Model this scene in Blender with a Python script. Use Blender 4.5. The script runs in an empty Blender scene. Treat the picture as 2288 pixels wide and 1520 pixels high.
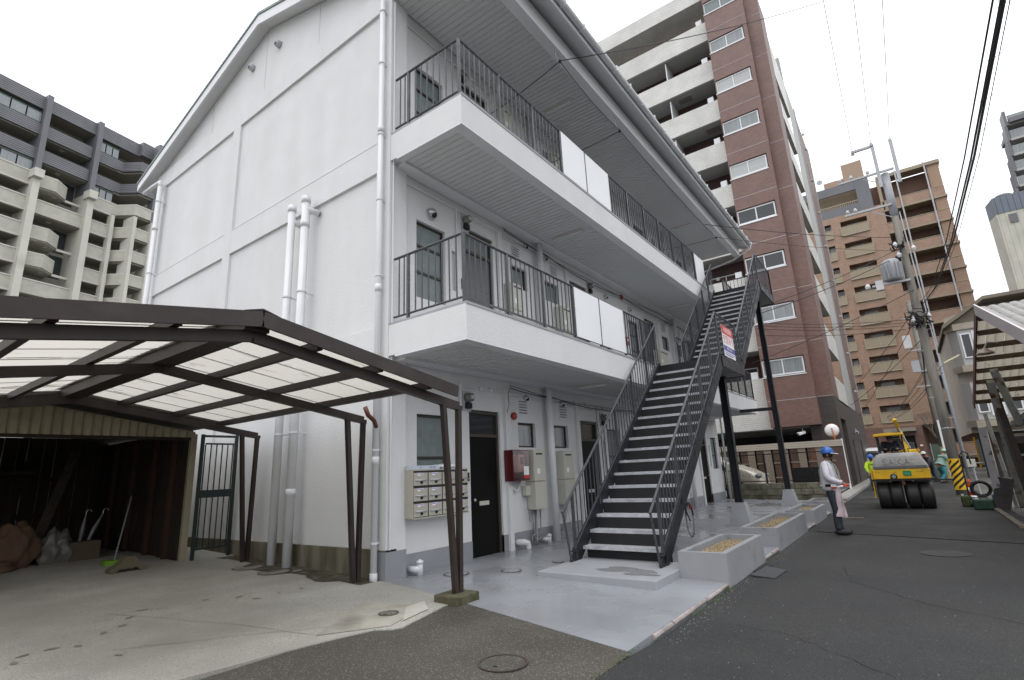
import bpy, bmesh, math, random
from mathutils import Vector, Matrix
random.seed(7)
S = bpy.context.scene
COL = S.collection
PI = math.pi
# ------------------------------------------------------------------ camera
YAW, PITCH, ROLL = 0.62711051, 0.24578947, -0.04686297
fwd = Vector((math.cos(YAW)*math.cos(PITCH), math.sin(YAW)*math.cos(PITCH), math.sin(PITCH)))
r0 = Vector((math.sin(YAW), -math.cos(YAW), 0)); u0 = r0.cross(fwd)
rt = r0*math.cos(ROLL)+u0*math.sin(ROLL); up = -r0*math.sin(ROLL)+u0*math.cos(ROLL)
cam = bpy.data.objects.new('camera', bpy.data.cameras.new('camera')); COL.objects.link(cam)
Mx = Matrix((rt, up, -fwd)).transposed().to_4x4(); Mx.translation = Vector((0, 0, 1.35)); cam.matrix_world = Mx
cam.data.sensor_width = 36; cam.data.lens = 36*1181.976/2288; cam.data.clip_end = 2000; cam.data.clip_start = .05
S.camera = cam
# ------------------------------------------------------------------ sky and sun (overcast)
SUN_EL, SUN_AZ = math.radians(66), math.radians(200)      # azimuth of the sun seen from the scene, from +X counter-clockwise
W = bpy.data.worlds.new('World'); S.world = W; W.use_nodes = True
n = W.node_tree.nodes; l = W.node_tree.links; n.clear()
out = n.new('ShaderNodeOutputWorld'); bg = n.new('ShaderNodeBackground'); sky = n.new('ShaderNodeTexSky')
sky.sky_type = 'NISHITA'; sky.sun_disc = False; sky.sun_elevation = SUN_EL; sky.sun_rotation = math.radians(90)-SUN_AZ
sky.air_density = 1.0; sky.dust_density = 6.0; sky.ozone_density = 1.0
mixc = n.new('ShaderNodeMix'); mixc.data_type = 'RGBA'; mixc.inputs[0].default_value = .93
tcw = n.new('ShaderNodeTexCoord'); spw = n.new('ShaderNodeSeparateXYZ'); mrw = n.new('ShaderNodeMapRange'); cmw = n.new('ShaderNodeVectorMath')
l.new(tcw.outputs['Generated'], spw.inputs[0]); l.new(spw.outputs[2], mrw.inputs[0])      # closed cloud layer, brighter towards the zenith as an overcast sky is
mrw.inputs[1].default_value = 0; mrw.inputs[2].default_value = 1; mrw.inputs[3].default_value = 1.0; mrw.inputs[4].default_value = 2.3
cmw.operation = 'SCALE'; cmw.inputs[0].default_value = (10.7, 10.95, 11.35); l.new(mrw.outputs[0], cmw.inputs['Scale']); l.new(cmw.outputs[0], mixc.inputs[7])
l.new(sky.outputs[0], mixc.inputs[6]); l.new(mixc.outputs[2], bg.inputs[0]); bg.inputs[1].default_value = .12
l.new(bg.outputs[0], out.inputs[0])
sd = bpy.data.lights.new('sun', 'SUN'); sd.energy = .9; sd.angle = math.radians(35); sd.color = (1, .97, .93)
so = bpy.data.objects.new('sun', sd); COL.objects.link(so)
so.rotation_euler = Vector((math.cos(SUN_AZ)*math.cos(SUN_EL), math.sin(SUN_AZ)*math.cos(SUN_EL), math.sin(SUN_EL))).to_track_quat('Z', 'Y').to_euler()
S.view_settings.view_transform = 'Standard'; S.view_settings.look = 'None'; S.view_settings.exposure = -.30; S.view_settings.gamma = 1
S.render.engine = 'CYCLES'
# ------------------------------------------------------------------ materials
MT = {}
def M(name, col, rough=.6, var=.1, scale=2.0, bump=0, bscale=60, metal=0, spec=.4, col2=None, c2scale=1.5, c2lo=.5, c2hi=.7, alpha=None, detail=4, stretch=None):
    if name in MT: return MT[name]
    m = bpy.data.materials.new(name); m.use_nodes = True; nt = m.node_tree; N = nt.nodes; L = nt.links
    b = N['Principled BSDF']; b.inputs['Roughness'].default_value = rough; b.inputs['Metallic'].default_value = metal
    b.inputs['Specular IOR Level'].default_value = spec
    tc = N.new('ShaderNodeTexCoord'); src = tc.outputs['Object']
    if stretch:
        mp = N.new('ShaderNodeMapping'); mp.inputs['Scale'].default_value = stretch; L.new(src, mp.inputs[0]); src = mp.outputs[0]
    no = N.new('ShaderNodeTexNoise'); no.inputs['Scale'].default_value = scale; no.inputs['Detail'].default_value = detail; L.new(src, no.inputs['Vector'])
    mx = N.new('ShaderNodeMix'); mx.data_type = 'RGBA'
    mr = N.new('ShaderNodeMapRange'); mr.inputs[1].default_value = .3; mr.inputs[2].default_value = .7; L.new(no.outputs[0], mr.inputs[0]); L.new(mr.outputs[0], mx.inputs[0])
    mx.inputs[6].default_value = (*[c*(1-var) for c in col], 1); mx.inputs[7].default_value = (*[min(1, c*(1+var)) for c in col], 1)
    o = mx.outputs[2]
    if col2:
        n2 = N.new('ShaderNodeTexNoise'); n2.inputs['Scale'].default_value = c2scale; n2.inputs['Detail'].default_value = 6; L.new(src, n2.inputs['Vector'])
        m2 = N.new('ShaderNodeMapRange'); m2.inputs[1].default_value = c2lo; m2.inputs[2].default_value = c2hi; L.new(n2.outputs[0], m2.inputs[0])
        x2 = N.new('ShaderNodeMix'); x2.data_type = 'RGBA'; L.new(m2.outputs[0], x2.inputs[0]); L.new(o, x2.inputs[6]); x2.inputs[7].default_value = (*col2, 1); o = x2.outputs[2]
    L.new(o, b.inputs['Base Color'])
    if bump:
        nb = N.new('ShaderNodeTexNoise'); nb.inputs['Scale'].default_value = bscale; nb.inputs['Detail'].default_value = 3; L.new(tc.outputs['Object'], nb.inputs['Vector'])
        bp = N.new('ShaderNodeBump'); bp.inputs['Strength'].default_value = bump; bp.inputs['Distance'].default_value = .02; L.new(nb.outputs[0], bp.inputs['Height']); L.new(bp.outputs[0], b.inputs['Normal'])
    m['_out'] = 1; MT[name] = m
    return m
def Mtile(name, c1, c2, mortar, bw=.2, bh=.07, ms=.006, rough=.45, var=.12, bump=.25):
    m = bpy.data.materials.new(name); m.use_nodes = True; nt = m.node_tree; N = nt.nodes; L = nt.links
    b = N['Principled BSDF']; b.inputs['Roughness'].default_value = rough
    tc = N.new('ShaderNodeTexCoord'); br = N.new('ShaderNodeTexBrick'); L.new(tc.outputs['UV'], br.inputs[0])
    br.inputs['Color1'].default_value = (*c1, 1); br.inputs['Color2'].default_value = (*c2, 1); br.inputs['Mortar'].default_value = (*mortar, 1)
    br.inputs['Scale'].default_value = 1; br.inputs['Brick Width'].default_value = bw; br.inputs['Row Height'].default_value = bh; br.inputs['Mortar Size'].default_value = ms
    no = N.new('ShaderNodeTexNoise'); no.inputs['Scale'].default_value = .9; no.inputs['Detail'].default_value = 5; L.new(tc.outputs['Object'], no.inputs['Vector'])
    mr = N.new('ShaderNodeMapRange'); mr.inputs[3].default_value = 1-var; mr.inputs[4].default_value = 1+var; mr.inputs[1].default_value = .3; mr.inputs[2].default_value = .7; L.new(no.outputs[0], mr.inputs[0])
    hv = N.new('ShaderNodeHueSaturation'); L.new(mr.outputs[0], hv.inputs['Value']); L.new(br.outputs[0], hv.inputs['Color']); L.new(hv.outputs[0], b.inputs['Base Color'])
    bp = N.new('ShaderNodeBump'); bp.invert = True; bp.inputs['Strength'].default_value = bump; bp.inputs['Distance'].default_value = .01; L.new(br.outputs['Fac'], bp.inputs['Height']); L.new(bp.outputs[0], b.inputs['Normal'])
    MT[name] = m; return m
def g(v): return (v, v, v)
stucco = M('white_stucco', (.66, .662, .668), .55, .03, 1.2, bump=.5, bscale=75, col2=(.60, .60, .592), c2scale=1.1, c2lo=.5, c2hi=.9, stretch=(1, 1, .22))
smoothw = M('white_smooth_paint', (.66, .67, .69), .4, .03, 1.5, bump=.05)
soffitm = M('soffit_paint', (.60, .62, .63), .4, .03, 1.0)
pvc = M('white_pipe_paint', (.64, .65, .67), .3, .03, 3)
skirt = M('grey_skirt_paint', (.25, .26, .28), .5, .08, 2.5, bump=.12, bscale=30)
mossc = M('mossy_concrete', (.17, .155, .115), .9, .2, 3, bump=.3, bscale=40, col2=(.07, .065, .035), c2scale=2.2, c2lo=.42, c2hi=.62, stretch=(1, 1, .25))
railm = M('grey_rail_paint', (.045, .048, .056), .35, .08, 4, metal=.0, spec=.5)
stairm = M('dark_stair_paint', (.019, .020, .025), .42, .15, 3, spec=.3, col2=(.035, .03, .028), c2scale=5, c2lo=.62, c2hi=.8)
treadm = M('worn_chequer_plate', (.42, .43, .46), .45, .18, 5, bump=.7, bscale=28, col2=(.27, .27, .30), c2scale=4, c2lo=.5, c2hi=.75)
curbm = M('grey_curb_paint', (.30, .31, .33), .5, .06, 3, bump=.1)
floorm = M('grey_floor_paint', (.262, .274, .295), .3, .06, .8, bump=.05, bscale=18, col2=(.205, .21, .218), c2scale=.7, c2lo=.45, c2hi=.8, spec=.5)
def vary_rough(m, lo, hi, sc):
    nt = m.node_tree; b = nt.nodes['Principled BSDF']; tc = nt.nodes.new('ShaderNodeTexCoord'); q = nt.nodes.new('ShaderNodeTexNoise'); q.inputs['Scale'].default_value = sc; q.inputs['Detail'].default_value = 6; r = nt.nodes.new('ShaderNodeMapRange')
    r.inputs[1].default_value = .38; r.inputs[2].default_value = .62; r.inputs[3].default_value = lo; r.inputs[4].default_value = hi; nt.links.new(tc.outputs['Object'], q.inputs['Vector']); nt.links.new(q.outputs[0], r.inputs[0]); nt.links.new(r.outputs[0], b.inputs['Roughness'])
vary_rough(floorm, .14, .48, 1.1); vary_rough(stairm, .3, .6, 6); vary_rough(railm, .25, .5, 9); vary_rough(stucco, .45, .75, 2)
whitep = M('white_panel', (.80, .81, .83), .35, .02, 1)
brownm = M('dark_brown_steel', (.028, .018, .015), .45, .25, 4, spec=.4, bump=.1, bscale=12, col2=(.045, .036, .028), c2scale=3, c2lo=.55, c2hi=.8)
polyc = None
glassd = M('dark_glass', (.035, .04, .042), .08, .1, 1, spec=.6)
glassf = M('frosted_glass', (.16, .19, .19), .3, .12, 9, bump=.4, bscale=70, spec=.5)
glasscurt = M('glass_with_curtain', (.24, .26, .27), .15, .2, 3, spec=.6, stretch=(6, 6, .3))
framed = M('dark_bronze_frame', (.03, .026, .022), .4, .1, 3)
framew = M('white_window_frame', (.75, .76, .78), .4, .02, 3)
doord = M('black_door', (.004, .0038, .0035), .5, .15, 3, spec=.15)
doorg = M('grey_door', (.10, .105, .115), .4, .05, 3)
cream = M('cream_metal', (.50, .49, .43), .4, .05, 3)
steel = M('steel', (.45, .45, .46), .3, .1, 6, metal=.7)
galv = M('galvanised_pipe', (.25, .26, .27), .45, .15, 8, metal=.3)
redm = M('red_enamel', (.32, .035, .035), .35, .1, 4)
darkred = M('dark_red_cabinet', (.10, .012, .014), .3, .1, 4)
black = M('black_rubber', (.012, .012, .013), .6, .2, 5)
blackc = M('black_cable', (.008, .007, .009), .55, .1, 5)
yellow = M('yellow_paint', (.72, .43, .015), .4, .12, 4, col2=(.35, .22, .03), c2scale=5, c2lo=.6, c2hi=.8)
greyl = M('light_grey_metal', (.42, .43, .45), .4, .08, 4)
# ------------------------------------------------------------------ mesh builder
class MB:
    def __init__(s): s.v = []; s.f = []
    def add(s, vs, fs):
        k = len(s.v); s.v += [Vector(p) for p in vs]; s.f += [tuple(i+k for i in f) for f in fs]; return s
    def box(s, x0, x1, y0, y1, z0, z1):
        return s.add([(x0,y0,z0),(x1,y0,z0),(x1,y1,z0),(x0,y1,z0),(x0,y0,z1),(x1,y0,z1),(x1,y1,z1),(x0,y1,z1)],
                     [(0,3,2,1),(4,5,6,7),(0,1,5,4),(1,2,6,5),(2,3,7,6),(3,0,4,7)])
    def cbox(s, c, d, R=None):
        c = Vector(c); a, b, h = d[0]/2, d[1]/2, d[2]/2
        P = [Vector(p) for p in ((-a,-b,-h),(a,-b,-h),(a,b,-h),(-a,b,-h),(-a,-b,h),(a,-b,h),(a,b,h),(-a,b,h))]
        if R is not None: P = [R @ p for p in P]
        return s.add([c+p for p in P], [(0,3,2,1),(4,5,6,7),(0,1,5,4),(1,2,6,5),(2,3,7,6),(3,0,4,7)])
    def beam(s, p, q, w, h, upv=(0, 0, 1)):
        p = Vector(p); q = Vector(q); d = (q-p); L = d.length; d.normalize(); upv = Vector(upv)
        sd_ = d.cross(upv).normalized(); u = sd_.cross(d).normalized()
        R = Matrix((d, -sd_, u)).transposed()
        return s.cbox((p+q)/2, (L, w, h), R)
    def tube(s, pts, r, n=8, cap=True):
        pts = [Vector(p) for p in pts]; rs = r if isinstance(r, (list, tuple)) else [r]*len(pts)
        k = len(s.v); ref = None
        for i, p in enumerate(pts):
            if i == 0: d = pts[1]-p
            elif i == len(pts)-1: d = p-pts[i-1]
            else: d = (pts[i+1]-p).normalized()+(p-pts[i-1]).normalized()
            d.normalize()
            if ref is None:
                ref = Vector((0, 0, 1)) if abs(d.z) < .9 else Vector((1, 0, 0))
            a = d.cross(ref).normalized(); b = a.cross(d).normalized(); ref = b
            for j in range(n):
                t = 2*PI*j/n; s.v.append(p+(a*math.cos(t)+b*math.sin(t))*rs[i])
        for i in range(len(pts)-1):
            for j in range(n):
                a0 = k+i*n+j; a1 = k+i*n+(j+1) % n; s.f.append((a0, a1, a1+n, a0+n))
        if cap: s.f.append(tuple(k+j for j in range(n))[::-1]); s.f.append(tuple(k+(len(pts)-1)*n+j for j in range(n)))
        return s
    def prism(s, poly, ext):
        n_ = len(poly); e = Vector(ext); P = [Vector(p) for p in poly]
        return s.add(P+[p+e for p in P], [tuple(range(n_))[::-1], tuple(range(n_, 2*n_))]+[(i, (i+1) % n_, (i+1) % n_+n_, i+n_) for i in range(n_)])
    def lathe(s, c, prof, n=20, axis='z'):
        k = len(s.v); c = Vector(c)
        for (r, h) in prof:
            for j in range(n):
                t = 2*PI*j/n; p = (r*math.cos(t), r*math.sin(t), h)
                if axis == 'x': p = (p[2], p[0], p[1])
                if axis == 'y': p = (p[0], p[2], p[1])
                s.v.append(c+Vector(p))
        for i in range(len(prof)-1):
            for j in range(n):
                a0 = k+i*n+j; a1 = k+i*n+(j+1) % n; s.f.append((a0, a1, a1+n, a0+n))
        s.f.append(tuple(k+j for j in range(n))[::-1]); s.f.append(tuple(k+(len(prof)-1)*n+j for j in range(n)))
        return s
    def wall(s, ax, c, sg, a0, a1, z0, z1, holes=(), depth=.15):
        """wall face on plane ax=c, outward sign sg; holes (u0,u1,z0,z1) cut with reveals going inward"""
        us = sorted({a0, a1, *[min(max(h[i], a0), a1) for h in holes for i in (0, 1)]})
        zs = sorted({z0, z1, *[min(max(h[i], z0), z1) for h in holes for i in (2, 3)]})
        def P(u, z, d=0): return (c-sg*d, u, z) if ax == 'x' else (u, c-sg*d, z)
        def inh(u, z): return any(h[0] < u < h[1] and h[2] < z < h[3] for h in holes)
        for i in range(len(us)-1):
            for j in range(len(zs)-1):
                if not inh((us[i]+us[i+1])/2, (zs[j]+zs[j+1])/2):
                    q = [P(us[i], zs[j]), P(us[i+1], zs[j]), P(us[i+1], zs[j+1]), P(us[i], zs[j+1])]
                    if (ax == 'x') != (sg > 0): q = q[::-1]
                    s.add(q, [(0, 1, 2, 3)])
        for (u0_, u1_, y0_, y1_) in [h[:4] for h in holes]:
            for A, B in (((u0_, y0_), (u1_, y0_)), ((u1_, y0_), (u1_, y1_)), ((u1_, y1_), (u0_, y1_)), ((u0_, y1_), (u0_, y0_))):
                s.add([P(*A), P(*B), P(*B, depth), P(*A, depth)], [(0, 1, 2, 3)])
        return s
    def mesh(s, name, mat, off=Vector((0, 0, 0)), smooth=False):
        me = bpy.data.meshes.new(name); me.from_pydata([tuple(v-off) for v in s.v], [], s.f); me.update()
        uv = me.uv_layers.new(name='UVMap').data
        for p in me.polygons:
            nn = p.normal; ax = max(range(3), key=lambda i: abs(nn[i]))
            for li in p.loop_indices:
                v = s.v[me.loops[li].vertex_index]
                uv[li].uv = (v.y, v.z) if ax == 0 else (v.x, v.z) if ax == 1 else (v.x, v.y)
            if smooth: p.use_smooth = True
        if mat: me.materials.append(mat)
        return me
WL = {}
def thing(name, label, cat, loc, group=None, kind=None):
    o = bpy.data.objects.new(name, None); COL.objects.link(o); o.location = loc; o.empty_display_size = .2
    o['label'] = label; o['category'] = cat
    if group: o['group'] = group
    if kind: o['kind'] = kind
    WL[o.name] = Vector(loc); return o
def part(name, mb, mat, parent, label=None, kind=None, smooth=False, bevel=0):
    L = WL[parent.name]; me = mb.mesh(name, mat, L, smooth) if isinstance(mb, MB) else mb
    o = bpy.data.objects.new(name, me); COL.objects.link(o); o.parent = parent; WL[o.name] = L.copy()
    if label: o['label'] = label
    if kind: o['kind'] = kind
    if bevel:
        b = o.modifiers.new('bevel', 'BEVEL'); b.width = bevel; b.segments = 2; b.limit_method = 'ANGLE'
    return o
def inst(name, me, parent, loc, rotz=0, kind=None):
    """a part sharing mesh data; loc in world coordinates, mesh local to its own origin"""
    o = bpy.data.objects.new(name, me); COL.objects.link(o); o.parent = parent; o.location = Vector(loc)-WL[parent.name]; o.rotation_euler = (0, 0, rotz)
    WL[o.name] = Vector(loc)
    if kind: o['kind'] = kind
    return o
def single(name, mb, mat, label, cat, base, group=None, smooth=False, bevel=0, kind=None):
    base = Vector(base); o = bpy.data.objects.new(name, mb.mesh(name, mat, base, smooth)); COL.objects.link(o); o.location = base; WL[o.name] = base
    if label: o['label'] = label
    if cat: o['category'] = cat
    if group: o['group'] = group
    if kind: o['kind'] = kind
    if bevel:
        b = o.modifiers.new('bevel', 'BEVEL'); b.width = bevel; b.segments = 2; b.limit_method = 'ANGLE'
    return o
def struct(name, mb, mat, smooth=False):
    o = bpy.data.objects.new(name, mb.mesh(name, mat, Vector((0, 0, 0)), smooth)); COL.objects.link(o); o['kind'] = 'structure'; WL[o.name] = Vector((0, 0, 0)); return o
def dup(root, delta, label=None, group=None, rotz=None):
    """copy of a thing with its parts and their sub-parts, moved by delta"""
    def cp(o, par):
        c = o.copy(); COL.objects.link(c); c.parent = par; WL[c.name] = WL[o.name]+Vector(delta)
        for ch in KIDS.get(o.name, []): cp(ch, c)
        return c
    KIDS = {}
    for o in COL.objects:
        if o.parent: KIDS.setdefault(o.parent.name, []).append(o)
    c = cp(root, None); c.location = root.location+Vector(delta)
    if label: c['label'] = label
    if group: c['group'] = group
    if rotz is not None: c.rotation_euler = (0, 0, rotz)
    return c
# ------------------------------------------------------------------ ground heights
def hL(y):      # yard slopes gently down to the street, rises a little to the back
    return -.025*(6-y) if y < 6 else .035*(y-6) if y < 12 else .21
def hS(x, y):   # street
    t = max(0, min(1, (5.0-x)/.9)); s_ = max(0, min(1, (y+1.5)/3.6))
    return -.15+(hL(2.1)+.15)*t*s_*s_ if y <= 2.1 else -.15
def grid(mb, xs, ys, hf, flip=False):
    k = len(mb.v)
    for y in ys:
        for x in xs: mb.v.append(Vector((x, y, hf(x, y))))
    nx = len(xs)
    for j in range(len(ys)-1):
        for i in range(nx-1): a = k+j*nx+i; mb.f.append((a, a+1, a+1+nx, a+nx))
def lin(a, b, n_): return [a+(b-a)*i/n_ for i in range(n_+1)]
def Masphalt(name, c, agg, aggc, aggdens, rough=.75, patch=None):
    m = bpy.data.materials.new(name); m.use_nodes = True; nt = m.node_tree; N = nt.nodes; L = nt.links
    b = N['Principled BSDF']; b.inputs['Roughness'].default_value = rough; b.inputs['Specular IOR Level'].default_value = .35
    tc = N.new('ShaderNodeTexCoord'); O = tc.outputs['Object']
    def noise(s, d=4):
        q = N.new('ShaderNodeTexNoise'); q.inputs['Scale'].default_value = s; q.inputs['Detail'].default_value = d; L.new(O, q.inputs['Vector']); return q.outputs[0]
    def rng(o, a, b_, c_=0, d=1):
        q = N.new('ShaderNodeMapRange'); L.new(o, q.inputs[0]); q.inputs[1].default_value = a; q.inputs[2].default_value = b_; q.inputs[3].default_value = c_; q.inputs[4].default_value = d; return q.outputs[0]
    def mix(f, A, B):
        q = N.new('ShaderNodeMix'); q.data_type = 'RGBA'; L.new(f, q.inputs[0])
        for i, C in ((6, A), (7, B)):
            if isinstance(C, tuple): q.inputs[i].default_value = (*C, 1)
            else: L.new(C, q.inputs[i])
        return q.outputs[2]
    base = mix(rng(noise(.9, 6), .35, .65), tuple(x*.82 for x in c), tuple(x*1.18 for x in c))
    if patch: base = mix(rng(noise(patch[1], 5), patch[2], patch[3]), base, patch[0])
    base = mix(rng(noise(90, 2), .4, .7), base, tuple(x*.55 for x in c))
    vo = N.new('ShaderNodeTexVoronoi'); vo.inputs['Scale'].default_value = agg; L.new(O, vo.inputs['Vector'])
    sp = N.new('ShaderNodeSeparateColor'); L.new(vo.outputs['Color'], sp.inputs[0])
    mul = N.new('ShaderNodeMath'); mul.operation = 'MULTIPLY'; L.new(rng(sp.outputs[0], 1-aggdens, 1-aggdens+.02), mul.inputs[0]); L.new(rng(vo.outputs['Distance'], .45, .3), mul.inputs[1])
    base = mix(mul.outputs[0], base, aggc)
    L.new(base, b.inputs['Base Color'])
    bp = N.new('ShaderNodeBump'); bp.inputs['Strength'].default_value = .5; bp.inputs['Distance'].default_value = .006; L.new(noise(120, 2), bp.inputs['Height']); L.new(bp.outputs[0], b.inputs['Normal'])
    MT[name] = m; return m
asph = Masphalt('worn_asphalt', (.031, .0312, .032), 110, (.12, .12, .12), .06, patch=((.043, .042, .040), .55, .45, .7))
asphn = Masphalt('fresh_asphalt', (.015, .0152, .016), 45, (.055, .053, .05), .10, rough=.65, patch=((.040, .038, .036), 1.1, .45, .62))
asphb = Masphalt('old_brown_asphalt', (.082, .075, .064), 85, (.22, .20, .17), .22, rough=.85, patch=((.05, .045, .038), .8, .5, .7))
concr = Masphalt('stained_concrete', (.42, .405, .365), 40, (.16, .15, .13), .02, rough=.8, patch=((.27, .25, .205), .55, .42, .7))
# ------------------------------------------------------------------ ground surfaces
mb = MB(); grid(mb, [-400, -60, -20, 0, 20, 60, 120, 400], [-400, -60, -20, 0, 20, 60, 120, 400], lambda x, y: -.19 if x < 70 else -.5)
struct('ground', mb, M('earth', (.09, .085, .075), .9, .25, .3, bump=.3, bscale=8))
mb = MB(); grid(mb, [-20, -6, 0]+lin(1, 6, 20)+lin(7, 13.6, 6), [-3.6, -2.5, -1.5]+lin(-1, 2.1, 12), lambda x, y: hS(x, y))
street = struct('street', mb, asph)
mb = MB()
grid(mb, [12.3, 16, 25, 40, 56], [-1.75, -1, 0, 1, 2.12], lambda x, y: -.146)
for v in mb.v:
    if v.x < 12.4: v.x = 12.67+.328*v.y
struct('fresh_road_surface', mb, asphn)
mb = MB(); grid(mb, [56, 60, 68], [-60, -20, 0, 20, 60], lambda x, y: -.144)
struct('cross_street', mb, asph)
# worn joint line between old and fresh asphalt
mb = MB(); mb.beam((13.30, 1.92, -.144), (12.10, -1.74, -.144), .035, .010); struct('asphalt_joint', mb, black)
# asphalt apron in front of the carport
def xW(y):   # west edge of the painted floor
    return 4.34+(y-2.12)*(4.85-4.34)/(4.4-2.12) if y < 4.4 else 4.85+(y-4.4)*(5.12-4.85)/1.6
mb = MB()
ys = lin(2.1, 4.56, 10); cols = [-12, -4, 0, 1, 2, 3, 3.8]
k = 0
for y in ys:
    for x in cols+[xW(y)+.02]: mb.v.append(Vector((x, y, hL(y)+.001)))
nx = len(cols)+1
for j in range(len(ys)-1):
    for i in range(nx-1): a = j*nx+i; mb.f.append((a, a+1, a+1+nx, a+nx))
struct('asphalt_apron', mb, asphb)
# concrete yard with a broken front edge
mb = MB()
edge = [(-12, 4.62), (0, 4.64), (1, 4.66), (2.05, 4.66), (2.45, 4.6), (2.85, 4.56), (3.2, 4.50), (3.45, 4.44), (3.62, 4.40), (3.72, 4.26), (3.82, 4.22), (4.0, 4.27), (4.25, 4.33), (4.45, 4.38), (4.6, 4.42), (4.84, 4.42)]
rows = [0, .08, .2, .35, .5, .7, .85, 1]
back = 6.0
for t in rows:
    for (x, y) in edge:
        yy = y+(back-y)*t; xx = x if x < 4.8 else xW(yy); mb.v.append(Vector((xx, yy, hL(yy)+.012)))
nx = len(edge)
for j in range(len(rows)-1):
    for i in range(nx-1): a = j*nx+i; mb.f.append((a, a+1, a+1+nx, a+nx))
mb2 = MB(); grid(mb2, [-12, 0, 2, 4, 5.14], lin(6.0, 12, 6)+[17, 24], lambda x, y: hL(y)+.012)
mb.add(mb2.v, mb2.f)
for i in range(nx-1):  # front lip
    (xa, ya), (xb, yb) = edge[i], edge[i+1]
    mb.add([(xa, ya, hL(ya)-.03), (xb, yb, hL(yb)-.03), (xb, yb, hL(yb)+.012), (xa, ya, hL(ya)+.012)], [(0, 1, 2, 3)])
struct('concrete_yard', mb, concr)
mb = MB(); mb.add([(3.2, 4.7, 0), (3.78, 4.34, 0), (4.55, 4.62, 0), (4.25, 5.35, 0)], [(0, 1, 2, 3)])
for v in mb.v: v.z = hL(v.y)+.017
dm = MB(); rd = random.Random(6); ys_ = lin(6.1, 10.0, 26); xs_ = [5.0-(.16+.22*abs(math.sin(y*1.7))+rd.uniform(0, .09))*(1 if 6.6 < y < 8.9 else .5) for y in ys_]
for y, x in zip(ys_, xs_): dm.v += [Vector((5.13, y, hL(y)+.016)), Vector((x, y, hL(y)+.016))]
dm.f = [(2*i, 2*i+1, 2*i+3, 2*i+2) for i in range(26)]
struct('damp_moss', dm, M('damp_moss', (.055, .05, .03), .9, .4, 5, bump=.6, bscale=40, col2=(.11, .10, .07), c2scale=6, c2lo=.5, c2hi=.65))
struct('pale_concrete_patch', mb, M('pale_concrete', (.37, .35, .30), .8, .12, 3, bump=.2, bscale=30, col2=(.22, .205, .17), c2scale=2, c2lo=.5, c2hi=.7))
mb = MB(); mb.add([(3.95, 4.36, 0), (4.4, 4.46, 0), (4.62, 4.75, 0), (4.32, 4.72, 0)], [(0, 1, 2, 3)])
for v in mb.v: v.z = hL(v.y)+.020
struct('white_concrete_patch', mb, M('lime_concrete', (.47, .45, .40), .8, .1, 5))
SPOTS = [(1.422, 6.23), (1.516, 6.398), (1.706, 6.409), (1.87, 6.307), (2.139, 6.571), (2.327, 6.697), (2.484, 6.97), (2.691, 7.205), (3.295, 7.071), (3.59, 6.857), (3.66, 6.596), (3.974, 6.639), (4.265, 6.605), (1.987, 5.701)]
sp_ = MB(); rs_ = random.Random(12)
for (x, y) in SPOTS:
    a0 = rs_.uniform(0, 3); w = rs_.uniform(.035, .06); h_ = w*.5
    k = len(sp_.v)
    for i in range(12):
        a = 2*PI*i/12; r_ = 1+rs_.uniform(-.2, .2); u, v = w*r_*math.cos(a), h_*r_*math.sin(a); X_, Y_ = x+u*math.cos(a0)-v*math.sin(a0), y+u*math.sin(a0)+v*math.cos(a0)
        sp_.v.append(Vector((X_, Y_, hL(Y_)+.0165)))
    sp_.f.append(tuple(range(k, k+12)))
struct('footprint_stains', sp_, M('footprint_stain', (.20, .19, .165), .6, .15, 9))  # flat dark footprint stains crossing the yard concrete
cr_ = MB(); rc_ = random.Random(4)
def crack(pts, w, hf, dz):
    P = []
    for a, b in zip(pts, pts[1:]):
        for i in range(9): t_ = i/9; P.append((a[0]+(b[0]-a[0])*t_+rc_.gauss(0, .012), a[1]+(b[1]-a[1])*t_+rc_.gauss(0, .012)))
    P.append(pts[-1]); k = len(cr_.v)
    for i, (x, y) in enumerate(P):
        q = P[min(i+1, len(P)-1)]; q0 = P[max(i-1, 0)]; dx, dy = q[0]-q0[0], q[1]-q0[1]; L_ = math.hypot(dx, dy) or 1; ww = w*rc_.uniform(.4, 1.2)
        cr_.v += [Vector((x-dy/L_*ww, y+dx/L_*ww, hf(x, y)+dz)), Vector((x+dy/L_*ww, y-dx/L_*ww, hf(x, y)+dz))]
    for i in range(len(P)-1): cr_.f.append((k+2*i, k+2*i+1, k+2*i+3, k+2*i+2))
crack([(2.0, 5.9), (3.0, 5.2), (3.55, 4.75)], .004, lambda x, y: hL(y), .0165); crack([(1.3, 7.6), (3.2, 7.0), (5.0, 6.7)], .003, lambda x, y: hL(y), .0165); crack([(3.2, 4.72), (3.0, 5.7), (2.4, 7.4)], .003, lambda x, y: hL(y), .0165)
struct('concrete_cracks', cr_, M('crack_dirt', (.22, .20, .17), .9)); cr_ = MB()
crack([(6.3, -1.2), (7.2, .1), (8.2, .9), (9.4, 1.1)], .004, hS, .003); crack([(9.2, -1.4), (10.4, -.9), (11.5, -.7)], .003, hS, .003); crack([(4.9, .4), (5.6, 1.2), (5.7, 1.9)], .003, hS, .003)
struct('asphalt_cracks', cr_, M('asphalt_crack', (.010, .010, .010), .9))
gr_ = MB(); rg_ = random.Random(22)
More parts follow.
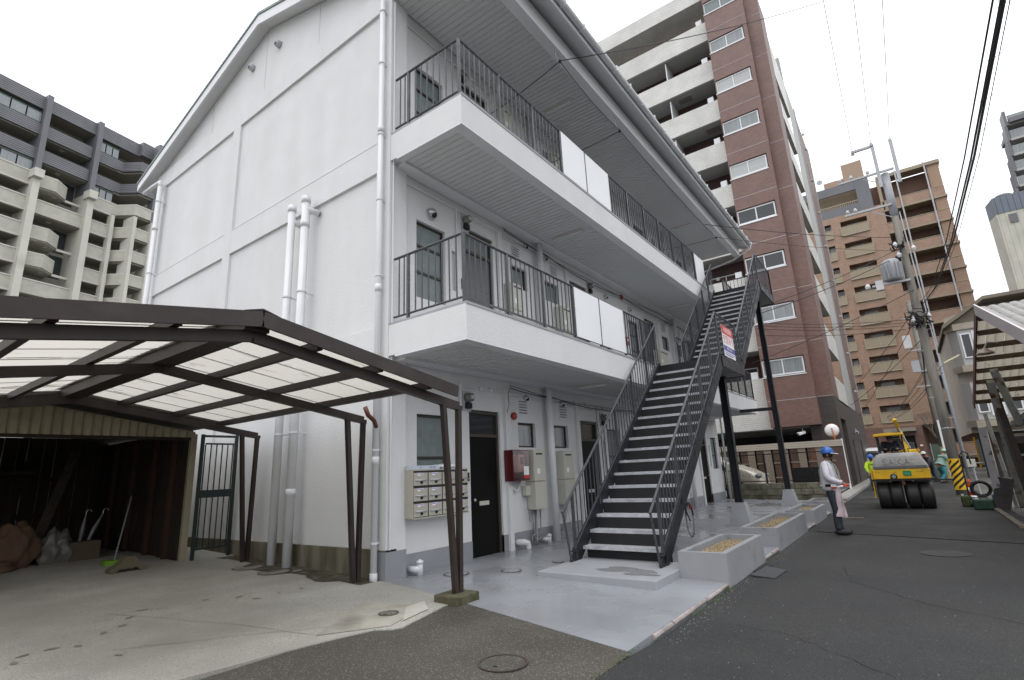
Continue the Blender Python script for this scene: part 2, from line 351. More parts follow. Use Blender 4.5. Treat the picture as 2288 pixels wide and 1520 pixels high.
for _ in range(900):
    if rg_.random() < .6: x, y = rg_.uniform(4.9, 14), 2.08-abs(rg_.gauss(0, .10))
    else: x, y = rg_.uniform(2.5, 14), rg_.uniform(-1.4, 2.0)
    z = hS(x, y); r_ = rg_.uniform(.002, .005); gr_.add([(x+r_, y, z), (x, y+r_, z), (x-r_, y, z), (x, y-r_, z), (x, y, z+r_)], [(0, 1, 4), (1, 2, 4), (2, 3, 4), (3, 0, 4)])
gq = struct('road_grit', gr_, M('grit', (.30, .29, .27), .8, .3, 50)); gq['kind'] = 'stuff'; gq['label'] = 'loose grit scattered along the kerb and street'; gq['category'] = 'grit'
# painted floor of the apartment
KY = 2.14
mb = MB(); rows = lin(KY, 6.1, 14)
for y in rows:
    for x in [None, 7, 10, 14, 18, 21.95]: mb.v.append(Vector((xW(min(y, 6)) if x is None else x, y, hL(y)+.006)))
for j in range(len(rows)-1):
    for i in range(5): a = j*6+i; mb.f.append((a, a+1, a+7, a+6))
mb.add([(xW(KY), KY, -.2), (21.95, KY, -.2), (21.95, KY, hL(KY)+.006), (xW(KY), KY, hL(KY)+.006)], [(0, 1, 2, 3)])
for j in range(14):
    ya, yb = rows[j], rows[j+1]
    mb.add([(xW(min(ya,6)), ya, -.2), (xW(min(ya,6)), ya, hL(ya)+.006), (xW(min(yb,6)), yb, hL(yb)+.006), (xW(min(yb,6)), yb, -.2)], [(0, 1, 2, 3)])
struct('painted_floor', mb, floorm)
# rounded, chipped kerb nose along the street
mb = MB(); x = 4.85
rk = random.Random(3)
while x < 21.8:
    L_ = rk.uniform(.35, .8); x1 = min(x+L_, 21.9); r = rk.uniform(.020, .028); yy = KY-.006+rk.uniform(-.006, .006)
    if not any(a < x < b for a, b in ((7.1, 9.1), (10.3, 13.3), (14.5, 16.5), (17.6, 19.1))):
        mb.tube([(x, yy, -.115), (x1, yy, -.115)], r, 8)
    x = x1+rk.choice([.004, .006, .03])
struct('kerb', mb, M('worn_kerb', (.30, .26, .25), .7, .25, 6, bump=.5, bscale=25))
# pavement beyond the property
mb = MB(); mb.box(22.4, 55.5, 2.14, 2.62, -.3, -.06); struct('pavement', mb, M('pavement_concrete', (.25, .24, .22), .85, .15, 1.5, bump=.2, bscale=25))
# ------------------------------------------------------------------ the white apartment building
END = 21.9; YF = 6.07; FF = 3.28; Z2, Z3 = 3.59, 6.87
apt = thing('apartment_building', 'white three storey apartment building with open corridors, grey railings and a gable end', 'building', (5.115, 6.0, 0))
YR, ZR, SL = 10.38, 12.02, .297          # ridge and roof slope
# gable wall with raised bands and pilasters, panels recessed 5 cm
mb = MB(); RB = 16.0
def gz(y): return ZR-.27-SL*abs(y-YR)
X0 = 5.115; XI = 5.165
bands = [(9.56, 10.04), (6.30, 6.87), (3.05, 3.6)]
pil = [(6.0, 6.33), (11.27, 11.6), (15.4, 16.0)]
for a, b in pil: mb.box(X0, XI+.1, a, b, .40, 10.04)
for (a, b) in ((6.33, 11.27), (11.6, 15.4)):
    for z0, z1 in bands: mb.box(X0+.002, XI+.1, a, b, z0, z1)
    zz = [.40, 3.05, 3.6, 6.30, 6.87, 9.56]
    for z0, z1 in ((.40, 3.05), (3.6, 6.30), (6.87, 9.56)): mb.box(XI, XI+.1, a, b, z0, z1)
mb.prism([(XI, 6.02, 10.04), (XI, 15.98, 10.04), (XI, 15.98, gz(15.98)), (XI, YR, gz(YR)), (XI, 6.02, gz(6.02))], (.1, 0, 0))
part('gable_wall', mb, stucco, apt)
mb = MB()
for y in (8.3, 10.4, 12.9): mb.box(XI-.004, XI+.0, y, y+.012, 10.06, gz(y)-.02)
for a, b in ((6.33, 11.27), (11.6, 15.4)): mb.box(X0-.001, X0+.004, a, b, 6.85, 6.862)
part('wall_joint', mb, M('joint_grey', (.45, .45, .46), .7), apt)  # construction joints as thin strips of one plain grey
mb = MB(); mb.box(X0-.003, X0+.2, 6.003, 16.0, -.05, .40); part('foundation', mb, mossc, apt, 'mossy bare concrete foundation strip')
# front wall
U = [(5.115, 1), (13.65, -1), (13.65, 1), (22.185, -1)]
def ux(u, a): return u[0]+u[1]*a
def urange(u, a, b): return tuple(sorted((ux(u, a), ux(u, b))))
FZW = [0, 3.31, 6.42]; FZD = [0, 3.47, 6.75]
holes = []
DO, WI, HA, WA = (1.88, 2.74), (.65, 1.35), (1.52, 1.66), (3.32, 3.92)
for fl in range(3):
    zb = FZW[fl]
    for u in U:
        a, b = urange(u, *DO); holes.append((a, b, FZD[fl], FZD[fl]+2.46))
        a, b = urange(u, *WI); holes.append((a, min(b, 21.8), zb+(1.15 if fl == 0 else .92), zb+2.31))
        a, b = urange(u, *WA); holes.append((a, b, zb+1.82, zb+2.30))
        a, b = urange(u, *HA); holes.append((a, b, zb+1.25, zb+2.02))
mb = MB(); mb.wall('y', YF, -1, 5.48, END, 0, 9.74, holes, .16)
mb.box(5.118, 5.48, 6.003, 6.3, .375, 9.74)
part('front_wall', mb, stucco, apt)
mb = MB()
for fl in range(1):
    edges = [5.48]
    for u in sorted(U, key=lambda t: urange(t, *DO)[0]): edges += list(urange(u, *DO))
    edges.append(END); edges = [edges[i] for i in range(len(edges))]
    for i in range(0, len(edges), 2): mb.box(edges[i], edges[i+1], YF-.012, YF+.05, -.02, .29)
mb.box(5.11, 5.485, 5.99, 6.3, -.02, .375)
part('skirting', mb, skirt, apt)
mb = MB(); mb.box(5.3, END-.1, 6.23, 6.3, 0, 9.7); mb.box(21.8, END, 6.1, 16, 0, 9.9); mb.box(5.3, 21.8, 15.85, 15.99, 0, 9.9)
part('inner_wall', mb, M('dim_interior', (.08, .08, .08), .8), apt)
part('end_wall', MB().wall('x', END+.004, 1, 6.07, 15.99, 0, 9.9), stucco, apt)
# slabs
for z in (Z2, Z3):
    mb = MB(); mb.box(5.13, END, 4.45, 6.069, z-.47, z); part('corridor_slab', mb, stucco, apt)
    mb = MB(); zb = z-.50
    mb.box(5.13, END, 4.45, 4.64, zb, z-.471); mb.box(5.13, 5.27, 4.64, 5.86, zb, z-.471); mb.box(5.27, END, 5.80, 6.06, zb-.03, z-.471)
    part('soffit_border', mb, smoothw, apt)
    mb = MB(); mb.box(5.13, 17.6 if z == Z3 else 11.85, 4.44, 4.60, z, z+.035); mb.box(5.13, 5.29, 4.60, 5.99, z, z+.035)
    if z == Z2: mb.box(13.7, END, 4.44, 4.60, z, z+.035)
    part('slab_curb', mb, curbm, apt)
# ribbed soffit boards, one part each
def strip_mesh(w, d):
    m_ = MB(); m_.box(-w/2, w/2, 0, d, 0, .012); m_.box(-w/2, -w/2+.020, 0, d, -.014, 0); return m_
sw = .118
for z, y0, y1, xa in ((Z2-.486, 4.645, 5.795, 5.28), (Z3-.486, 4.645, 5.795, 5.28), (9.70, 4.44, 6.05, 5.12)):
    me = strip_mesh(sw, y1-y0).mesh('soffit_board', soffitm)
    x = xa+sw/2; k = 0; rest = MB()
    while x < END-.1:
        if k < 97: inst('soffit_board', me, apt, (x, y0, z))
        else:
            rest.box(x-sw/2, x+sw/2, y0, y1, z, z+.012); rest.box(x-sw/2, x-sw/2+.016, y0, y1, z-.014, z)
        x += sw+.002; k += 1
    if rest.v: part('soffit_boards', rest, soffitm, apt, kind='stuff')
mb = MB(); mb.box(5.12, END, 4.44, 6.05, 9.72, 9.80); part('ceiling_backing', mb, soffitm, apt)
# eave: beam, sloping soffit, roof, gutter
XR0, XR1 = 4.88, 22.15
mb = MB(); mb.box(XR0+.10, XR1-.2, 4.22, 4.43, 9.50, 9.86); part('eave_beam', mb, smoothw, apt)
def rz(y): return ZR-SL*abs(y-YR)
mb = MB()
mb.prism([(XR0+.04, 3.9, rz(3.9)-.14), (XR0+.04, YR, rz(YR)-.14), (XR0+.04, 16.75, rz(16.75)-.14), (XR0+.04, 16.75, rz(16.75)-.22), (XR0+.04, YR, rz(YR)-.24), (XR0+.04, 3.9, rz(3.9)-.22)], (XR1-XR0-.08, 0, 0))
part('roof_soffit', mb, smoothw, apt)
mb = MB()
mb.prism([(XR0-.02, 3.82, rz(3.82)), (XR0-.02, YR, rz(YR)), (XR0-.02, 16.85, rz(16.85)), (XR0-.02, 16.85, rz(16.85)-.07), (XR0-.02, YR, rz(YR)-.07), (XR0-.02, 3.82, rz(3.82)-.07)], (XR1-XR0+.04, 0, 0))
part('roof', mb, M('grey_green_roofing', (.16, .20, .20), .5, .1, 2), apt)
for X in (XR0, XR1-.05):
    mb = MB(); mb.prism([(X, 3.86, rz(3.86)-.075), (X, YR, rz(YR)-.075), (X, 16.8, rz(16.8)-.075), (X, 16.8, rz(16.8)-.30), (X, YR, rz(YR)-.33), (X, 3.86, rz(3.86)-.30)], (.05, 0, 0))
    part('barge_board', mb, smoothw, apt)
mb = MB(); mb.box(XR0+.05, XR1-.05, 3.86, 3.90, rz(3.88)-.30, rz(3.88)-.07); part('fascia_board', mb, smoothw, apt)
gy, gzz = 3.79, rz(3.8)-.12
mb = MB(); prof = [(gy+.07*math.cos(t), gzz+.07*math.sin(t)) for t in [PI+PI*i/8 for i in range(9)]]
outer = [(XR0+.02, p[0], p[1]) for p in prof]+[(XR0+.02, gy+(p[0]-gy)*.85, gzz+(p[1]-gzz)*.85) for p in prof[::-1]]
mb.prism(outer, (XR1-XR0-.04, 0, 0)); part('gutter', mb, pvc, apt)
me = MB().box(-.006, .006, -.09, .07, -.085, .045).mesh('gutter_bracket', pvc)
for i in range(24): inst('gutter_bracket', me, apt, (XR0+.3+i*.73, gy, gzz))
# corner downpipe from the gutter at the far end
mb = MB(); mb.tube([(XR1-.15, gy, gzz-.06), (XR1-.15, gy, gzz-.2), (XR1-.25, 4.5, gzz-.55), (END+.06, 5.9, gzz-.75), (END+.06, 5.9, 0)], .04, 8); part('downpipe', mb, pvc, apt, smooth=True)
# windows / doors of each flat
def flat_front(u, fl):
    zb = FZD[fl]
    a, b = urange(u, *DO); yd = YF+.10
    fr = MB(); fr.box(a, a+.05, yd-.06, yd+.02, zb, zb+2.45); fr.box(b-.05, b, yd-.06, yd+.02, zb, zb+2.45); fr.box(a+.05, b-.05, yd-.06, yd+.02, zb+2.40, zb+2.45); fr.box(a+.05, b-.05, yd-.06, yd+.02, zb+1.99, zb+2.045)
    f = part('door_frame', fr, M('bronze_frame', (.055, .045, .035), .45), apt)
    part('transom_pane', MB().box(a+.05, b-.05, yd-.01, yd+.005, zb+2.045, zb+2.40), glassd if fl == 0 else glassf, f)
    d = part('door', MB().box(a+.052, b-.052, yd-.03, yd+.015, zb+.01, zb+1.985), doord if fl != 1 else doorg, apt)
    xk = a+.12 if u[1] > 0 else b-.12
    part('door_knob', MB().lathe((xk, yd-.03, zb+.93), [(.012, 0), (.012, -.03), (.026, -.04), (.03, -.06), (.02, -.075)], 12, 'y'), steel, d, smooth=True)
    part('mail_slot', MB().box((a+b)/2-.13, (a+b)/2+.13, yd-.036, yd-.03, zb+.83, zb+.90), cream, d)
    zb = FZW[fl]; a, b = urange(u, *WI); b = min(b, 21.8); z0, z1 = zb+(1.15 if fl == 0 else .92), zb+2.31; yw = YF+.09
    fr = MB(); fw = .035
    fr.box(a, a+fw, yw-.03, yw+.03, z0, z1); fr.box(b-fw, b, yw-.03, yw+.03, z0, z1); fr.box(a+fw, b-fw, yw-.03, yw+.03, z1-fw, z1); fr.box(a+fw, b-fw, yw-.03, yw+.03, z0, z0+fw)
    fr.box(a+fw, b-fw, yw-.025, yw+.025, zb+(1.62 if fl == 0 else 1.86), zb+(1.66 if fl == 0 else 1.90))
    if fl: fr.box(a+fw, b-fw, yw-.025, yw+.025, zb+1.38, zb+1.42)
    f = part('window', fr, framed, apt); part('pane', MB().box(a+fw, b-fw, yw, yw+.01, z0+fw, z1-fw), glassf, f)
    a, b = urange(u, *WA); z0, z1 = zb+1.82, zb+2.30; fr = MB()
    fr.box(a, a+fw, yw-.03, yw+.03, z0, z1); fr.box(b-fw, b, yw-.03, yw+.03, z0, z1); fr.box(a+fw, b-fw, yw-.03, yw+.03, z1-fw, z1); fr.box(a+fw, b-fw, yw-.03, yw+.03, z0, z0+fw)
    f = part('window', fr, framed, apt); part('pane', MB().box(a+fw, b-fw, yw, yw+.01, z0+fw, z1-fw), glasscurt if (fl+u[1]) % 2 else glassf, f)
    a, b = urange(u, *HA); part('meter_hatch', MB().box(a, b, YF+.06, YF+.08, zb+1.25, zb+2.02), greyl, apt)
    # louvred vent above the small window
    c = ux(u, 3.5); v = MB(); v.box(c-.15, c+.15, YF-.012, YF+.0, zb+2.44, zb+2.76)
    vo = part('vent_grille', v, smoothw, apt); sl = MB()
    for i in range(5): sl.cbox((c, YF-.022, zb+2.49+i*.055), (.25, .03, .012), Matrix.Rotation(math.radians(35), 3, 'X'))
    part('louvre', sl, skirt, vo)
for fl in range(3):
    for u in U: flat_front(u, fl)
# 13.4.. round drain stacks running through the slabs, and vertical square ribs beside the doors
for x in (9.39, 17.92):
    for fl in range(3):
        part('drain_stack', MB().tube([(x, 5.93, FF*fl-(.03 if fl == 0 else -.3)), (x, 5.93, FF*fl+(3.1 if fl < 2 else 3.12))], .072, 14), pvc, apt, smooth=True)
for u in U:
    for fl in range(3):
        part('wall_rib', MB().box(*urange(u, 2.86, 2.98), YF-.06, YF, FF*fl+(0 if fl == 0 else .3), FF*fl+2.9), stucco, apt)
# railings
H = 1.06
def baluster_mesh(h, r=.008): return MB().box(-r, r, -r, r, 0, h)
bal = baluster_mesh(.93).mesh('baluster', railm)
def railing(z, posts, y, panels, name='railing'):
    r = MB(); r.tube([(posts[0]-.02, y, z+H), (posts[-1]+.02, y, z+H)], .021, 8); r.box(posts[0], posts[-1], y-.013, y+.013, z+.105, z+.131)
    rl = part(name, r, railm, apt)
    for i, x in enumerate(posts):
        part('post', MB().box(x-.021, x+.021, y-.02, y+.02, z+.035, z+H-.01), railm, rl)
        if i < len(posts)-1:
            if i in panels:
                part('white_panel', MB().box(x+.025, posts[i+1]-.025, y-.030, y-.022, z+.10, z+H-.015), whitep, rl)
            for k_ in range(1, 8): inst('baluster', bal, rl, (x+(posts[i+1]-x)*k_/8, y, z+.115))
    return rl
P2 = [5.17, 6.17, 7.17, 8.18, 9.19, 10.32, 11.3, 11.86]
railing(Z2, P2, 4.51, (3, 4))
railing(Z2, [13.72, 14.7, 15.7, 16.7, 17.7, 18.7, 19.7, 20.7, 21.8], 4.51, ())
P3 = [5.17, 6.17, 7.17, 8.14, 9.13, 10.26, 11.27, 12.28, 13.29, 14.3, 15.3, 16.3, 17.27]
railing(Z3, P3, 4.51, (3, 4, 11))
railing(Z3, [19.65, 20.7, 21.8], 4.51, ())
for z in (Z2, Z3):   # side returns to the wall
    rl = part('railing', MB().tube([(5.17, 4.50, z+H), (5.17, 5.93, z+H)], .021, 8), railm, apt); part('bottom_rail', MB().tube([(5.17, 4.53, z+.118), (5.17, 5.93, z+.118)], .017, 8), railm, rl)
    part('post', MB().box(5.15, 5.19, 5.60, 5.64, z+.035, z+H-.01), railm, rl)
    for k_ in range(1, 8): inst('baluster', bal, rl, (5.17, 4.51+k_*.1365, z+.115))
    for k_ in (5.71, 5.82): inst('baluster', bal, rl, (5.17, k_, z+.115))
# pipes on the gable wall
def downpipe(x, y, z0, z1, r, label, joints, top=None, brk=(), cap=False):
    t = thing('downpipe', label, 'pipe', (x, y, z0)); pts = [(x, y, z0), (x, y, z1)]
    part('pipe', MB().tube(pts, r, 14), pvc, t, smooth=True)
    if top: part('elbow', MB().tube([(x, y, z1-.02)]+top, r*.9, 10), pvc, t, smooth=True)
    for z in joints: part('socket', MB().tube([(x, y, z-.06), (x, y, z+.06)], r*1.14, 14), pvc, t, smooth=True)
    for z in brk:
        b = MB(); b.tube([(x, y, z-.012), (x, y, z+.012)], r*1.2, 14); b.box(x, XI+.01, y-.012, y+.012, z-.012, z+.012); part('bracket', b, pvc, t)
    return t
downpipe(5.035, 6.14, 0.0, 9.75, .047, 'white downpipe at the front corner of the gable wall', (0.06, 1.6, 4.2, 7.0), None, (.5, 1.75, 2.9, 4.4, 5.7, 6.9, 8.3, 9.4))
downpipe(4.95, 8.55, .10, 6.42, .068, 'thick white capped pipe on the gable wall, left one of the pair', (6.35, 3.9), [(4.95, 8.55, 6.1), (5.13, 8.45, 6.02)], (2.15, 4.6))
downpipe(4.95, 8.10, .09, 6.45, .072, 'thick white capped pipe on the gable wall, right one of the pair nearest the corner', (6.38, 5.9, 1.2), [(4.95, 8.1, 6.2), (5.13, 7.95, 6.12)], (2.15, 4.6))
t = downpipe(4.98, 15.35, .2, 9.45, .06, 'white downpipe with an elbow at the far back corner of the gable', (8.2, 5.6), [(4.98, 15.42, 9.62), (4.98, 15.9, 9.66), (5.0, 16.6, 9.72)], (9.0, 6.9))
single('wall_light_conduit', MB().tube([(5.17, 5.975, .4), (5.17, 5.975, 9.6)], .014, 6), pvc, 'thin white conduit running up the front corner pilaster', 'pipe', (5.17, 5.975, .4))
for i, (y, z, w) in enumerate(((9.85, 11.0, 'right'), (11.0, 11.01, 'left'))):
    m_ = MB(); m_.lathe((XI, y, z), [(.085, 0), (.085, -.05), (.08, -.10), (.03, -.115)], 16, 'x')
    t = thing('vent_hood', 'small round steel vent hood high on the gable, %s one of two' % w, 'vent', (XI, y, z), 'vent hoods on the gable')
    part('hood', m_, greyl, t, smooth=True); part('vent_opening', MB().box(XI-.12, XI-.113, y-.03, y+.03, z-.05, z), black, t)
# ------------------------------------------------------------------ steel staircase
YL, YRt = 4.36, 2.95
stc = thing('steel_staircase', 'dark grey outdoor steel staircase with two flights and landings beside the corridors', 'staircase', (7.4, 3.7, 0))
slab = MB(); slab.prism([(6.43, 2.72, .0), (6.43, 4.42, -.0), (7.75, 4.42, 0), (7.75, 2.72, 0)], (0, 0, -.15))
for v in slab.v:
    if v.z > -.05: v.z += .030
single('concrete_step', slab, curbm, 'low grey painted concrete slab at the foot of the steel staircase', 'slab', (7.0, 3.5, -.12), bevel=.012)
ws_ = MB(); rw_ = random.Random(31)
for (cx_, cy_, w, h_) in ((6.95, 3.35, .17, .40), (6.75, 3.05, .10, .22)):
    k = len(ws_.v)
    for i in range(22): a = 2*PI*i/22; r_ = 1+.25*math.sin(3*a+cx_)+rw_.uniform(-.1, .1); ws_.v.append(Vector((cx_+w*r_*math.cos(a), cy_+h_*r_*math.sin(a), .033 if cx_ > 6.8 else .034)))
    ws_.f.append(tuple(range(k, k+22)))
struct('damp_mark', ws_, M('damp_paint', (.205, .21, .22), .25, .1, 6))
N1 = 17; RISE = Z2/N1
def flight(x0, z0, x1, z1, n_):
    go = (x1-x0)/(n_)
    for i in range(1, n_):
        z = z0+(z1-z0)*i/n_; xx = x0+go*i
        tm = MB(); tm.box(xx-.02, xx+.25, YRt+.03, YL-.03, z-.012, z); tm.box(xx-.024, xx-.018, YRt+.03, YL-.03, z-.045, z)
        td = part('tread', tm, treadm, stc)
        part('riser', MB().box(xx+.235, xx+.243, YRt+.03, YL-.03, z-.01, z+RISE-.045), black, td)
        if i == 1 and z0 < 1: part('riser', MB().box(xx+.10, xx+.108, YRt+.03, YL-.03, .031, z-.02), black, td)
    s_ = (z1-z0)/(x1-x0)
    for y in (YL-.03, YRt):
        st = MB(); d = .13
        P = [(x0-.16, y, z0), (x0+.10, y, z0), (x1+.06, y, z1-.22), (x1+.06, y, z1+.0), (x1-.12, y, z1+.02), (x0-.16, y, z0+.06)]
        if z0 < 1: P = [(x0-.14, y, z0), (x0+.12, y, z0), (x1+.06, y, z1-.20), (x1+.06, y, z1+.04), (x1-.02, y, z1+.04), (x0-.14, y, z0+.07)]
        st.prism(P, (0, .03, 0))
        st.beam((x0-.05, y+.015, z0+.16), (x1, y+.015, z1+.07), .07, .012, (0, 0, 1))
        part('stringer', st, stairm, stc)
    for y in (YL-.02, YRt+.02):
        hp = [(x0-.30, y, z0+.72), (x1-.02, y, z1+.98)]
        r = MB()
        if z0 < 1:
            r.tube([(x0-.12, y, z0+.05), (x0-.28, y, z0+.74)], .018, 8)
        r.tube([(x0-.30, y, z0+.74), (x1-.02, y, z1+1.0)], .021, 8)
        r.tube([(x0-.02, y, z0+.20), (x1+.02, y, z1+.14)], .012, 6)
        rl = part('handrail', r, railm, stc)
        nb = 34
        for i in range(nb+1):
            xx = x0+.02+(x1-x0)*i/nb*.985; t_ = (xx-x0)/(x1-x0); zl = z0+.20+(z1-z0-.06)*t_; zh = z0+.74+(xx-x0+.3)/(x1-x0+.28)*(z1-z0+.26)
            w = .02 if i % 7 == 0 else .007
            part('post' if i % 7 == 0 else 'baluster', MB().box(xx-w, xx+w, y-w, y+w, zl-(.15 if i % 7 == 0 else 0), zh), railm, rl)
def hrail(pts, z, n_per, hh=1.0):
    r = MB(); r.tube([(p[0], p[1], z+hh) for p in pts], .021, 8); r.tube([(p[0], p[1], z+.12) for p in pts], .012, 6); rl = part('handrail', r, railm, stc)
    for a, b, n_ in zip(pts, pts[1:], n_per):
        for i in range(n_+1):
            t_ = i/n_; w = .02 if i in (0, n_) else .007; xx = a[0]+(b[0]-a[0])*t_; yy = a[1]+(b[1]-a[1])*t_
            part('post' if w > .01 else 'baluster', MB().box(xx-w, xx+w, yy-w, yy+w, z+(.0 if w > .01 else .12), z+hh), railm, rl)
XA0, XA1, XB0, XB1, XC1 = 7.35, 11.75, 13.65, 17.62, 19.75
flight(XA0, 0, XA1, Z2, N1)
flight(XB0, Z2, XB1, Z3, 16)
for (a, b, z) in ((XA1, XB0, Z2), (XB1, XC1, Z3)):
    m_ = MB(); m_.box(a, b+(.0), YRt, 4.44, z-.02, z); part('landing', m_, treadm, stc)
    m_ = MB(); m_.box(a, b, YRt-.02, YRt+.01, z-.22, z+.04); m_.box(a-.01, a+.02, YRt, 4.43, z-.20, z+.002); m_.box(b-.02, b+.01, YRt, 4.43, z-.22, z-.021); m_.box(a, b, 4.38, 4.42, z-.22, z-.021)
    for q in (.33, .66): m_.box(a+(b-a)*q-.02, a+(b-a)*q+.02, YRt+.01, 4.38, z-.16, z-.021)
    part('landing_frame', m_, stairm, stc)
    m_ = MB(); m_.box(a+.02, b-.02, YRt+.01, 4.38, z-.205, z-.19) ; part('landing_underside', m_, M('grey_deck', (.2, .2, .21), .6, .2, 2), stc)
hrail([(XA1, YRt+.02), (XB0-.25, YRt+.02)], Z2, (14,))
hrail([(XB1, YRt+.02), (XC1, YRt+.02), (XC1, 4.40)], Z3, (16, 11))
m_ = MB(); m_.tube([(XA1-.02, YL-.02, Z2+1.0), (XA1+.05, 4.5, Z2+1.05)], .02, 8); m_.tube([(XB0-.3, YL-.02, Z2+.74), (XB0-.1, 4.5, Z2+1.0)], .02, 8); part('rail_link', m_, railm, stc)
# columns with concrete plinths
for (x, y, zt, xb) in ((13.3, 3.40, Z2-.2, None), (19.1, 3.36, Z3-.2, None)):
    zf = hL(y)
    c = MB(); c.box(x-.085, x+.085, y-.078, y-.068, zf+.5, zt); c.box(x-.085, x+.085, y+.068, y+.078, zf+.5, zt); c.box(x-.006, x+.006, y-.068, y+.068, zf+.5, zt); part('column', c, stairm, stc)
    f = MB(); q = [(x-.24, y-.24), (x+.24, y-.24), (x+.24, y+.24), (x-.24, y+.24)]; q2 = [(x-.13, y-.13), (x+.13, y-.13), (x+.13, y+.13), (x-.13, y+.13)]
    f.add([(a, b, zf) for a, b in q]+[(a, b, zf+.52) for a, b in q2], [(3, 2, 1, 0), (4, 5, 6, 7), (0, 1, 5, 4), (1, 2, 6, 5), (2, 3, 7, 6), (3, 0, 4, 7)])
    part('plinth', f, curbm, stc)
c = MB(); c.beam((19.1, 3.36, 3.0), (19.1, 4.45, 3.02), .1, .1); part('tie_beam', c, stairm, stc)
# ------------------------------------------------------------------ planters
def planter(x0, x1, y0, y1, zt, label, n_):
    t = thing('planter', label, 'planter', ((x0+x1)/2, (y0+y1)/2, hL(y0)), 'gravel filled planters along the street')
    w = .085; m_ = MB(); zb = -.2
    m_.box(x0, x1, y0, y0+w, zb, zt); m_.box(x0, x1, y1-w, y1, zb, zt); m_.box(x0, x0+w, y0+w, y1-w, zb, zt); m_.box(x1-w, x1, y0+w, y1-w, zb, zt)
    part('box_wall', m_, plantm, t)
    part('soil', MB().box(x0+w, x1-w, y0+w, y1-w, zb, zt-.088), M('soil', (.06, .05, .035), .9, .3, 20), t)
    gm = MB(); rr = random.Random(n_)
    for _ in range(2200 if x0 < 12 else 900):
        x = rr.uniform(x0+w+.01, x1-w-.01); y = rr.uniform(y0+w+.01, y1-w-.01); r = rr.uniform(.007, .014)*(1 if x0 < 12 else 1.4); z = zt-.088+rr.uniform(-.004, .014)
        a = rr.uniform(0, 6.28); ca, sa = math.cos(a)*r, math.sin(a)*r
        gm.add([(x+ca, y+sa, z), (x-sa, y+ca, z), (x-ca, y-sa, z), (x+sa, y-ca, z), (x, y, z+r*.7)], [(0, 1, 4), (1, 2, 4), (2, 3, 4), (3, 0, 4)])
    gmat = bpy.data.materials.get('pebbles')
    part('gravel', gm, pebm, t, kind='stuff')
    return t
plantm = M('worn_grey_render', (.26, .265, .28), .55, .07, 2, bump=.15, bscale=22, col2=(.17, .17, .17), c2scale=3.5, c2lo=.58, c2hi=.75)
pebm = M('pebbles', (.27, .20, .11), .75, .6, 45, col2=(.42, .36, .25), c2scale=60, c2lo=.55, c2hi=.65)
planter(7.24, 9.22, 2.10, 2.72, .25, 'grey concrete planter of tan gravel nearest the staircase foot', 1)
planter(10.38, 13.38, 2.10, 2.72, .225, 'longest grey planter of tan gravel, second from the staircase foot', 2)
planter(14.58, 16.6, 2.10, 2.72, .18, 'grey gravel planter, third from the staircase foot', 3)
planter(17.65, 19.2, 2.10, 2.72, .18, 'farthest grey gravel planter, beside the guard', 4)
# ------------------------------------------------------------------ mailboxes
mbk = thing('mailbox_bank', 'bank of twelve beige metal mailboxes on the wall by the black door', 'mailboxes', (6.0, 6.07, .78))
mbc = M('beige_mailbox', (.40, .385, .33), .38, .05, 4); drk = M('mailbox_gap', (.02, .02, .02), .5)
x0, x1, z0, z1 = 5.47, 6.66, .79, 1.44; yf = 5.83
part('casing', MB().box(x0, x1, yf+.012, 6.068, z0, z1), drk, mbk)
part('side_panel', MB().box(x0-.012, x0, yf, 6.068, z0-.005, z1+.005), mbc, mbk)
part('top_panel', MB().box(x0-.012, x1, yf+.005, 6.068, z1+.002, z1+.02), mbc, mbk)
part('bottom_panel', MB().box(x0, x1, yf+.005, 6.068, z0-.02, z0-.002), mbc, mbk)
cw, ch = (x1-x0)/4, (z1-z0)/3; stick = M('sticker_white', (.8, .8, .82), .4, .02); stb = M('sticker_blue', (.03, .07, .5), .4); str_ = M('sticker_red', (.6, .03, .03), .4)
def text(name, s, size, mat, parent, loc, rot, label=None, ext=.0005, align='CENTER', space=1.0):
    c = bpy.data.curves.new(name, 'FONT'); c.body = s; c.size = size; c.extrude = ext; c.align_x = align; c.align_y = 'CENTER'; c.space_character = space; c.resolution_u = 2
    tmp = bpy.data.objects.new(name, c); COL.objects.link(tmp); me = bpy.data.meshes.new_from_object(tmp.evaluated_get(bpy.context.evaluated_depsgraph_get())); bpy.data.objects.remove(tmp); me.materials.clear(); me.materials.append(mat)
    o = bpy.data.objects.new(name, me); COL.objects.link(o); o.parent = parent; o.location = Vector(loc)-WL[parent.name]; o.rotation_euler = rot; WL[o.name] = Vector(loc)
    if label: o['label'] = label
    return o
for i in range(4):
    for j in range(3):
        xa = x0+i*cw+.012; xb = x0+(i+1)*cw-.012; za = z0+j*ch+.008; zb = za+ch-.036
        b = part('mailbox', MB().box(xa, xb, yf, yf+.012, za, zb), mbc, mbk, bevel=.002)
        hd = MB(); hd.tube([(xa+.03, yf-.008, za+.075), (xb-.03, yf-.008, za+.075)], .014, 8); part('handle', hd, greyl, b, smooth=True)
        part('lock', MB().lathe(((xa+xb)/2+.01, yf, za+.045), [(.022, 0), (.022, -.012), (.010, -.014), (.010, -.03)], 10, 'y'), black, b)
        sk = part('sticker', MB().cbox(((xa+xb)/2-.01, yf-.002, zb-.022), (.115, .002, .038), Matrix.Rotation(random.uniform(-.06, .06), 3, 'Y')), stick, b)
        st2 = MB()
        for q in range(4): st2.box((xa+xb)/2-.062+q*.028, (xa+xb)/2-.042+q*.028, yf-.0042, yf-.0032, zb-.022, zb-.009)
        part('sticker_print', st2, stb, b); part('sticker_stripe', MB().box((xa+xb)/2-.005, (xa+xb)/2+.04, yf-.0042, yf-.0032, zb-.038, zb-.029), str_, b)
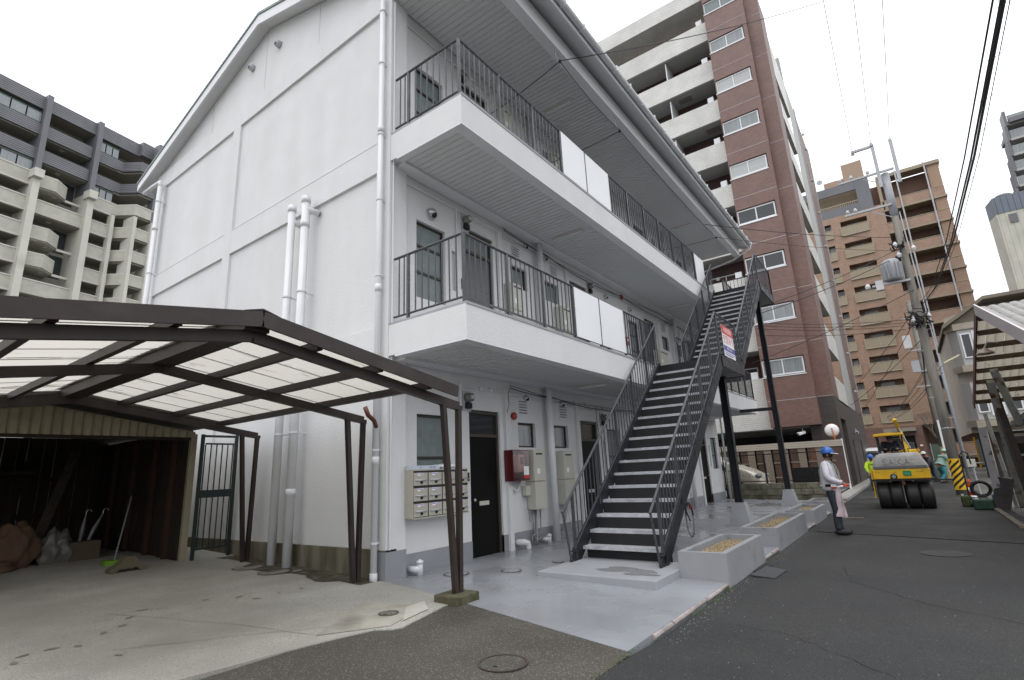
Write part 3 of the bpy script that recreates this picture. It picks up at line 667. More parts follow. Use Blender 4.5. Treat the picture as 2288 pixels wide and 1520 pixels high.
kb = thing('cardboard_box', 'long white and blue lock box carton lying upside down on the mailboxes', 'box', (5.8, 5.9, 1.465))
part('carton', MB().box(5.46, 6.02, 5.84, 5.98, 1.461, 1.515), M('pale_blue_card', (.50, .56, .62), .5, .05, 5), kb)
text('print', 'KEY BOX', .034, stb, kb, (5.86, 5.8385, 1.488), (PI/2, PI, 0)); text('print', 'BOX', .022, stb, kb, (5.62, 5.8385, 1.488), (PI/2, PI, 0))
def blob(c, d, seed, sub=3, amp=.25, freq=2.2, sy=1):
    """a crumpled lump: subdivided sphere pushed in and out"""
    bm = bmesh.new(); bmesh.ops.create_icosphere(bm, subdivisions=sub, radius=1)
    from mathutils import noise
    m_ = MB()
    for v in bm.verts:
        p = v.co.copy(); k_ = 1+amp*noise.noise(p*freq+Vector((seed, 0, 0)))+amp*.5*noise.noise(p*freq*2.7+Vector((0, seed, 0)))
        m_.v.append(Vector((c[0]+p.x*d[0]*k_, c[1]+p.y*d[1]*k_, c[2]+max(-1, p.z*k_*1.05)*d[2])))
    m_.f = [tuple(v.index for v in f.verts) for f in bm.faces]; bm.free(); return m_
single('plastic_bag', blob((6.28, 5.93, 1.495), (.30, .08, .035), 3, 3, .5, 2.5), M('white_plastic', (.72, .73, .75), .3, .04, 5), 'crumpled white plastic bag lying on top of the mailboxes', 'bag', (6.28, 5.93, 1.46), smooth=True)
# ------------------------------------------------------------------ things on the corridor walls
WALLT = []
def heater(x0, x1, z0, z1, label, lower=True):
    yf = 5.85; t = thing('water_heater', label, 'water heater', ((x0+x1)/2, 6.07, z0), 'gas water heaters on the corridor walls')
    zm = z0+(z1-z0)*.46
    part('casing', MB().box(x0, x1, yf+.01, 6.07, zm, z1), cream, t, bevel=.008)
    cv = part('front_cover', MB().box(x0+.006, x1-.006, yf-.006, yf+.01, zm+.01, z1-.01), cream, t, bevel=.006)
    part('exhaust_slot', MB().box(x0+.07, x1-.09, yf-.010, yf-.006, z1-.10, z1-.07), black, cv)
    if lower: part('pipe_cover', MB().box(x0+.004, x1+.01, yf-.004, 6.07, z0, zm-.004), cream, t, bevel=.008)
    part('label_plate', MB().box(x0+.09, x0+.19, yf-.009, yf-.006, zm+.14, zm+.24), stick, cv)
    return t
heater(8.60, 8.98, .66, 1.77, 'two part cream water heater between the red hose cabinet and the drain stack, ground floor')
heater(9.70, 10.10, .67, 1.75, 'two part cream water heater right of the drain stack, ground floor')
heater(8.14, 8.54, 4.02, 5.08, 'cream water heater on the second floor, first from the gable corner')
heater(10.08, 10.50, 3.96, 5.03, 'cream water heater on the second floor, left of the white panels')
heater(16.02, 16.75, 3.9, 4.95, 'cream water heater on the second floor behind the stair landing')
heater(8.12, 8.48, 8.1, 9.16, 'cream water heater on the top floor, first from the gable corner')
heater(10.2, 10.6, 8.1, 9.1, 'cream water heater on the top floor behind the white panels')
# pipes under the heaters
def wallpipe(pts, r, mat, label, cat='pipe', name='pipe'):
    return single(name, MB().tube(pts, r, 8), mat, label, cat, pts[0], smooth=True)
wallpipe([(8.68, 5.98, .68), (8.68, 5.98, .14), (8.80, 5.98, .10), (8.95, 5.98, .14)], .024, galv, 'thick grey pipe under the ground floor water heater by the hose cabinet')
wallpipe([(8.76, 5.98, .68), (8.76, 5.98, .12), (8.70, 5.94, .06)], .022, galv, 'second grey pipe dropping from the ground floor water heater')
wallpipe([(8.93, 5.99, .66), (8.93, 5.99, .24), (8.60, 5.97, .20), (8.58, 5.97, 0)], .014, galv, 'thin gas pipe stepping left below the water heater')
wallpipe([(9.84, 5.97, .68), (9.82, 5.96, .45), (9.68, 5.94, .25), (9.62, 5.95, .18)], .022, galv, 'grey insulated hose curling from the water heater right of the drain stack')
wallpipe([(9.92, 5.98, .67), (9.96, 5.97, .4), (10.1, 5.97, .16), (10.35, 6.0, .22), (10.4, 6.03, .5)], .008, cream, 'thin cream hose looping below the second water heater', 'hose', 'hose')
for x, r, hh, lab in ((5.66, .045, .20, 'white capped drain elbow beside the pilaster below the mailboxes'), (9.06, .040, .17, 'small white drain elbow beside the round drain stack')):
    t = thing('drain_elbow', lab, 'pipe', (x, 6.0, hL(5.9))); part('pipe', MB().tube([(x-.07, 6.06, .09), (x-.06, 5.92, .09), (x, 5.9, .09)], r, 10), pvc, t, smooth=True)
    part('riser', MB().tube([(x, 5.9, 0), (x, 5.9, hh)], r, 12), pvc, t, smooth=True); part('cap', MB().lathe((x, 5.9, hh), [(r*1.15, -.04), (r*1.15, 0), (r*.5, .002), (r*.45, .02)], 12), pvc, t, smooth=True)
t = thing('drain_elbow', 'larger white pipe bend turning down into the floor right of the black door', 'pipe', (8.34, 5.95, 0))
part('pipe', MB().tube([(8.18, 6.07, .13), (8.19, 5.95, .13), (8.23, 5.89, .13), (8.28, 5.86, .11), (8.30, 5.86, .05), (8.30, 5.86, -.01)], .055, 12), pvc, t, smooth=True)
# hose cabinet
hc = thing('hose_cabinet', 'dark red fire hose cabinet with a clear front right of the black door', 'cabinet', (8.2, 6.07, 1.2))
c = MB(); c.box(7.95, 7.965, 5.87, 6.07, 1.2, 1.76); c.box(8.455, 8.47, 5.87, 6.07, 1.2, 1.76); c.box(7.965, 8.455, 5.87, 6.07, 1.74, 1.76); c.box(7.965, 8.455, 5.87, 6.07, 1.2, 1.22); c.box(7.965, 8.455, 6.05, 6.07, 1.22, 1.74); part('cabinet_shell', c, darkred, hc)
part('meter', MB().box(8.20, 8.40, 5.93, 6.05, 1.36, 1.68), cream, hc); part('meter_window', MB().box(8.26, 8.36, 5.925, 5.93, 1.50, 1.63), glassf, hc)
part('notice', MB().box(8.28, 8.44, 5.864, 5.868, 1.30, 1.46), stick, hc); part('notice_band', MB().box(8.28, 8.46, 5.862, 5.868, 1.24, 1.295), M('bright_red', (.55, .03, .03), .4), hc)
gl = bpy.data.materials.new('clear_plastic'); gl.use_nodes = True; nt = gl.node_tree; nt.nodes.clear(); o_ = nt.nodes.new('ShaderNodeOutputMaterial'); tr = nt.nodes.new('ShaderNodeBsdfTransparent'); gs = nt.nodes.new('ShaderNodeBsdfGlossy'); gs.inputs[1].default_value = .1; mx = nt.nodes.new('ShaderNodeMixShader'); mx.inputs[0].default_value = .12
tr.inputs[0].default_value = (.93, .80, .80, 1); nt.links.new(tr.outputs[0], mx.inputs[1]); nt.links.new(gs.outputs[0], mx.inputs[2]); nt.links.new(mx.outputs[0], o_.inputs[0])
part('clear_front', MB().box(7.96, 8.46, 5.866, 5.869, 1.21, 1.75), gl, hc)
wallpipe([(8.05, 6.03, 2.9), (8.05, 6.03, 1.25), (8.08, 6.02, 1.1), (8.18, 6.0, 1.02), (8.28, 6.0, 1.05), (8.32, 6.0, 1.2)], .016, pvc, 'white conduit looping up under the red hose cabinet', 'conduit', 'conduit')
gb = thing('gas_meter_box', 'small beige box with a pipe beside the first water heater', 'box', (8.50, 6.03, .95)); part('box_body', MB().box(8.45, 8.60, 5.95, 6.05, .92, 1.10), cream, gb, bevel=.01); part('hose', MB().tube([(8.5, 5.98, .92), (8.5, 5.97, .7), (8.56, 5.98, .45)], .009, 6), galv, gb)
def bell(x, z, lab, r=.075, mat=None):
    t = thing('alarm_bell', lab, 'bell', (x, 6.07, z), 'red alarm bells on the corridor walls'); part('dome', MB().lathe((x, 6.07, z), [(r*.8, 0), (r*.8, -.02), (r, -.025), (r, -.045), (r*.85, -.065), (r*.4, -.078), (r*.1, -.08)], 20, 'y'), redm, t, smooth=True); part('hub', MB().lathe((x, 5.99, z), [(.012, 0), (.01, -.01)], 8, 'y'), steel, t); return t
bell(8.28, 2.41, 'red round alarm bell above the hose cabinet on the ground floor'); bell(13.9, 6.2, 'red round alarm bell high under the second floor soffit')
t = thing('fire_extinguisher_box', 'small red fire call box behind the second floor railing', 'call box', (13.95, 6.07, 4.85)); part('box_body', MB().box(13.87, 14.03, 5.99, 6.07, 4.75, 5.0), redm, t, bevel=.01); part('call_button', MB().lathe((13.95, 5.99, 4.9), [(.04, 0), (.035, -.012)], 12, 'y'), stick, t)
t = thing('fire_extinguisher_box', 'small red fire call box behind the top floor railing', 'call box', (13.95, 6.07, 8.2)); part('box_body', MB().box(13.87, 14.03, 5.99, 6.07, 8.1, 8.35), redm, t, bevel=.01); part('call_button', MB().lathe((13.95, 5.99, 8.25), [(.04, 0), (.035, -.012)], 12, 'y'), stick, t)
def meter(x, z, lab):
    t = thing('electric_meter', lab, 'electric meter', (x, 6.07, z), 'electric meters beside the flat doors'); part('base_plate', MB().box(x-.10, x+.10, 6.045, 6.07, z-.20, z+.14), greyl, t)
    part('meter_body', MB().lathe((x, 6.045, z+.03), [(.085, 0), (.085, -.05), (.07, -.07), (.07, -.12), (.05, -.13)], 14, 'y'), M('meter_grey', (.17, .17, .16), .25, .2, 12), t, smooth=True); part('terminal_box', MB().box(x-.06, x+.06, 5.98, 6.045, z-.16, z-.06), black, t)
    part('dial', MB().box(x-.04, x+.04, 5.907, 5.915, z, z+.06), cream, t); return t
for x, z, lab in ((6.93, 2.62, 'round glass electric meter left of the black door lintel, ground floor'), (12.0, 2.55, 'round glass electric meter by the second ground floor door'), (7.0, 6.02, 'round glass electric meter above the first door, second floor'), (11.9, 5.98, 'round glass electric meter behind the white panels, second floor'), (7.0, 9.3, 'round glass electric meter above the first door, top floor')): meter(x, z, lab)
def dome(x, z, r, lab):
    t = thing('dome_camera', lab, 'security camera', (x, 6.07, z), 'dome cameras on the corridor walls'); part('mount_ring', MB().lathe((x, 6.07, z), [(r*1.15, 0), (r*1.15, -.02), (r, -.03)], 18, 'y'), greyl, t, smooth=True)
    m_ = MB(); m_.lathe((x, 6.04, z+.01), [(r, 0), (r*.96, -r*.35), (r*.75, -r*.72), (r*.4, -r*.95), (r*.05, -r*1.02)], 18, 'y'); part('cover', m_, steel, t, smooth=True)
    m_ = MB(); m_.lathe((x, 6.04-r*.45, z-r*.35), [(r*.55, 0), (r*.55, -r*.3), (r*.35, -r*.55), (r*.05, -r*.66)], 14, 'y'); part('lens', m_, black, t, smooth=True); return t
dome(6.1, 5.83, .10, 'large round dome camera above the first window, second floor')
for x, z, lab in ((9.0, 6.17, 'small dome camera left of the drain stack, second floor'), (9.8, 6.14, 'small dome camera right of the drain stack, second floor'), (12.85, 5.95, 'small dome camera above the left white panel, second floor'), (14.4, 5.93, 'small dome camera right of the white panels, second floor'), (17.4, 6.15, 'small dome camera beyond the landing, second floor'), (8.72, 2.79, 'small white dome camera above the louvre left of the drain stack, ground floor'), (10.1, 2.77, 'small dark dome camera above the louvre right of the drain stack, ground floor')):
    dome(x, z, .062, lab)
t = thing('intercom', 'tiny black intercom button left of the black door', 'intercom', (6.9, 6.07, 1.32)); part('case', MB().box(6.885, 6.945, 6.045, 6.07, 1.25, 1.39), black, t); part('button', MB().box(6.905, 6.925, 6.04, 6.045, 1.28, 1.30), steel, t)
t = thing('intercom', 'black intercom beside the grey door on the second floor', 'intercom', (6.9, 6.07, 4.75)); part('case', MB().box(6.88, 6.95, 6.04, 6.07, 4.65, 4.85), black, t); part('button', MB().box(6.9, 6.925, 6.035, 6.04, 4.69, 4.72), steel, t)
def tubelight(x, y0, y1, z, lab):
    t = thing('strip_light', lab, 'light', (x, (y0+y1)/2, z), 'strip lights under the corridor soffits'); part('housing', MB().box(x-.05, x+.05, y0, y1, z-.035, z), M('aged_white_enamel', (.55, .54, .50), .4, .04), t, bevel=.01); part('lamp_tube', MB().tube([(x, y0+.04, z-.052), (x, y1-.04, z-.052)], .015, 8), stick, t); return t
for x, z, lab in ((10.0, 3.10, 'strip light under the second floor slab beside the staircase'), (9.45, 6.38, 'strip light under the third floor slab above the white panels'), (16.5, 6.38, 'strip light under the third floor slab above the stair landing'), (9.5, 9.695, 'strip light on the top ceiling, nearer of two'), (17.9, 9.695, 'strip light on the top ceiling, farther of two')): tubelight(x, 4.85, 5.6, z, lab)
# conduits with boxes along the wall tops
for zz, nm in ((2.86, 'ground'), (6.2, 'second'), (9.45, 'top')):
    t = thing('wall_conduit', 'white painted conduit with round junction boxes along the %s floor wall top' % nm, 'conduit', (5.5, 6.05, zz))
    part('conduit_run', MB().tube([(5.5, 6.045, zz-.02), (21.5, 6.045, zz-.02)], .014, 6), pvc, t); part('conduit_run', MB().tube([(8.2, 6.045, zz-.09), (21.5, 6.045, zz-.09)], .012, 6), pvc, t)
    for x in (6.75, 7.3, 7.6, 11.2, 12.1, 15.4, 16.6, 19.4): part('junction_box', MB().lathe((x, 6.07, zz-.02), [(.045, 0), (.045, -.055), (.02, -.058)], 12, 'y'), pvc, t)
    part('conduit_drop', MB().tube([(6.75, 6.045, zz), (6.75, 6.045, zz-.55)], .014, 6), pvc, t)
def cable(pts, r, label, name='cable', mat=None, n_=10, sag=0):
    P = []
    for a, b in zip(pts, pts[1:]):
        a = Vector(a); b = Vector(b)
        for i in range(n_):
            s_ = i/n_; p = a.lerp(b, s_); p.z -= sag*4*s_*(1-s_); P.append(p)
    P.append(Vector(pts[-1])); return single(name, MB().tube(P, r, 5), mat or blackc, label, 'cable', P[0])
for zz, nm in ((3.0, 'ground'), (6.3, 'second')):
    cable([(8.1, 5.95, zz-.08), (9.6, 5.93, zz-.14), (11.6, 5.95, zz-.25), (13.6, 5.95, zz-.15), (16.5, 5.95, zz-.2), (21.0, 5.9, zz-.1)], .010, 'sagging black cable strung along the %s floor wall' % nm, sag=.03)
    cable([(8.1, 5.97, zz-.02), (11.6, 5.93, zz-.18), (16.5, 5.92, zz-.05), (21.0, 5.9, zz-.2)], .007, 'thinner black cable strung above the doors of the %s floor' % nm, sag=.06)
cable([(8.1, 5.96, 2.95), (8.0, 5.95, 2.8), (8.03, 5.96, 2.6), (7.97, 5.97, 2.45)], .006, 'loose black wire hanging right of the first door', n_=4)
cable([(11.55, 5.96, 2.8), (11.5, 5.94, 2.5), (11.6, 5.96, 2.2), (11.35, 5.97, 1.9)], .006, 'loose black wire hanging by the second door', n_=4)
# ------------------------------------------------------------------ carport
cp = thing('carport', 'dark brown steel carport with translucent white roof sheets on paired leaning posts', 'carport', (2.28, 6.5, 0))
XRg, XE, XL = 2.27, 4.72, -.24
def cz(x): return 2.64-(abs(x-XRg))*.160
pm = bpy.data.materials.new('milky_polycarbonate'); pm.use_nodes = True; nt = pm.node_tree; nt.nodes.clear(); o_ = nt.nodes.new('ShaderNodeOutputMaterial'); df = nt.nodes.new('ShaderNodeBsdfDiffuse'); tl = nt.nodes.new('ShaderNodeBsdfTranslucent'); mx = nt.nodes.new('ShaderNodeMixShader'); mx.inputs[0].default_value = .55
tc = nt.nodes.new('ShaderNodeTexCoord'); mp = nt.nodes.new('ShaderNodeMapping'); mp.inputs['Scale'].default_value = (1.2, 3.5, 1); nz = nt.nodes.new('ShaderNodeTexNoise'); nz.inputs['Scale'].default_value = 1.6; nz.inputs['Detail'].default_value = 7; cr = nt.nodes.new('ShaderNodeValToRGB')
cr.color_ramp.elements[0].position = .26; cr.color_ramp.elements[0].color = (.30, .26, .19, 1); cr.color_ramp.elements[1].position = .37; cr.color_ramp.elements[1].color = (.69, .655, .60, 1)
for a_, b_ in ((tc.outputs['Object'], mp.inputs[0]), (mp.outputs[0], nz.inputs['Vector']), (nz.outputs[0], cr.inputs[0]), (cr.outputs[0], df.inputs[0]), (cr.outputs[0], tl.inputs[0]), (df.outputs[0], mx.inputs[1]), (tl.outputs[0], mx.inputs[2]), (mx.outputs[0], o_.inputs[0])): nt.links.new(a_, b_)
seams = lin(4.30, 9.5, 9)
for sd_, xe in ((1, 4.46), (-1, XL)):
    for i in range(9):
        a, b = seams[i], seams[i+1]-.004; n_ = 10; m_ = MB()
        for k_ in range(n_+1):    # shallow ribs across the sheet
            y = a+(b-a)*k_/n_; dz = .006*(k_ % 2)+(.006 if i % 2 else 0)
            m_.v += [Vector((XRg, y, cz(XRg)+.145+dz)), Vector((xe, y, cz(xe)+.145+dz))]
        m_.f = [(2*k_, 2*k_+1, 2*k_+3, 2*k_+2) for k_ in range(n_)]; part('roof_sheet', m_, pm, cp)
    for i in range(1, 9): part('sheet_joint', MB().beam((XRg, seams[i], cz(XRg)+.133), (xe, seams[i], cz(xe)+.133), .014, .006), M('joint_grey2', (.36, .34, .30), .7), cp)  # thin grey-brown strips marking the seams where sheets overlap
for sd_, xe in ((1, 4.92), (-1, XL)):
    for Y in (4.45, 6.3, 9.2):
        part('rafter', MB().beam((XRg, Y, cz(XRg)-.03), (xe, Y, cz(xe)-.03), .06, .10), brownm, cp)
    for i, dx in enumerate((.62, 1.36, 2.08)):
        x = XRg+sd_*dx; part('purlin', MB().box(x-.03, x+.03, 4.36, 9.42, cz(x)+.03, cz(x)+.115), brownm, cp)
    part('fascia_board', MB().beam((XRg, 4.28, cz(XRg)+.09), (min(xe, 4.74), 4.28, cz(min(xe, 4.74))+.09), .025, .135), brownm, cp)
    m_ = MB(); 
part('ridge_beam', MB().box(XRg-.11, XRg+.11, 4.36, 9.42, cz(XRg)+.0, cz(XRg)+.115), brownm, cp)
part('ridge_cap', MB().prism([(XRg-.16, 4.28, cz(XRg)+.14), (XRg, 4.28, cz(XRg)+.185), (XRg+.16, 4.28, cz(XRg)+.14), (XRg, 4.28, cz(XRg)+.170)], (0, 5.2, 0)), brownm, cp)
for x, Y, zb, sx in ((4.86, 4.45, .05, 1), (4.86, 6.3, hL(6.3)+.02, 1), (4.86, 9.2, hL(9.2)+.02, 1), (-.1, 4.45, -.03, -1), (-.1, 6.3, hL(6.3), -1), (-.1, 9.2, hL(9.2), -1)):
    zt = cz(4.78)-.05
    part('post', MB().beam((x-.035*sx, Y, zb), (x-.20*sx, Y, zt), .06, .06, (0, 1, 0)), brownm, cp)
    part('post', MB().beam((x+.035*sx, Y, zb), (x+.07*sx, Y, zt-.02), .06, .06, (0, 1, 0)), brownm, cp)
    part('post_head', MB().beam((x-.24*sx, Y, zt+.02), (x+.11*sx, Y, zt-.03), .064, .06), brownm, cp)
m_ = MB(); m_.tube([(4.76, 6.05, 2.34), (4.80, 6.02, 2.22), (4.92, 6.05, 2.16), (5.02, 6.12, 2.08)], .032, 8); part('gutter_outlet', m_, M('rust_brown_plastic', (.12, .035, .025), .4), cp, smooth=True)
single('post_base', MB().box(4.66, 5.04, 4.28, 4.64, -.12, .055), M('mossy_block', (.10, .09, .055), .9, .3, 6, bump=.4, bscale=30, col2=(.045, .05, .02), c2scale=5, c2lo=.45, c2hi=.6), 'mossy concrete block under the front carport post', 'block', (4.85, 4.45, -.1), bevel=.015)
# ------------------------------------------------------------------ storage shed behind the carport
sh = thing('storage_shed', 'old open storage shed with cream corrugated cladding behind the carport', 'shed', (2.3, 10.3, .15))
cladm = M('cream_cladding', (.30, .265, .18), .5, .12, 3, bump=.1, bscale=10, col2=(.20, .17, .11), c2scale=2, c2lo=.5, c2hi=.8)
wood = M('old_dark_wood', (.022, .014, .010), .85, .35, 2.5, bump=.3, bscale=20, stretch=(3, 3, .4))
ZT = 2.22
me_cache = {}
x = -.9; k = 0
while x < 4.36:
    w = min(.125, 4.37-x); zt = cz(x+w/2)+.0
    part('cladding_panel', MB().prism([(x+.004, 10.30, ZT), (x+w*.25, 10.275, ZT), (x+w*.75, 10.275, ZT), (x+w-.004, 10.30, ZT), (x+w-.004, 10.30, zt), (x+w*.75, 10.275, zt), (x+w*.25, 10.275, zt), (x+.004, 10.30, zt)][:4], (0, 0, zt-ZT)), cladm, sh)
    x += w
part('cladding_backing', MB().prism([(-.9, 10.302, ZT), (4.37, 10.302, ZT), (4.37, 10.302, cz(4.37)+.02), (XRg, 10.302, cz(XRg)+.02), (-.9, 10.302, cz(-.9)+.02)], (0, .02, 0)), cladm, sh)
part('lintel', MB().box(-.9, 4.37, 10.27, 10.33, ZT-.05, ZT), wood, sh)
part('corner_trim', MB().box(4.30, 4.40, 10.26, 10.34, .14, 2.28), cladm, sh)
part('shed_roof', MB().prism([(-1.0, 9.42, cz(-1.0)+.03), (XRg, 9.42, cz(XRg)+.10), (4.5, 9.42, cz(4.5)+.10), (4.5, 9.42, cz(4.5)+.13), (XRg, 9.42, cz(XRg)+.13), (-1.0, 9.42, cz(-1.0)+.06)], (0, 6.1, 0)), M('shed_roofing', (.10, .09, .08), .8, .2, 2), sh)
part('outer_wall', MB().box(4.37, 4.39, 10.34, 15.4, .1, 2.3), cladm, sh)
rr = random.Random(5); y = 10.36
while y < 14.6:       # inner right wall boards
    w = rr.uniform(.10, .2); part('wall_board', MB().box(4.30-rr.uniform(0, .03), 4.36, y, y+w-.012, .12, 2.35), wood, sh); y += w
for y in (10.7, 11.5, 12.5, 13.5): part('stud', MB().box(4.20, 4.27, y, y+.09, .12, 2.3), M('reddish_stud', (.042, .018, .010), .8, .3, 3, stretch=(3, 3, .5)), sh)
x = -.9
while x < 4.2:
    w = rr.uniform(.14, .26); part('wall_board', MB().box(x, x+w-.012, 14.6-rr.uniform(0, .03), 14.66, .12, 2.5), wood, sh); x += w
part('wall_board', MB().box(-.95, -.9, 10.34, 14.7, .1, 2.4), wood, sh)
for zz in (.9, 1.6): part('rail', MB().box(-.8, 4.2, 14.52, 14.57, zz, zz+.08), wood, sh)
part('shelf', MB().box(-.8, 3.0, 13.4, 14.5, 1.75, 1.79), wood, sh)
# things kept in the shed
FZ = .165
single('leaning_plank', MB().beam((2.72, 12.2, FZ), (3.55, 13.6, 2.15), .16, .03), M('weathered_plank', (.05, .04, .028), .8, .3, 3, stretch=(3, 3, .4)), 'weathered plank leaning against the back of the shed', 'plank', (2.72, 12.2, FZ))
single('leaning_plank', MB().beam((2.35, 12.8, FZ), (3.0, 14.3, 2.0), .12, .03), wood, 'dark plank leaning behind the brown sack', 'plank', (2.35, 12.8, FZ))
single('sack', blob((2.50, 12.0, FZ+.34), (.30, .22, .37), 8, 4, .35, 1.6), M('brown_paper_sack', (.10, .058, .034), .8, .15, 3, bump=.3, bscale=8), 'bulging brown sack slumped at the left of the shed', 'sack', (2.5, 12.0, FZ), smooth=True)
single('sack', blob((2.20, 11.7, FZ+.10), (.30, .2, .11), 12, 3, .4, 2), M('brown_paper_sack', (.2, .1, .05)), 'flat brown sack at the foot of the bulging one', 'sack', (2.2, 11.7, FZ), smooth=True)
single('sack', blob((3.02, 12.0, FZ+.27), (.22, .16, .30), 21, 4, .45, 1.8), M('grey_plastic_bag', (.12, .115, .10), .35, .12, 4), 'grey plastic bag of rubbish beside the leaning plank', 'bag', (3.02, 12.0, FZ), smooth=True)
single('carton', MB().box(3.22, 3.66, 11.9, 12.3, FZ, FZ+.36), M('brown_card', (.085, .06, .038), .8, .1, 4), 'brown cardboard box in the shed with umbrellas behind', 'box', (3.4, 12.1, FZ), bevel=.01)
for i, (x, y, dx, lab) in enumerate(((3.40, 12.15, .05, 'pale umbrella with a hooked handle standing in the cardboard box'), (3.5, 12.2, .22, 'folded umbrella slanting to the right out of the cardboard box'))):
    t = thing('umbrella', lab, 'umbrella', (x, y, FZ)); part('canopy', MB().tube([(x, y, FZ+.2), (x+dx*.5, y, FZ+.55), (x+dx, y, FZ+.8)], [.02, .035, .01], 8), M('clear_umbrella', (.15, .155, .155), .3), t)
    part('handle', MB().tube([(x+dx, y, FZ+.78)]+[(x+dx+.04-.04*math.cos(a), y, FZ+.85+.04*math.sin(a)) for a in (0, .8, 1.6, 2.4, 3.2)], .007, 6), steel, t)
t = thing('broom', 'long handled dustpan with a grey pole and green pan leaning in the shed', 'dustpan', (3.58, 10.95, FZ)); part('pole', MB().tube([(3.60, 11.0, FZ+.08), (3.98, 11.7, 1.30)], .012, 6), M('pale_grey_pole', (.24, .25, .26), .4), t); part('grip', MB().tube([(3.95, 11.65, 1.2), (4.0, 11.75, 1.38)], .022, 8), black, t); part('pan', MB().box(3.42, 3.72, 10.82, 11.02, FZ, FZ+.09), M('green_plastic', (.14, .30, .02), .4), t)
single('crutch_block', MB().prism([(3.22, 9.95, .15), (3.30, 9.95, .15), (3.34, 9.95, .20), (3.58, 9.95, .20), (3.62, 9.95, .15), (3.72, 9.95, .15), (3.70, 9.95, .20), (3.60, 9.95, .27), (3.55, 9.95, .36), (3.42, 9.95, .37), (3.34, 9.95, .27), (3.22, 9.95, .20)], (0, .22, 0)), M('sand_plastic', (.11, .095, .06), .8, .12, 4), 'sand coloured moulded sign foot lying at the shed opening', 'sign base', (3.5, 10.05, .15), bevel=.01)
t = thing('bicycle', 'dark bicycle with blue frame half hidden at the left of the shed', 'bicycle', (1.9, 12.2, FZ))
for yy in (12.0, 13.0):
    w_ = MB(); w_.tube([(1.75+0*yy, yy+.3*math.cos(a), FZ+.31+.3*math.sin(a)) for a in [2*PI*i/24 for i in range(25)]], .016, 6, False); part('wheel', w_, black, t)
part('frame', MB().tube([(1.75, 12.0, FZ+.31), (1.75, 12.35, FZ+.62), (1.75, 12.75, FZ+.6), (1.75, 13.0, FZ+.31)], .016, 6), M('blue_frame', (.05, .18, .25), .4), t)
# gate
gt = thing('metal_gate', 'narrow dark green iron gate between the shed and the gable wall', 'gate', (4.73, 10.15, .3))
gm_ = M('dark_green_iron', (.018, .028, .028), .4, .2, 5)
part('post', MB().box(4.42, 4.47, 10.12, 10.17, .13, 2.27), gm_, gt); part('post', MB().box(5.02, 5.07, 10.12, 10.17, .13, 2.27), gm_, gt)
part('top_rail', MB().box(4.47, 5.02, 10.13, 10.16, 2.22, 2.26), gm_, gt); part('top_rail', MB().box(4.50, 5.0, 10.13, 10.16, 2.09, 2.12), gm_, gt); part('bottom_rail', MB().box(4.47, 5.02, 10.13, 10.16, .31, .34), gm_, gt); part('mid_plate', MB().box(4.47, 5.02, 10.125, 10.165, 1.17, 1.30), gm_, gt)
for i in range(6): x = 4.50+i*.098; part('bar', MB().box(x-.008, x+.008, 10.137, 10.153, .34, 2.09), gm_, gt)
# covers set in the ground
def cover(x, y, r, mat, lab, ring=True, zf=hL, dz=.012, ratio=1):
    z = zf(y)+dz; t = thing('manhole_cover', lab, 'manhole cover', (x, y, z))
    part('plate', MB().lathe((x, y, z), [(r, -.02), (r, .002), (r-.005, .004)], 40), mat, t)
    rg = MB(); n_ = 40
    for i in range(n_):
        a = 2*PI*i/n_; b = 2*PI*(i+1)/n_
        rg.add([(x+(r+.004)*math.cos(a), y+(r+.004)*math.sin(a), z+.006), (x+(r+.022)*math.cos(a), y+(r+.022)*math.sin(a), z+.006), (x+(r+.022)*math.cos(b), y+(r+.022)*math.sin(b), z+.006), (x+(r+.004)*math.cos(b), y+(r+.004)*math.sin(b), z+.006)], [(0, 1, 2, 3)])
    part('rim', rg, M('rusty_rim', (.06, .042, .038), .6, .2, 8), t)
    part('lift_hole', MB().lathe((x-r*.55, y+.0, z), [(.02, .0045), (.018, .006)], 10), black, t); return t
cover(3.60, 2.84, .175, asphb, 'round asphalt filled manhole cover with a rusty rim in the foreground', dz=.004)
cover(4.06, 4.70, .085, M('worn_iron_lid', (.16, .15, .13), .7, .3, 25, bump=.8, bscale=60), 'small round cast lid in the pale concrete patch', dz=.016)
cover(10.85, -.12, .30, M('dark_iron_lid', (.035, .036, .038), .6, .3, 30, bump=1, bscale=40), 'round dark iron manhole cover in the street near the asphalt joint', zf=lambda y: -.15, dz=.003)
cv_ = M('concrete_lid', (.20, .19, .165), .85, .2, 8, bump=.3, bscale=25)
for (x, y, r, lab) in ((4.62, 8.62, .21, 'round concrete lid below the thick pipes, left of two'), (4.65, 7.92, .21, 'round concrete lid below the thick pipes, right of two'), (4.88, 7.75, .10, 'small concrete lid close to the gable wall')): cover(x, y, r, cv_, lab, dz=.014)
cover(5.98, 5.50, .16, floorm, 'round painted lid in the grey floor near the pilaster', dz=.010); cover(7.45, 4.72, .07, floorm, 'tiny round painted lid by the concrete step', dz=.010)
cover(6.55, 4.95, .13, floorm, 'faint painted lid in the middle of the grey floor', dz=.008)
dg = thing('drain_grate', 'tilted dark drain lid in the asphalt beside the first planter', 'drain cover', (8.35, 1.95, -.15)); part('lid', MB().prism([(8.05, 2.05, -.14), (8.75, 1.99, -.13), (8.58, 1.70, -.145), (8.0, 1.74, -.15)], (0, 0, .012)), M('wet_iron', (.05, .055, .06), .35, .2, 8), dg); part('pit', MB().box(8.4, 9.0, 1.96, 2.10, -.16, -.142), black, dg)
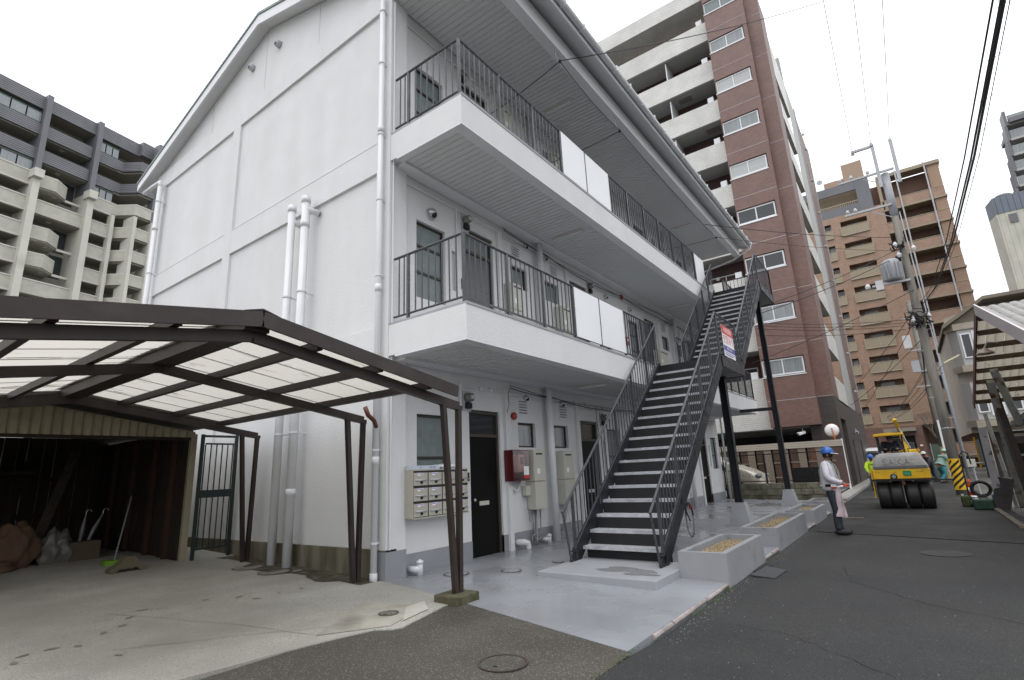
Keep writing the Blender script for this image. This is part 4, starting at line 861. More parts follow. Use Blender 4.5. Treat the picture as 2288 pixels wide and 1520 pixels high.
# moss and weeds on the joint
wd = MB(); rr = random.Random(9)
def tuft(x, y, z, n_, h):
    for _ in range(n_):
        a = rr.uniform(0, 6.28); r = rr.uniform(0, .035); px, py = x+r*math.cos(a), y+r*math.sin(a); l_ = h*rr.uniform(.4, 1); b = rr.uniform(0, 6.28)
        wd.add([(px-.004, py, z), (px+.004, py, z), (px+l_*.5*math.cos(b), py+l_*.5*math.sin(b), z+l_)], [(0, 1, 2)])
for i in range(260): x = rr.uniform(1.2, 4.5); tuft(x, 2.11+rr.gauss(0, .012), hL(2.1), 3, .015)
for x, n_ in ((5.9, 10), (6.1, 6), (7.15, 30), (7.3, 14), (9.2, 20), (8.9, 16), (6.75, 14), (6.5, 10), (9.5, 8)):
    for _ in range(n_): tuft(x+rr.gauss(0, .06), 2.09+rr.gauss(0, .012), -.15, 3, .035)
o = single('weeds', wd, M('weed_green', (.10, .16, .03), .7, .3, 20, col2=(.16, .15, .05), c2scale=9), None, None, (5, 2.1, -.15), kind='stuff'); o['label'] = 'moss and small weeds along the joint between floor and asphalt'; o['category'] = 'weeds'
# ================================================================== buildings around
brt = Mtile('brown_tile', (.165, .090, .074), (.205, .115, .095), (.14, .09, .075), .19, .095, .008)
dkt = Mtile('dark_slate_tile', (.062, .050, .045), (.085, .068, .060), (.03, .025, .022), .5, .06, .008, bump=.5)
wht = Mtile('white_tile', (.62, .61, .58), (.66, .65, .61), (.36, .35, .33), .20, .10, .008)
brk = Mtile('orange_brick_tile', (.30, .18, .12), (.37, .235, .16), (.27, .20, .15), .25, .085, .008)
pnk = Mtile('pink_granite_tile', (.17, .095, .080), (.19, .11, .09), (.10, .06, .05), 1.2, .8, .02)
bgt = Mtile('beige_tile', (.34, .29, .23), (.38, .33, .26), (.24, .2, .16), .2, .09, .008)
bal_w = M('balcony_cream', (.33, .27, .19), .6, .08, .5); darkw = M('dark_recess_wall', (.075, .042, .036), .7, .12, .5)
lgrey = M('light_grey_render', (.42, .42, .41), .6, .05, .3, bump=.1, bscale=10); conc2 = M('pale_concrete_frame', (.58, .57, .51), .7, .07, .25, col2=(.46, .45, .40), c2scale=.5, c2lo=.5, c2hi=.8)
rough2 = M('pebbledash', (.47, .46, .40), .8, .09, 1.5, bump=.3, bscale=15); clad = M('grey_metal_cladding', (.15, .155, .17), .45, .06, .5)
def win2(par, ax, c, sg, u0, u1, z0, z1, fm, gm_, nm=2, fw=.06, name='window'):
    """sliding window standing in plane ax=c; sg outward"""
    f = MB(); a, b = c-sg*.03, c+sg*.03; lo, hi = min(a, b), max(a, b)
    def bx(mb, p, q, r, s_, l_=lo, h_=hi):
        (mb.box(l_, h_, p, q, r, s_) if ax == 'x' else mb.box(p, q, l_, h_, r, s_))
    bx(f, u0, u0+fw, z0, z1); bx(f, u1-fw, u1, z0, z1); bx(f, u0+fw, u1-fw, z0, z0+fw); bx(f, u0+fw, u1-fw, z1-fw, z1)
    for i in range(1, nm): uu = u0+(u1-u0)*i/nm; bx(f, uu-fw*.4, uu+fw*.4, z0+fw, z1-fw)
    fo = part(name, f, fm, par)
    p = MB()
    for i in range(nm):
        a_ = u0+(u1-u0)*i/nm+fw*.5; b_ = u0+(u1-u0)*(i+1)/nm-fw*.5; bx(p, a_, b_, z0+fw, z1-fw, c-.008, c+.008)
    po = part('pane', p, gm_, fo); return fo
RC = random.Random(77); glasspale = M('glass_white_blind', (.42, .43, .42), .2, .08, 2, spec=.6, stretch=(.3, .3, 8))
def copies(o, n_, d):
    ch = [q for q in COL.objects if q.parent == o]
    for i in range(1, n_):
        c = o.copy(); COL.objects.link(c); c.location = o.location+Vector(d)*i; WL[c.name] = WL[o.name]+Vector(d)*i
        for q in ch:
            k_ = q.copy(); COL.objects.link(k_); k_.parent = c
            if q.name.startswith('pane') and RC.random() < .55: k_.material_slots[0].link = 'OBJECT'; k_.material_slots[0].material = RC.choice((glassd, glassf, glasspale))
# ---- brown tiled tower
bt = thing('apartment_building', 'tall brown tiled apartment tower with white balconies behind the staircase', 'building', (30, 5, 0)); ST = 2.9
def fl_(i, z): return z+ST*i
TOP = 33.2; XB, XR_, YS = 30.0, 30.57, 2.62
hol = [(3.55, 5.60, fl_(i, 5.58), fl_(i, 6.50)) for i in range(10)]
m_ = MB(); m_.wall('x', XB, -1, 3.34, 5.60, 2.98, TOP, hol, .25); m_.wall('y', 3.34, -1, XB, XR_, 2.98, TOP); m_.add([(XB, 3.34, 2.98), (XB, 5.6, 2.98), (32, 5.6, 2.98), (32, 3.34, 2.98)], [(3, 2, 1, 0)]); part('bay_wall', m_, brt, bt)
m_ = MB()
for i in range(10): m_.box(XB+.25, XB+.3, 3.34, 5.6, fl_(i, 5.5), fl_(i, 6.6))
m_.wall('y', 5.60, 1, XB, 31.6, 2.98, TOP, [(XB, XB+.7, fl_(i, 5.58), fl_(i, 6.50)) for i in range(10)], .05)
part('bay_side_wall', m_, brt, bt)
w_ = win2(bt, 'x', XB+.10, -1, 3.60, 5.58, 5.62, 6.46, framew, glasscurt, 2, .07); copies(w_, 10, (0, 0, ST))
w_ = part('sill', MB().box(XB-.03, XB+.25, 3.55, 5.63, 5.53, 5.58), framew, bt); copies(w_, 10, (0, 0, ST))
w_ = part('corner_window', MB().box(XB+.02, XB+.6, 5.56, 5.60, 5.60, 6.48), framew, bt); copies(w_, 10, (0, 0, ST))
m_ = MB(); m_.wall('x', XR_, -1, YS, 3.34, 4.36, 29.0); part('front_wall', m_, brt, bt)
m_ = MB(); m_.wall('x', XR_, -1, YS, 3.9, -.2, 4.34); m_.wall('y', YS, -1, XR_, 49, -.2, 4.34, [(31.6, 34.2, -.1, 3.3), (36.2, 37.0, -.1, 2.3), (42, 43, -.1, 2.4)], .5); m_.box(XR_+.02, 49, YS+.02, 3.3, 4.30, 4.36); part('base_wall', m_, dkt, bt)
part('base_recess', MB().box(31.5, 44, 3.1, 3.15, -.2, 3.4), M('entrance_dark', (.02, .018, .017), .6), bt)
for i in range(10):
    jt = MB(); jt.box(XB-.006, XB-.001, 3.33, 5.61, fl_(i, 4.30), fl_(i, 4.335)); jt.box(XR_-.006, XR_-.001, YS, 3.33, fl_(i, 4.36), fl_(i, 4.395))
    part('joint_line', jt, M('pale_joint', (.36, .34, .34), .7), bt)
m_ = MB(); m_.wall('y', YS, -1, XR_, 32.8, 4.36, 29.0); m_.box(32.78, 32.8, YS+.01, 4.2, 4.36, 29.0); m_.box(XR_+.02, 32.78, YS+.02, 3.34, 28.8, 28.99); m_.wall('y', YS, -1, 42.3, 49, 4.36, 27.4, [(45.4, 45.7, fl_(i, 5.8), fl_(i, 7.2)) for i in range(7)], .1); part('side_wall', m_, M('mauve_brown_tile', (.17, .105, .09), .55, .06, .5), bt)
m_ = MB(); m_.wall('y', YS, -1, 38.0, 42.2, 4.36, 27.5); m_.box(38.05, 38.5, YS+.01, YS+1.2, 27.5, 29.6); m_.box(42.2, 42.32, YS-.06, YS+.3, 4.36, 27.7); m_.box(48.95, 49.05, YS-.05, YS+.3, 4.3, 27.6); part('side_panel_wall', m_, lgrey, bt)
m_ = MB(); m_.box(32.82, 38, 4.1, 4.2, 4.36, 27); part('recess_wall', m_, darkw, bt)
for i in range(9):
    z = fl_(i, 4.36) if i < 8 else 26.05; m_ = MB(); m_.box(32.8, 38.0, YS+.0, YS+.12, z+.05, z+1.25); m_.box(32.8, 38.0, YS, 4.1, z-.12, z+.049); part('side_balcony', m_, wht, bt)
    part('side_lamp', MB().lathe((46.3, YS, z+1.6), [(.12, 0), (.12, -.1), (.06, -.14)], 8, 'y'), greyl, bt)
# balcony side facing the street corner
Yl, Yr = 13.5, 5.72
for i in range(9):
    z = fl_(i, 5.65)
    m_ = MB(); m_.box(30.6, 30.75, Yr-(.1 if i == 0 else 0), Yl, z-(1.38 if i else 2.70), z); part('balcony_parapet', m_, wht, bt)
    m_ = MB(); m_.box(30.76, 32.2, Yr, Yl, z-1.37, z-1.20); part('balcony_slab', m_, lgrey, bt)
    part('balcony_post', MB().box(30.66, 30.95, 5.95, 6.30, z, z+.38), framew, bt)
    part('rain_pipe', MB().tube([(30.85, 5.70, z), (30.85, 5.70, z+1.5)], .05, 6), greyl, bt)
    if i in (6, 7): part('ceiling_hatch', MB().box(31.2, 31.7, 7.4+(7-i)*-1.4, 8.2+(7-i)*-1.4, z-1.40, z-1.375), M('hatch_grey', (.22, .2, .19), .5), bt)
    for yy in (7.6, 10.2): part('balcony_lamp', MB().lathe((32.18, yy, z+.75), [(.12, 0), (.12, -.08), (.05, -.12)], 8, 'x'), framew, bt)
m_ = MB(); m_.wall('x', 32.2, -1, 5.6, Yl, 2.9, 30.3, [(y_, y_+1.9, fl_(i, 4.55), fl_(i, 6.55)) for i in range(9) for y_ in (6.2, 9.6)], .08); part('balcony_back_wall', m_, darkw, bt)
for y_ in (6.2, 9.6): w_ = win2(bt, 'x', 32.26, -1, y_, y_+1.9, 4.57, 6.53, framew, glasscurt, 2); copies(w_, 9, (0, 0, ST))
for yy in (8.6,):
    w_ = part('partition', MB().box(30.8, 32.18, yy-.03, yy+.03, 5.65, 7.1), framew, bt); copies(w_, 8, (0, 0, ST))
m_ = MB(); m_.box(30.55, 32.5, 5.70, Yl, 30.55, 31.7); part('roof_band', m_, wht, bt)
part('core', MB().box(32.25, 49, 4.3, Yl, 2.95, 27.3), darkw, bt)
part('roof_slab', MB().box(XB+.3, 32.2, 3.36, 5.58, TOP-.3, TOP-.01), lgrey, bt)
part('soffit', MB().box(30.62, 40, 3.4, 13.5, 2.92, 2.96), lgrey, bt)
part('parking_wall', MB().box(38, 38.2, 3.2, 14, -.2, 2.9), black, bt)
m_ = MB(); m_.tube([(31.9, 4.0, 0), (31.9, 4.0, 2.9)], .07, 8); part('parking_pipe', m_, M('brown_pipe', (.07, .05, .045), .5), bt)
def cctv(p, d, lab):
    t = thing('bullet_camera', lab, 'security camera', p); p = Vector(p); d = Vector(d).normalized(); part('housing', MB().beam(p, p+d*.42, .16, .14), stick, t, bevel=.02); part('bracket', MB().tube([p+d*.12, p+d*.1+Vector((0, 0, .22))], .02, 6), greyl, t); part('lens', MB().beam(p+d*.42, p+d*.43, .1, .1), black, t); return t
cctv((30.3, 4.15, 2.66), (-.4, .35, -.12), 'white bullet camera hanging under the brown bay'); cctv((38.0, 2.5, 2.75), (-1, -.2, 0), 'white bullet camera on the dark tiled base by the entrance')
# ---- orange brick apartment block closing the street
bb = thing('apartment_building', 'orange brick apartment block with balcony windows at the end of the street', 'building', (72, 0, -.6)); SB = 2.8; XF = 72
def f2(i, z): return z+SB*i
hol = [(-.66, 2.05, f2(i, 4.78), f2(i, 6.70)) for i in range(9)]+[(3.06, 3.72, f2(i, 4.85), f2(i, 6.74)) for i in range(9)]
m_ = MB(); m_.wall('x', XF, -1, -1.62, 6.5, 4.36, 29.9, hol, 1.1); m_.wall('x', XF+.02, -1, -2.45, -1.62, 4.36, 30); part('brick_wall', m_, brk, bb)
m_ = MB()
for i in range(9): m_.box(XF+1.1, XF+1.15, -.8, 4, f2(i, 4.7), f2(i, 6.8))
part('recess_back', m_, brk, bb)
w_ = win2(bb, 'x', XF+1.06, -1, .2, 1.5, 4.85, 6.55, greyl, glasscurt, 2); copies(w_, 9, (0, 0, SB))
w_ = win2(bb, 'x', XF+.5, -1, 3.12, 3.66, 4.9, 6.6, greyl, glasscurt, 1); copies(w_, 9, (0, 0, SB))
for (a, b, zt) in ((-.72, 2.12, 5.92), (3.0, 3.78, 5.85)):
    w_ = part('balcony_panel', MB().box(XF-.14, XF-.10, a, b, 4.86, zt), bal_w, bb); copies(w_, 9, (0, 0, SB))
    m_ = MB(); m_.box(XF-.17, XF-.11, a-.03, b+.03, zt, zt+.05); m_.box(XF-.17, XF-.11, a-.03, b+.03, 4.80, 4.86); m_.box(XF-.17, XF-.141, a-.03, a+.02, 4.86, zt); m_.box(XF-.17, XF-.141, b-.02, b+.03, 4.86, zt); m_.box(XF-.17, XF-.141, (a+b)/2-.02, (a+b)/2+.02, 4.86, zt); w_ = part('balcony_frame', m_, M('cream_rail', (.42, .38, .29), .5), bb); copies(w_, 9, (0, 0, SB))
m_ = MB(); m_.wall('x', XF-.15, -1, -1.3, 6.5, -.7, 4.36, [(-.5, 2.0, -.7, 3.3), (2.9, 3.9, .5, 2.2)], 1.0); m_.box(XF-.14, XF+.1, -1.3, 6.5, 4.3, 4.37); part('podium_wall', m_, pnk, bb)
part('entrance_canopy', MB().box(XF-.9, XF-.1, -.75, 2.15, 3.75, 4.1), M('canopy_grey', (.28, .25, .21), .5), bb)
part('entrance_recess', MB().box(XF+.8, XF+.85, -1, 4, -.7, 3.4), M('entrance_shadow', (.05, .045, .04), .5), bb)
w_ = win2(bb, 'x', XF+.6, -1, -.3, 1.6, -.6, 2.6, greyl, glassd, 3, .06, 'entrance_door')
for y_ in (-.9, 2.4): part('porch_lamp', MB().lathe((XF-.2, y_, 1.9+.3*(y_ < 0)), [(.02, -.12), (.13, -.1), (.13, .04), (.04, .1)], 10), M('lit_lamp_glass', (.9, .75, .5), .4), bb)
part('notice_board', MB().box(XF-.2, XF-.15, -2.0, -1.35, -.1, 1.0), black, bb)
# balconied right part
hol = []
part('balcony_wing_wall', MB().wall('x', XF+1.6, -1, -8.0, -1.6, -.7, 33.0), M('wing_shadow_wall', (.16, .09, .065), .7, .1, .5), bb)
for i in range(11):
    zt = f2(i, 3.95-SB)
    part('wing_parapet', MB().box(XF, XF+.15, -8.15, -2.46, zt, zt+1.05), brk, bb)
    m_ = MB(); m_.box(XF-.08, XF+1.6, -8.25, -2.46, zt-.22, zt-.002); part('wing_slab', m_, bal_w, bb)
    m_ = MB(); m_.box(XF+.02, XF+.08, -8.15, -2.46, zt+1.12, zt+1.17)
    for k_ in range(7): yy = -8.1+k_*.93; m_.box(XF+.03, XF+.07, yy-.02, yy+.02, zt+1.05, zt+1.12)
    part('wing_rail', m_, M('cream_rail', (.4, .36, .28)), bb)
    for ya_, yb_ in ((-6.9, -5.9), (-3.6, -2.8)): part('flat_door', MB().box(XF+1.55, XF+1.599, ya_, yb_, zt+.1, zt+1.9), M('brown_flat_door', (.045, .02, .015), .5), bb)
m_ = MB(); m_.box(XF-.08, XF+1.6, -8.3, -2.46, 33.1, 33.5); m_.box(XF, XF+1.6, -2.6, -2.3, 29, 33.5); part('wing_roof', m_, bal_w, bb)
part('wing_end_wall', MB().box(XF+.1, XF+1.6, -8.15, -7.1, -.7, 33.1), M('wing_beige', (.34, .23, .16), .7, .05), bb)
for yy in (-4.2, -6.9): m_ = MB(); m_.box(XF-.22, XF-.10, yy-.07, yy+.07, -.6, 33.6); part('wing_mast', m_, greyl, bb)
# grey top floors and penthouse
for zz in (30.0, 32.9): m_ = MB(); m_.box(XF+.3, XF+.5, -1.2, 6.5, zz, zz+1.1); part('grey_band', m_, clad, bb)
part('grey_pier', MB().box(XF+.25, XF+.9, -1.6, -.2, 29.9, 34), clad, bb)
for zz in (31.15,): part('top_rail', MB().box(XF+.3, XF+.34, -.2, 6.5, zz+.3, zz+.36), M('cream_rail', (.4, .36, .28)), bb)
w_ = MB()
for k_ in range(30): w_.box(XF+.3, XF+.34, -.1+k_*.22, -.06+k_*.22, 31.1, 31.45)
part('top_rail_bars', w_, M('cream_rail', (.4, .36, .28)), bb, kind='stuff')
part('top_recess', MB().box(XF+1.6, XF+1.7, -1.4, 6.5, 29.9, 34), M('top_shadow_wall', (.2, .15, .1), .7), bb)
part('penthouse', MB().box(XF+2, XF+6, -1.35, .82, 33.5, 37.3), M('peach_render', (.36, .26, .19), .7, .04, .3), bb); part('penthouse', MB().box(XF+2.2, XF+6, .82, 3.0, 33.5, 35.6), M('peach_render', (.36, .26, .19)), bb)
part('building_core', MB().box(XF+1.75, XF+12, -8.1, 6.5, -.7, 33), M('wing_beige', (.34, .23, .16)), bb)
an = thing('antenna', 'thin television antenna with a small dish on the brick block roof', 'antenna', (XF+2.3, 3.3, 35.0)); m_ = MB(); m_.tube([(XF+2.3, 3.4, 34), (XF+2.3, 3.4, 38.4)], .03, 5); part('mast', m_, greyl, an)
for zz in (37.2, 38.0): part('arm', MB().box(XF+2.28, XF+2.32, 2.6, 4.4, zz, zz+.04), greyl, an)
part('dish', MB().lathe((XF+2.2, 3.4, 36.0), [(.35, 0), (.3, .06), (.1, .12)], 14, 'x'), greyl, an)
# ---- grey and beige apartment block on the left
TH = math.radians(12.5); K = 1.4; DD = 45*K
dL = Vector((math.cos(TH), math.sin(TH), 0)); nL = Vector((-math.sin(TH), math.cos(TH), 0))     # nL points away from us
lb = thing('apartment_building', 'large beige and dark grey apartment block far behind the carport', 'building', tuple(nL*DD+dL*20*K))
class LMB(MB):   # boxes in the block's own frame: u along the facade, w outward to us, z
    def lb(s, u0, u1, w0, w1, z0, z1):
        P = []
        for z in (z0, z1):
            for (u, w) in ((u0, w0), (u1, w0), (u1, w1), (u0, w1)): P.append(dL*u+nL*(DD-w)+Vector((0, 0, z)))
        return s.add(P, [(0, 1, 2, 3), (7, 6, 5, 4), (4, 5, 1, 0), (5, 6, 2, 1), (6, 7, 3, 2), (7, 4, 0, 3)])
    def lp(s, pts, z0, z1):
        n_ = len(pts); P = [dL*u+nL*(DD-w)+Vector((0, 0, z)) for z in (z0, z1) for u, w in pts]
        return s.add(P, [tuple(range(n_)), tuple(range(n_, 2*n_))[::-1]]+[(i+n_, (i+1) % n_+n_, (i+1) % n_, i) for i in range(n_)])
def zc(z45): return 1.35+(z45-1.35)*K
ZTOP = zc(30.5); ZD = zc(24.1); SS = 2.83
lbk = M('beige_back_wall', (.27, .26, .22), .8, .08, .3); vdark = M('deep_shadow_glass', (.03, .035, .04), .3, .2, .4)
ribm = Mtile('ribbed_grey_cladding', (.16, .163, .18), (.17, .173, .19), (.05, .051, .056), 50, .22, .035, bump=.6)
green = M('green_frame', (.015, .06, .05), .4)
part('back_wall', LMB().lb(10*K, 30*K, -2.4, -2.2, -1, ZTOP-.5), lbk, lb); part('roof_slab', LMB().lb(10*K, 30*K, -2.3, -.31, ZTOP-1.5, ZTOP-1.3), lbk, lb)
part('block_core', LMB().lb(10*K, 30*K, -14, -2.5, -1, ZTOP-.6), lbk, lb)
part('roof_parapet', LMB().lb(10*K, 21.3*K, -.3, 0, ZTOP-1.5, ZTOP), ribm, lb); part('roof_parapet', LMB().lb(21.1*K, 24.4*K, -.3, .02, ZTOP-1.5, ZTOP+.12), ribm, lb); part('roof_parapet', LMB().lb(24.4*K, 30*K, -.3, .6, ZTOP-1.5, ZTOP+.3), ribm, lb)
for u in (17.68, 21.2): part('pier', LMB().lb((u-.18)*K, (u+.18)*K, -2.3, .5, ZD, ZTOP+.15), clad, lb); part('pier', LMB().lb((u-.22)*K, (u+.22)*K, -2.3, .7, -1, ZD-.01), conc2, lb); part('pier_cap', LMB().lb((u-.34)*K, (u+.24)*K, 0, 1.2, ZD-.7, ZD+.2), conc2, lb)
for u in (22.95, 23.95, 25.35): part('pier', LMB().lb((u-.13)*K, (u+.13)*K, -.3 if u < 23 else .3, .5 if u < 23 else 2.2, -1, ZD-1.4), conc2, lb)
part('pier', LMB().lb(25.2*K, 25.6*K, 1, 2.0, ZD-1.4, ZTOP+.2), clad, lb)
nfl = 14
for i in range(nfl):
    zt = ZTOP-1.5-2.75*i-1.55 if False else zc(28.2)-SS*i           # parapet top of this storey
    if zt < 3: break
    dk = zt > ZD+.4; mt = ribm if dk else rough2
    # left bay and right bay: flat balconies
    for (ua, ub) in ((10, 17.5), (21.38, 22.9)):
        part('balcony_front', LMB().lb(ua*K, ub*K, -.18, .05, zt-1.3, zt), mt, lb)
        part('balcony_floor', LMB().lb(ua*K, ub*K, -2.2, -.18, zt-1.42, zt-1.2), lbk if not dk else lbk, lb)
        if not dk: part('coping', LMB().lb(ua*K, ub*K, -.22, .10, zt+.001, zt+.13), conc2, lb); part('coping', LMB().lb(ua*K, ub*K, -.2, .09, zt-1.45, zt-1.301), conc2, lb)
        if i in (0, 2) :
            w0, w1 = zt+.01, zt+SS-1.5
            f = part('window', LMB().lb(ua*K, ub*K, -.14, -.02, w0, w0+.12).lb(ua*K, ub*K, -.14, -.02, w1-.1, w1), green, lb)
            m_ = LMB(); n_ = 3 if ub-ua < 3 else 8
            for k_ in range(n_): a = ua+(ub-ua)*k_/n_; b = ua+(ub-ua)*(k_+1)/n_; m_.lb(a*K+.06, b*K-.06, -.1, -.06, w0+.12, w1-.1)
            part('pane', m_, glasscurt, f)
        else:
            for (wa, wb) in ((ua+.25, ua+.95),) if ub-ua < 3 else ((ua+2, ua+3.6), (ua+4.2, ua+5), (ua+5.6, ua+6.9)):
                f = part('window', LMB().lb(wa*K, wb*K, -2.2, -2.14, zt-1.1, zt+.9), framed, lb)
                part('pane', LMB().lb(wa*K+.1, (wa+wb)/2*K-.05, -2.14, -2.12, zt-1.0, zt+.8).lb((wa+wb)/2*K+.05, wb*K-.1, -2.14, -2.12, zt-1.0, zt+.8), glassd if i % 2 else glasscurt, f)
    # middle bay: straight and slanted balconies
    ua, ub = 17.92, 20.98
    if dk or i % 3 == 0:
        part('balcony_front', LMB().lb(ua*K, ub*K, -.18, .05, zt-1.35, zt+.05), mt, lb); part('balcony_floor', LMB().lb(ua*K, ub*K, -2.2, -.18, zt-1.45, zt-1.22), lbk, lb)
        if not dk: part('coping', LMB().lb(ua*K, ub*K, -.22, .10, zt+.051, zt+.18), conc2, lb)
    else:
        P = [(ua*K, .05), (19.0*K, .35), (20.0*K, -.7), (20.0*K, -.9), (19.0*K, .15), (ua*K, -.13)]
        part('slanted_balcony', LMB().lp(P, zt-1.3, zt), rough2, lb); part('coping', LMB().lp([(u_, w_+.02) for u_, w_ in P], zt+.001, zt+.13), conc2, lb)
        part('balcony_floor', LMB().lp([(ua*K, -.13), (19.0*K, .15), (20.0*K, -.9), (20.0*K, -2.2), (ua*K, -2.2)], zt-1.4, zt-1.2), conc2, lb); part('edge_beam', LMB().lb(20.0*K, 20.98*K, -1.0, -.8, zt-1.5, zt-1.25), conc2, lb)
        part('recess_door', LMB().lb(20.05*K, 20.9*K, -2.2, -2.1, zt-1.2, zt+1.2), vdark, lb)
    part('wall_lamp', LMB().lb(19.3*K-.2, 19.3*K+.2, -1.2, -.8, zt-1.5, zt-1.42), conc2, lb)
    part('dark_opening', LMB().lb(18.5*K, 19.4*K, -2.2, -2.12, zt-1.0, zt+.9), vdark, lb)
    # right projecting part
    P = [(22.9*K, .05), (23.3*K, .05), (23.95*K, 2.0), (25.35*K, 2.0), (25.35*K, 1.8), (24.1*K, 1.8), (23.45*K, -.15), (22.9*K, -.15)]
    part('balcony_front', LMB().lp(P, zt-1.2, zt), mt, lb)
    if not dk: part('coping', LMB().lp([(u_, w_+.03) for u_, w_ in P], zt+.001, zt+.13), conc2, lb)
    part('balcony_floor', LMB().lp([(22.9*K, -.15), (23.45*K, -.15), (24.1*K, 1.8), (25.35*K, 1.8), (25.35*K, -2.2), (22.9*K, -2.2)], zt-1.4, zt-1.15), lbk, lb)
    part('dark_opening', LMB().lb(23.2*K, 24.2*K, -2.2, -2.1, zt-1.1, zt+.9), vdark, lb)
    part('balcony_front', LMB().lb(25.6*K, 30*K, .2, .4, zt-1.2, zt), mt, lb)
# ---- grey clad block and tower on the right
cw_ = thing('warehouse', 'tall cream and blue grey clad block at the right edge', 'building', (45, -7.5, 0)); V = [(45, -7.25), (46.3, -7.02), (48.5, -9.5), (48.5, -16), (45.0, -16)]
rbm = Mtile('cream_ribbed_sheet', (.50, .49, .42), (.52, .51, .44), (.40, .39, .33), .3, 60, .02); rbb = Mtile('blue_ribbed_sheet', (.13, .16, .20), (.14, .17, .21), (.06, .07, .09), .3, 60, .02)
part('cream_wall', MB().prism([(x, y, -.5) for x, y in V[::-1]], (0, 0, 16.9)), rbm, cw_); part('blue_band', MB().prism([(x-.03*(x < 46), y, 16.4) for x, y in V[::-1]], (0, 0, 1.15)), rbb, cw_)
part('louvre_panel', MB().box(44.94, 44.99, -8.2, -7.8, 15.6, 16.2), clad, cw_); part('roof_hatch', MB().lathe((45.6, -7.9, 17.55), [(.5, 0), (.5, .15), (.4, .25)], 14), clad, cw_)
tw = thing('tower_block', 'dark tower block with glass fronted balconies at the upper right edge', 'building', (60, -12, 0))
part('tower_wall', MB().box(60.5, 64, -24, -12.4, 0, 29.2), M('tower_grey', (.16, .16, .165), .6, .05), tw)
for i in range(7):
    z = 20.4+i*1.45*1.0
    o0 = -11.1-.12*i
    part('balcony_slab', MB().box(59.2, 60.5, -24, o0-.1, z-.2, z), lgrey, tw); part('balcony_glass', MB().box(59.2, 59.26, -24, o0-.15, z+.001, z+.75), glasscurt, tw); part('tower_pier', MB().box(59.1, 60.5, o0-.1, o0+.1, z-.2, z+1.2), clad, tw)
part('roof_edge', MB().box(58.8, 64, -24, -12.0, 29.0, 29.4), clad, tw)
# ---- beige tiled house
th = thing('house', 'beige tiled three storey house with stacked corner bay windows behind the utility pole', 'house', (42, -3.5, -.2)); XH = 42
m_ = MB(); m_.wall('x', XH, -1, -12, -3.05, 2.4, 9.5); m_.prism([(XH, -3.05, 9.5), (XH, -4.97, 9.9), (XH, -12, 9.9), (XH, -12, 9.5)], (.2, 0, 0)); m_.wall('y', -3.05, 1, XH, 52, 2.4, 9.3); part('tile_wall', m_, bgt, th)
for z in (5.95, 8.5, 2.7): m_ = MB(); m_.prism([(XH-.02, -6.5, z), (XH-.9, -6.2, z), (XH-.9, -3.3, z), (XH-.02, -2.9, z)][::-1], (0, 0, .38)); part('bay_band', m_, bgt, th)
for i, z in enumerate((3.1, 6.35)):
    m_ = MB(); m_.prism([(XH-.02, -6.2, z), (XH-.8, -5.9, z), (XH-.8, -3.45, z), (XH-.02, -3.05, z)][::-1], (0, 0, 2.2)); part('bay', m_, lgrey, th)
    for (a, b) in ((-3.95, -3.55), (-5.4, -4.9)): win2(th, 'x', XH-.84, -1, a-.1, b, z+.4, z+1.9, framew, glassd, 1, .07)
    m_ = MB(); m_.box(XH-.84, XH-.79, -4.75, -4.1, z+.2, z+2.0); part('bay_panel', m_, framew, th)
m_ = MB(); m_.prism([(XH-1.0, -2.85, 8.9), (XH-1.0, -5.0, 10.3), (XH-1.0, -12, 10.3), (XH-1.0, -12, 10.1), (XH-1.0, -5.0, 10.1), (XH-1.0, -2.85, 8.7)], (11, 0, 0)); part('roof', m_, M('brown_roof', (.2, .17, .13), .6, .1, 1), th)
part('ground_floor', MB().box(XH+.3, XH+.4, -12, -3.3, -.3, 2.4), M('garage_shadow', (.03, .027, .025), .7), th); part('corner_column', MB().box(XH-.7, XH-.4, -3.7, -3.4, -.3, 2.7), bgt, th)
# ---- open shed at the right
ws = thing('market_shed', 'open roadside shed with a corrugated gable roof on rusty white steel posts', 'shed', (16, -2.5, -.15))
XG, ZG = 14.0, 4.12; XFr, ZFr = 19.0, 2.52; XN, ZN = 8.6, 2.35; YV = -1.58
shc = M('rusty_white_steel', (.42, .42, .38), .5, .12, 3, col2=(.16, .07, .03), c2scale=3.5, c2lo=.56, c2hi=.68); osb = M('oiled_beam', (.11, .08, .05), .8, .3, 3, stretch=(2, 2, 2)); cor = M('corrugated_sheet', (.22, .21, .20), .45, .12, 2, col2=(.14, .10, .07), c2scale=1.5, c2lo=.5, c2hi=.8)
far_sheet = pm.copy(); far_sheet.name = 'grimy_translucent_sheet'
for e_, c_ in zip([q for q in far_sheet.node_tree.nodes if q.type == 'VALTORGB'][0].color_ramp.elements, ((.12, .09, .06, 1), (.34, .31, .25, 1))): e_.color = c_
def slope(xa, za, xb, zb, ya, yb, name, mat, dz=.05, w=.16):
    n_ = int((ya-yb)/w); me_done = None
    for i in range(n_):
        y1_ = ya-i*w; y2_ = y1_-w+.006; m_ = MB()
        for (y, h) in ((y1_, 0), (y1_-w*.3, .022), (y1_-w*.6, .022), (y2_, 0)): m_.v += [Vector((xa, y, za+dz+h)), Vector((xb, y, zb+dz+h))]
        m_.f = [(0, 1, 3, 2), (2, 3, 5, 4), (4, 5, 7, 6)] if mat is not far_sheet or i % 3 else [(0, 1, 3, 2), (2, 3, 5, 4), (4, 5, 7, 6)]; part(name, m_, mat, ws)
slope(XG, ZG, XFr, ZFr, YV, YV-4.2, 'roof_sheet', far_sheet); slope(XG, ZG, XN, ZN, YV, YV-4.2, 'roof_sheet', cor)
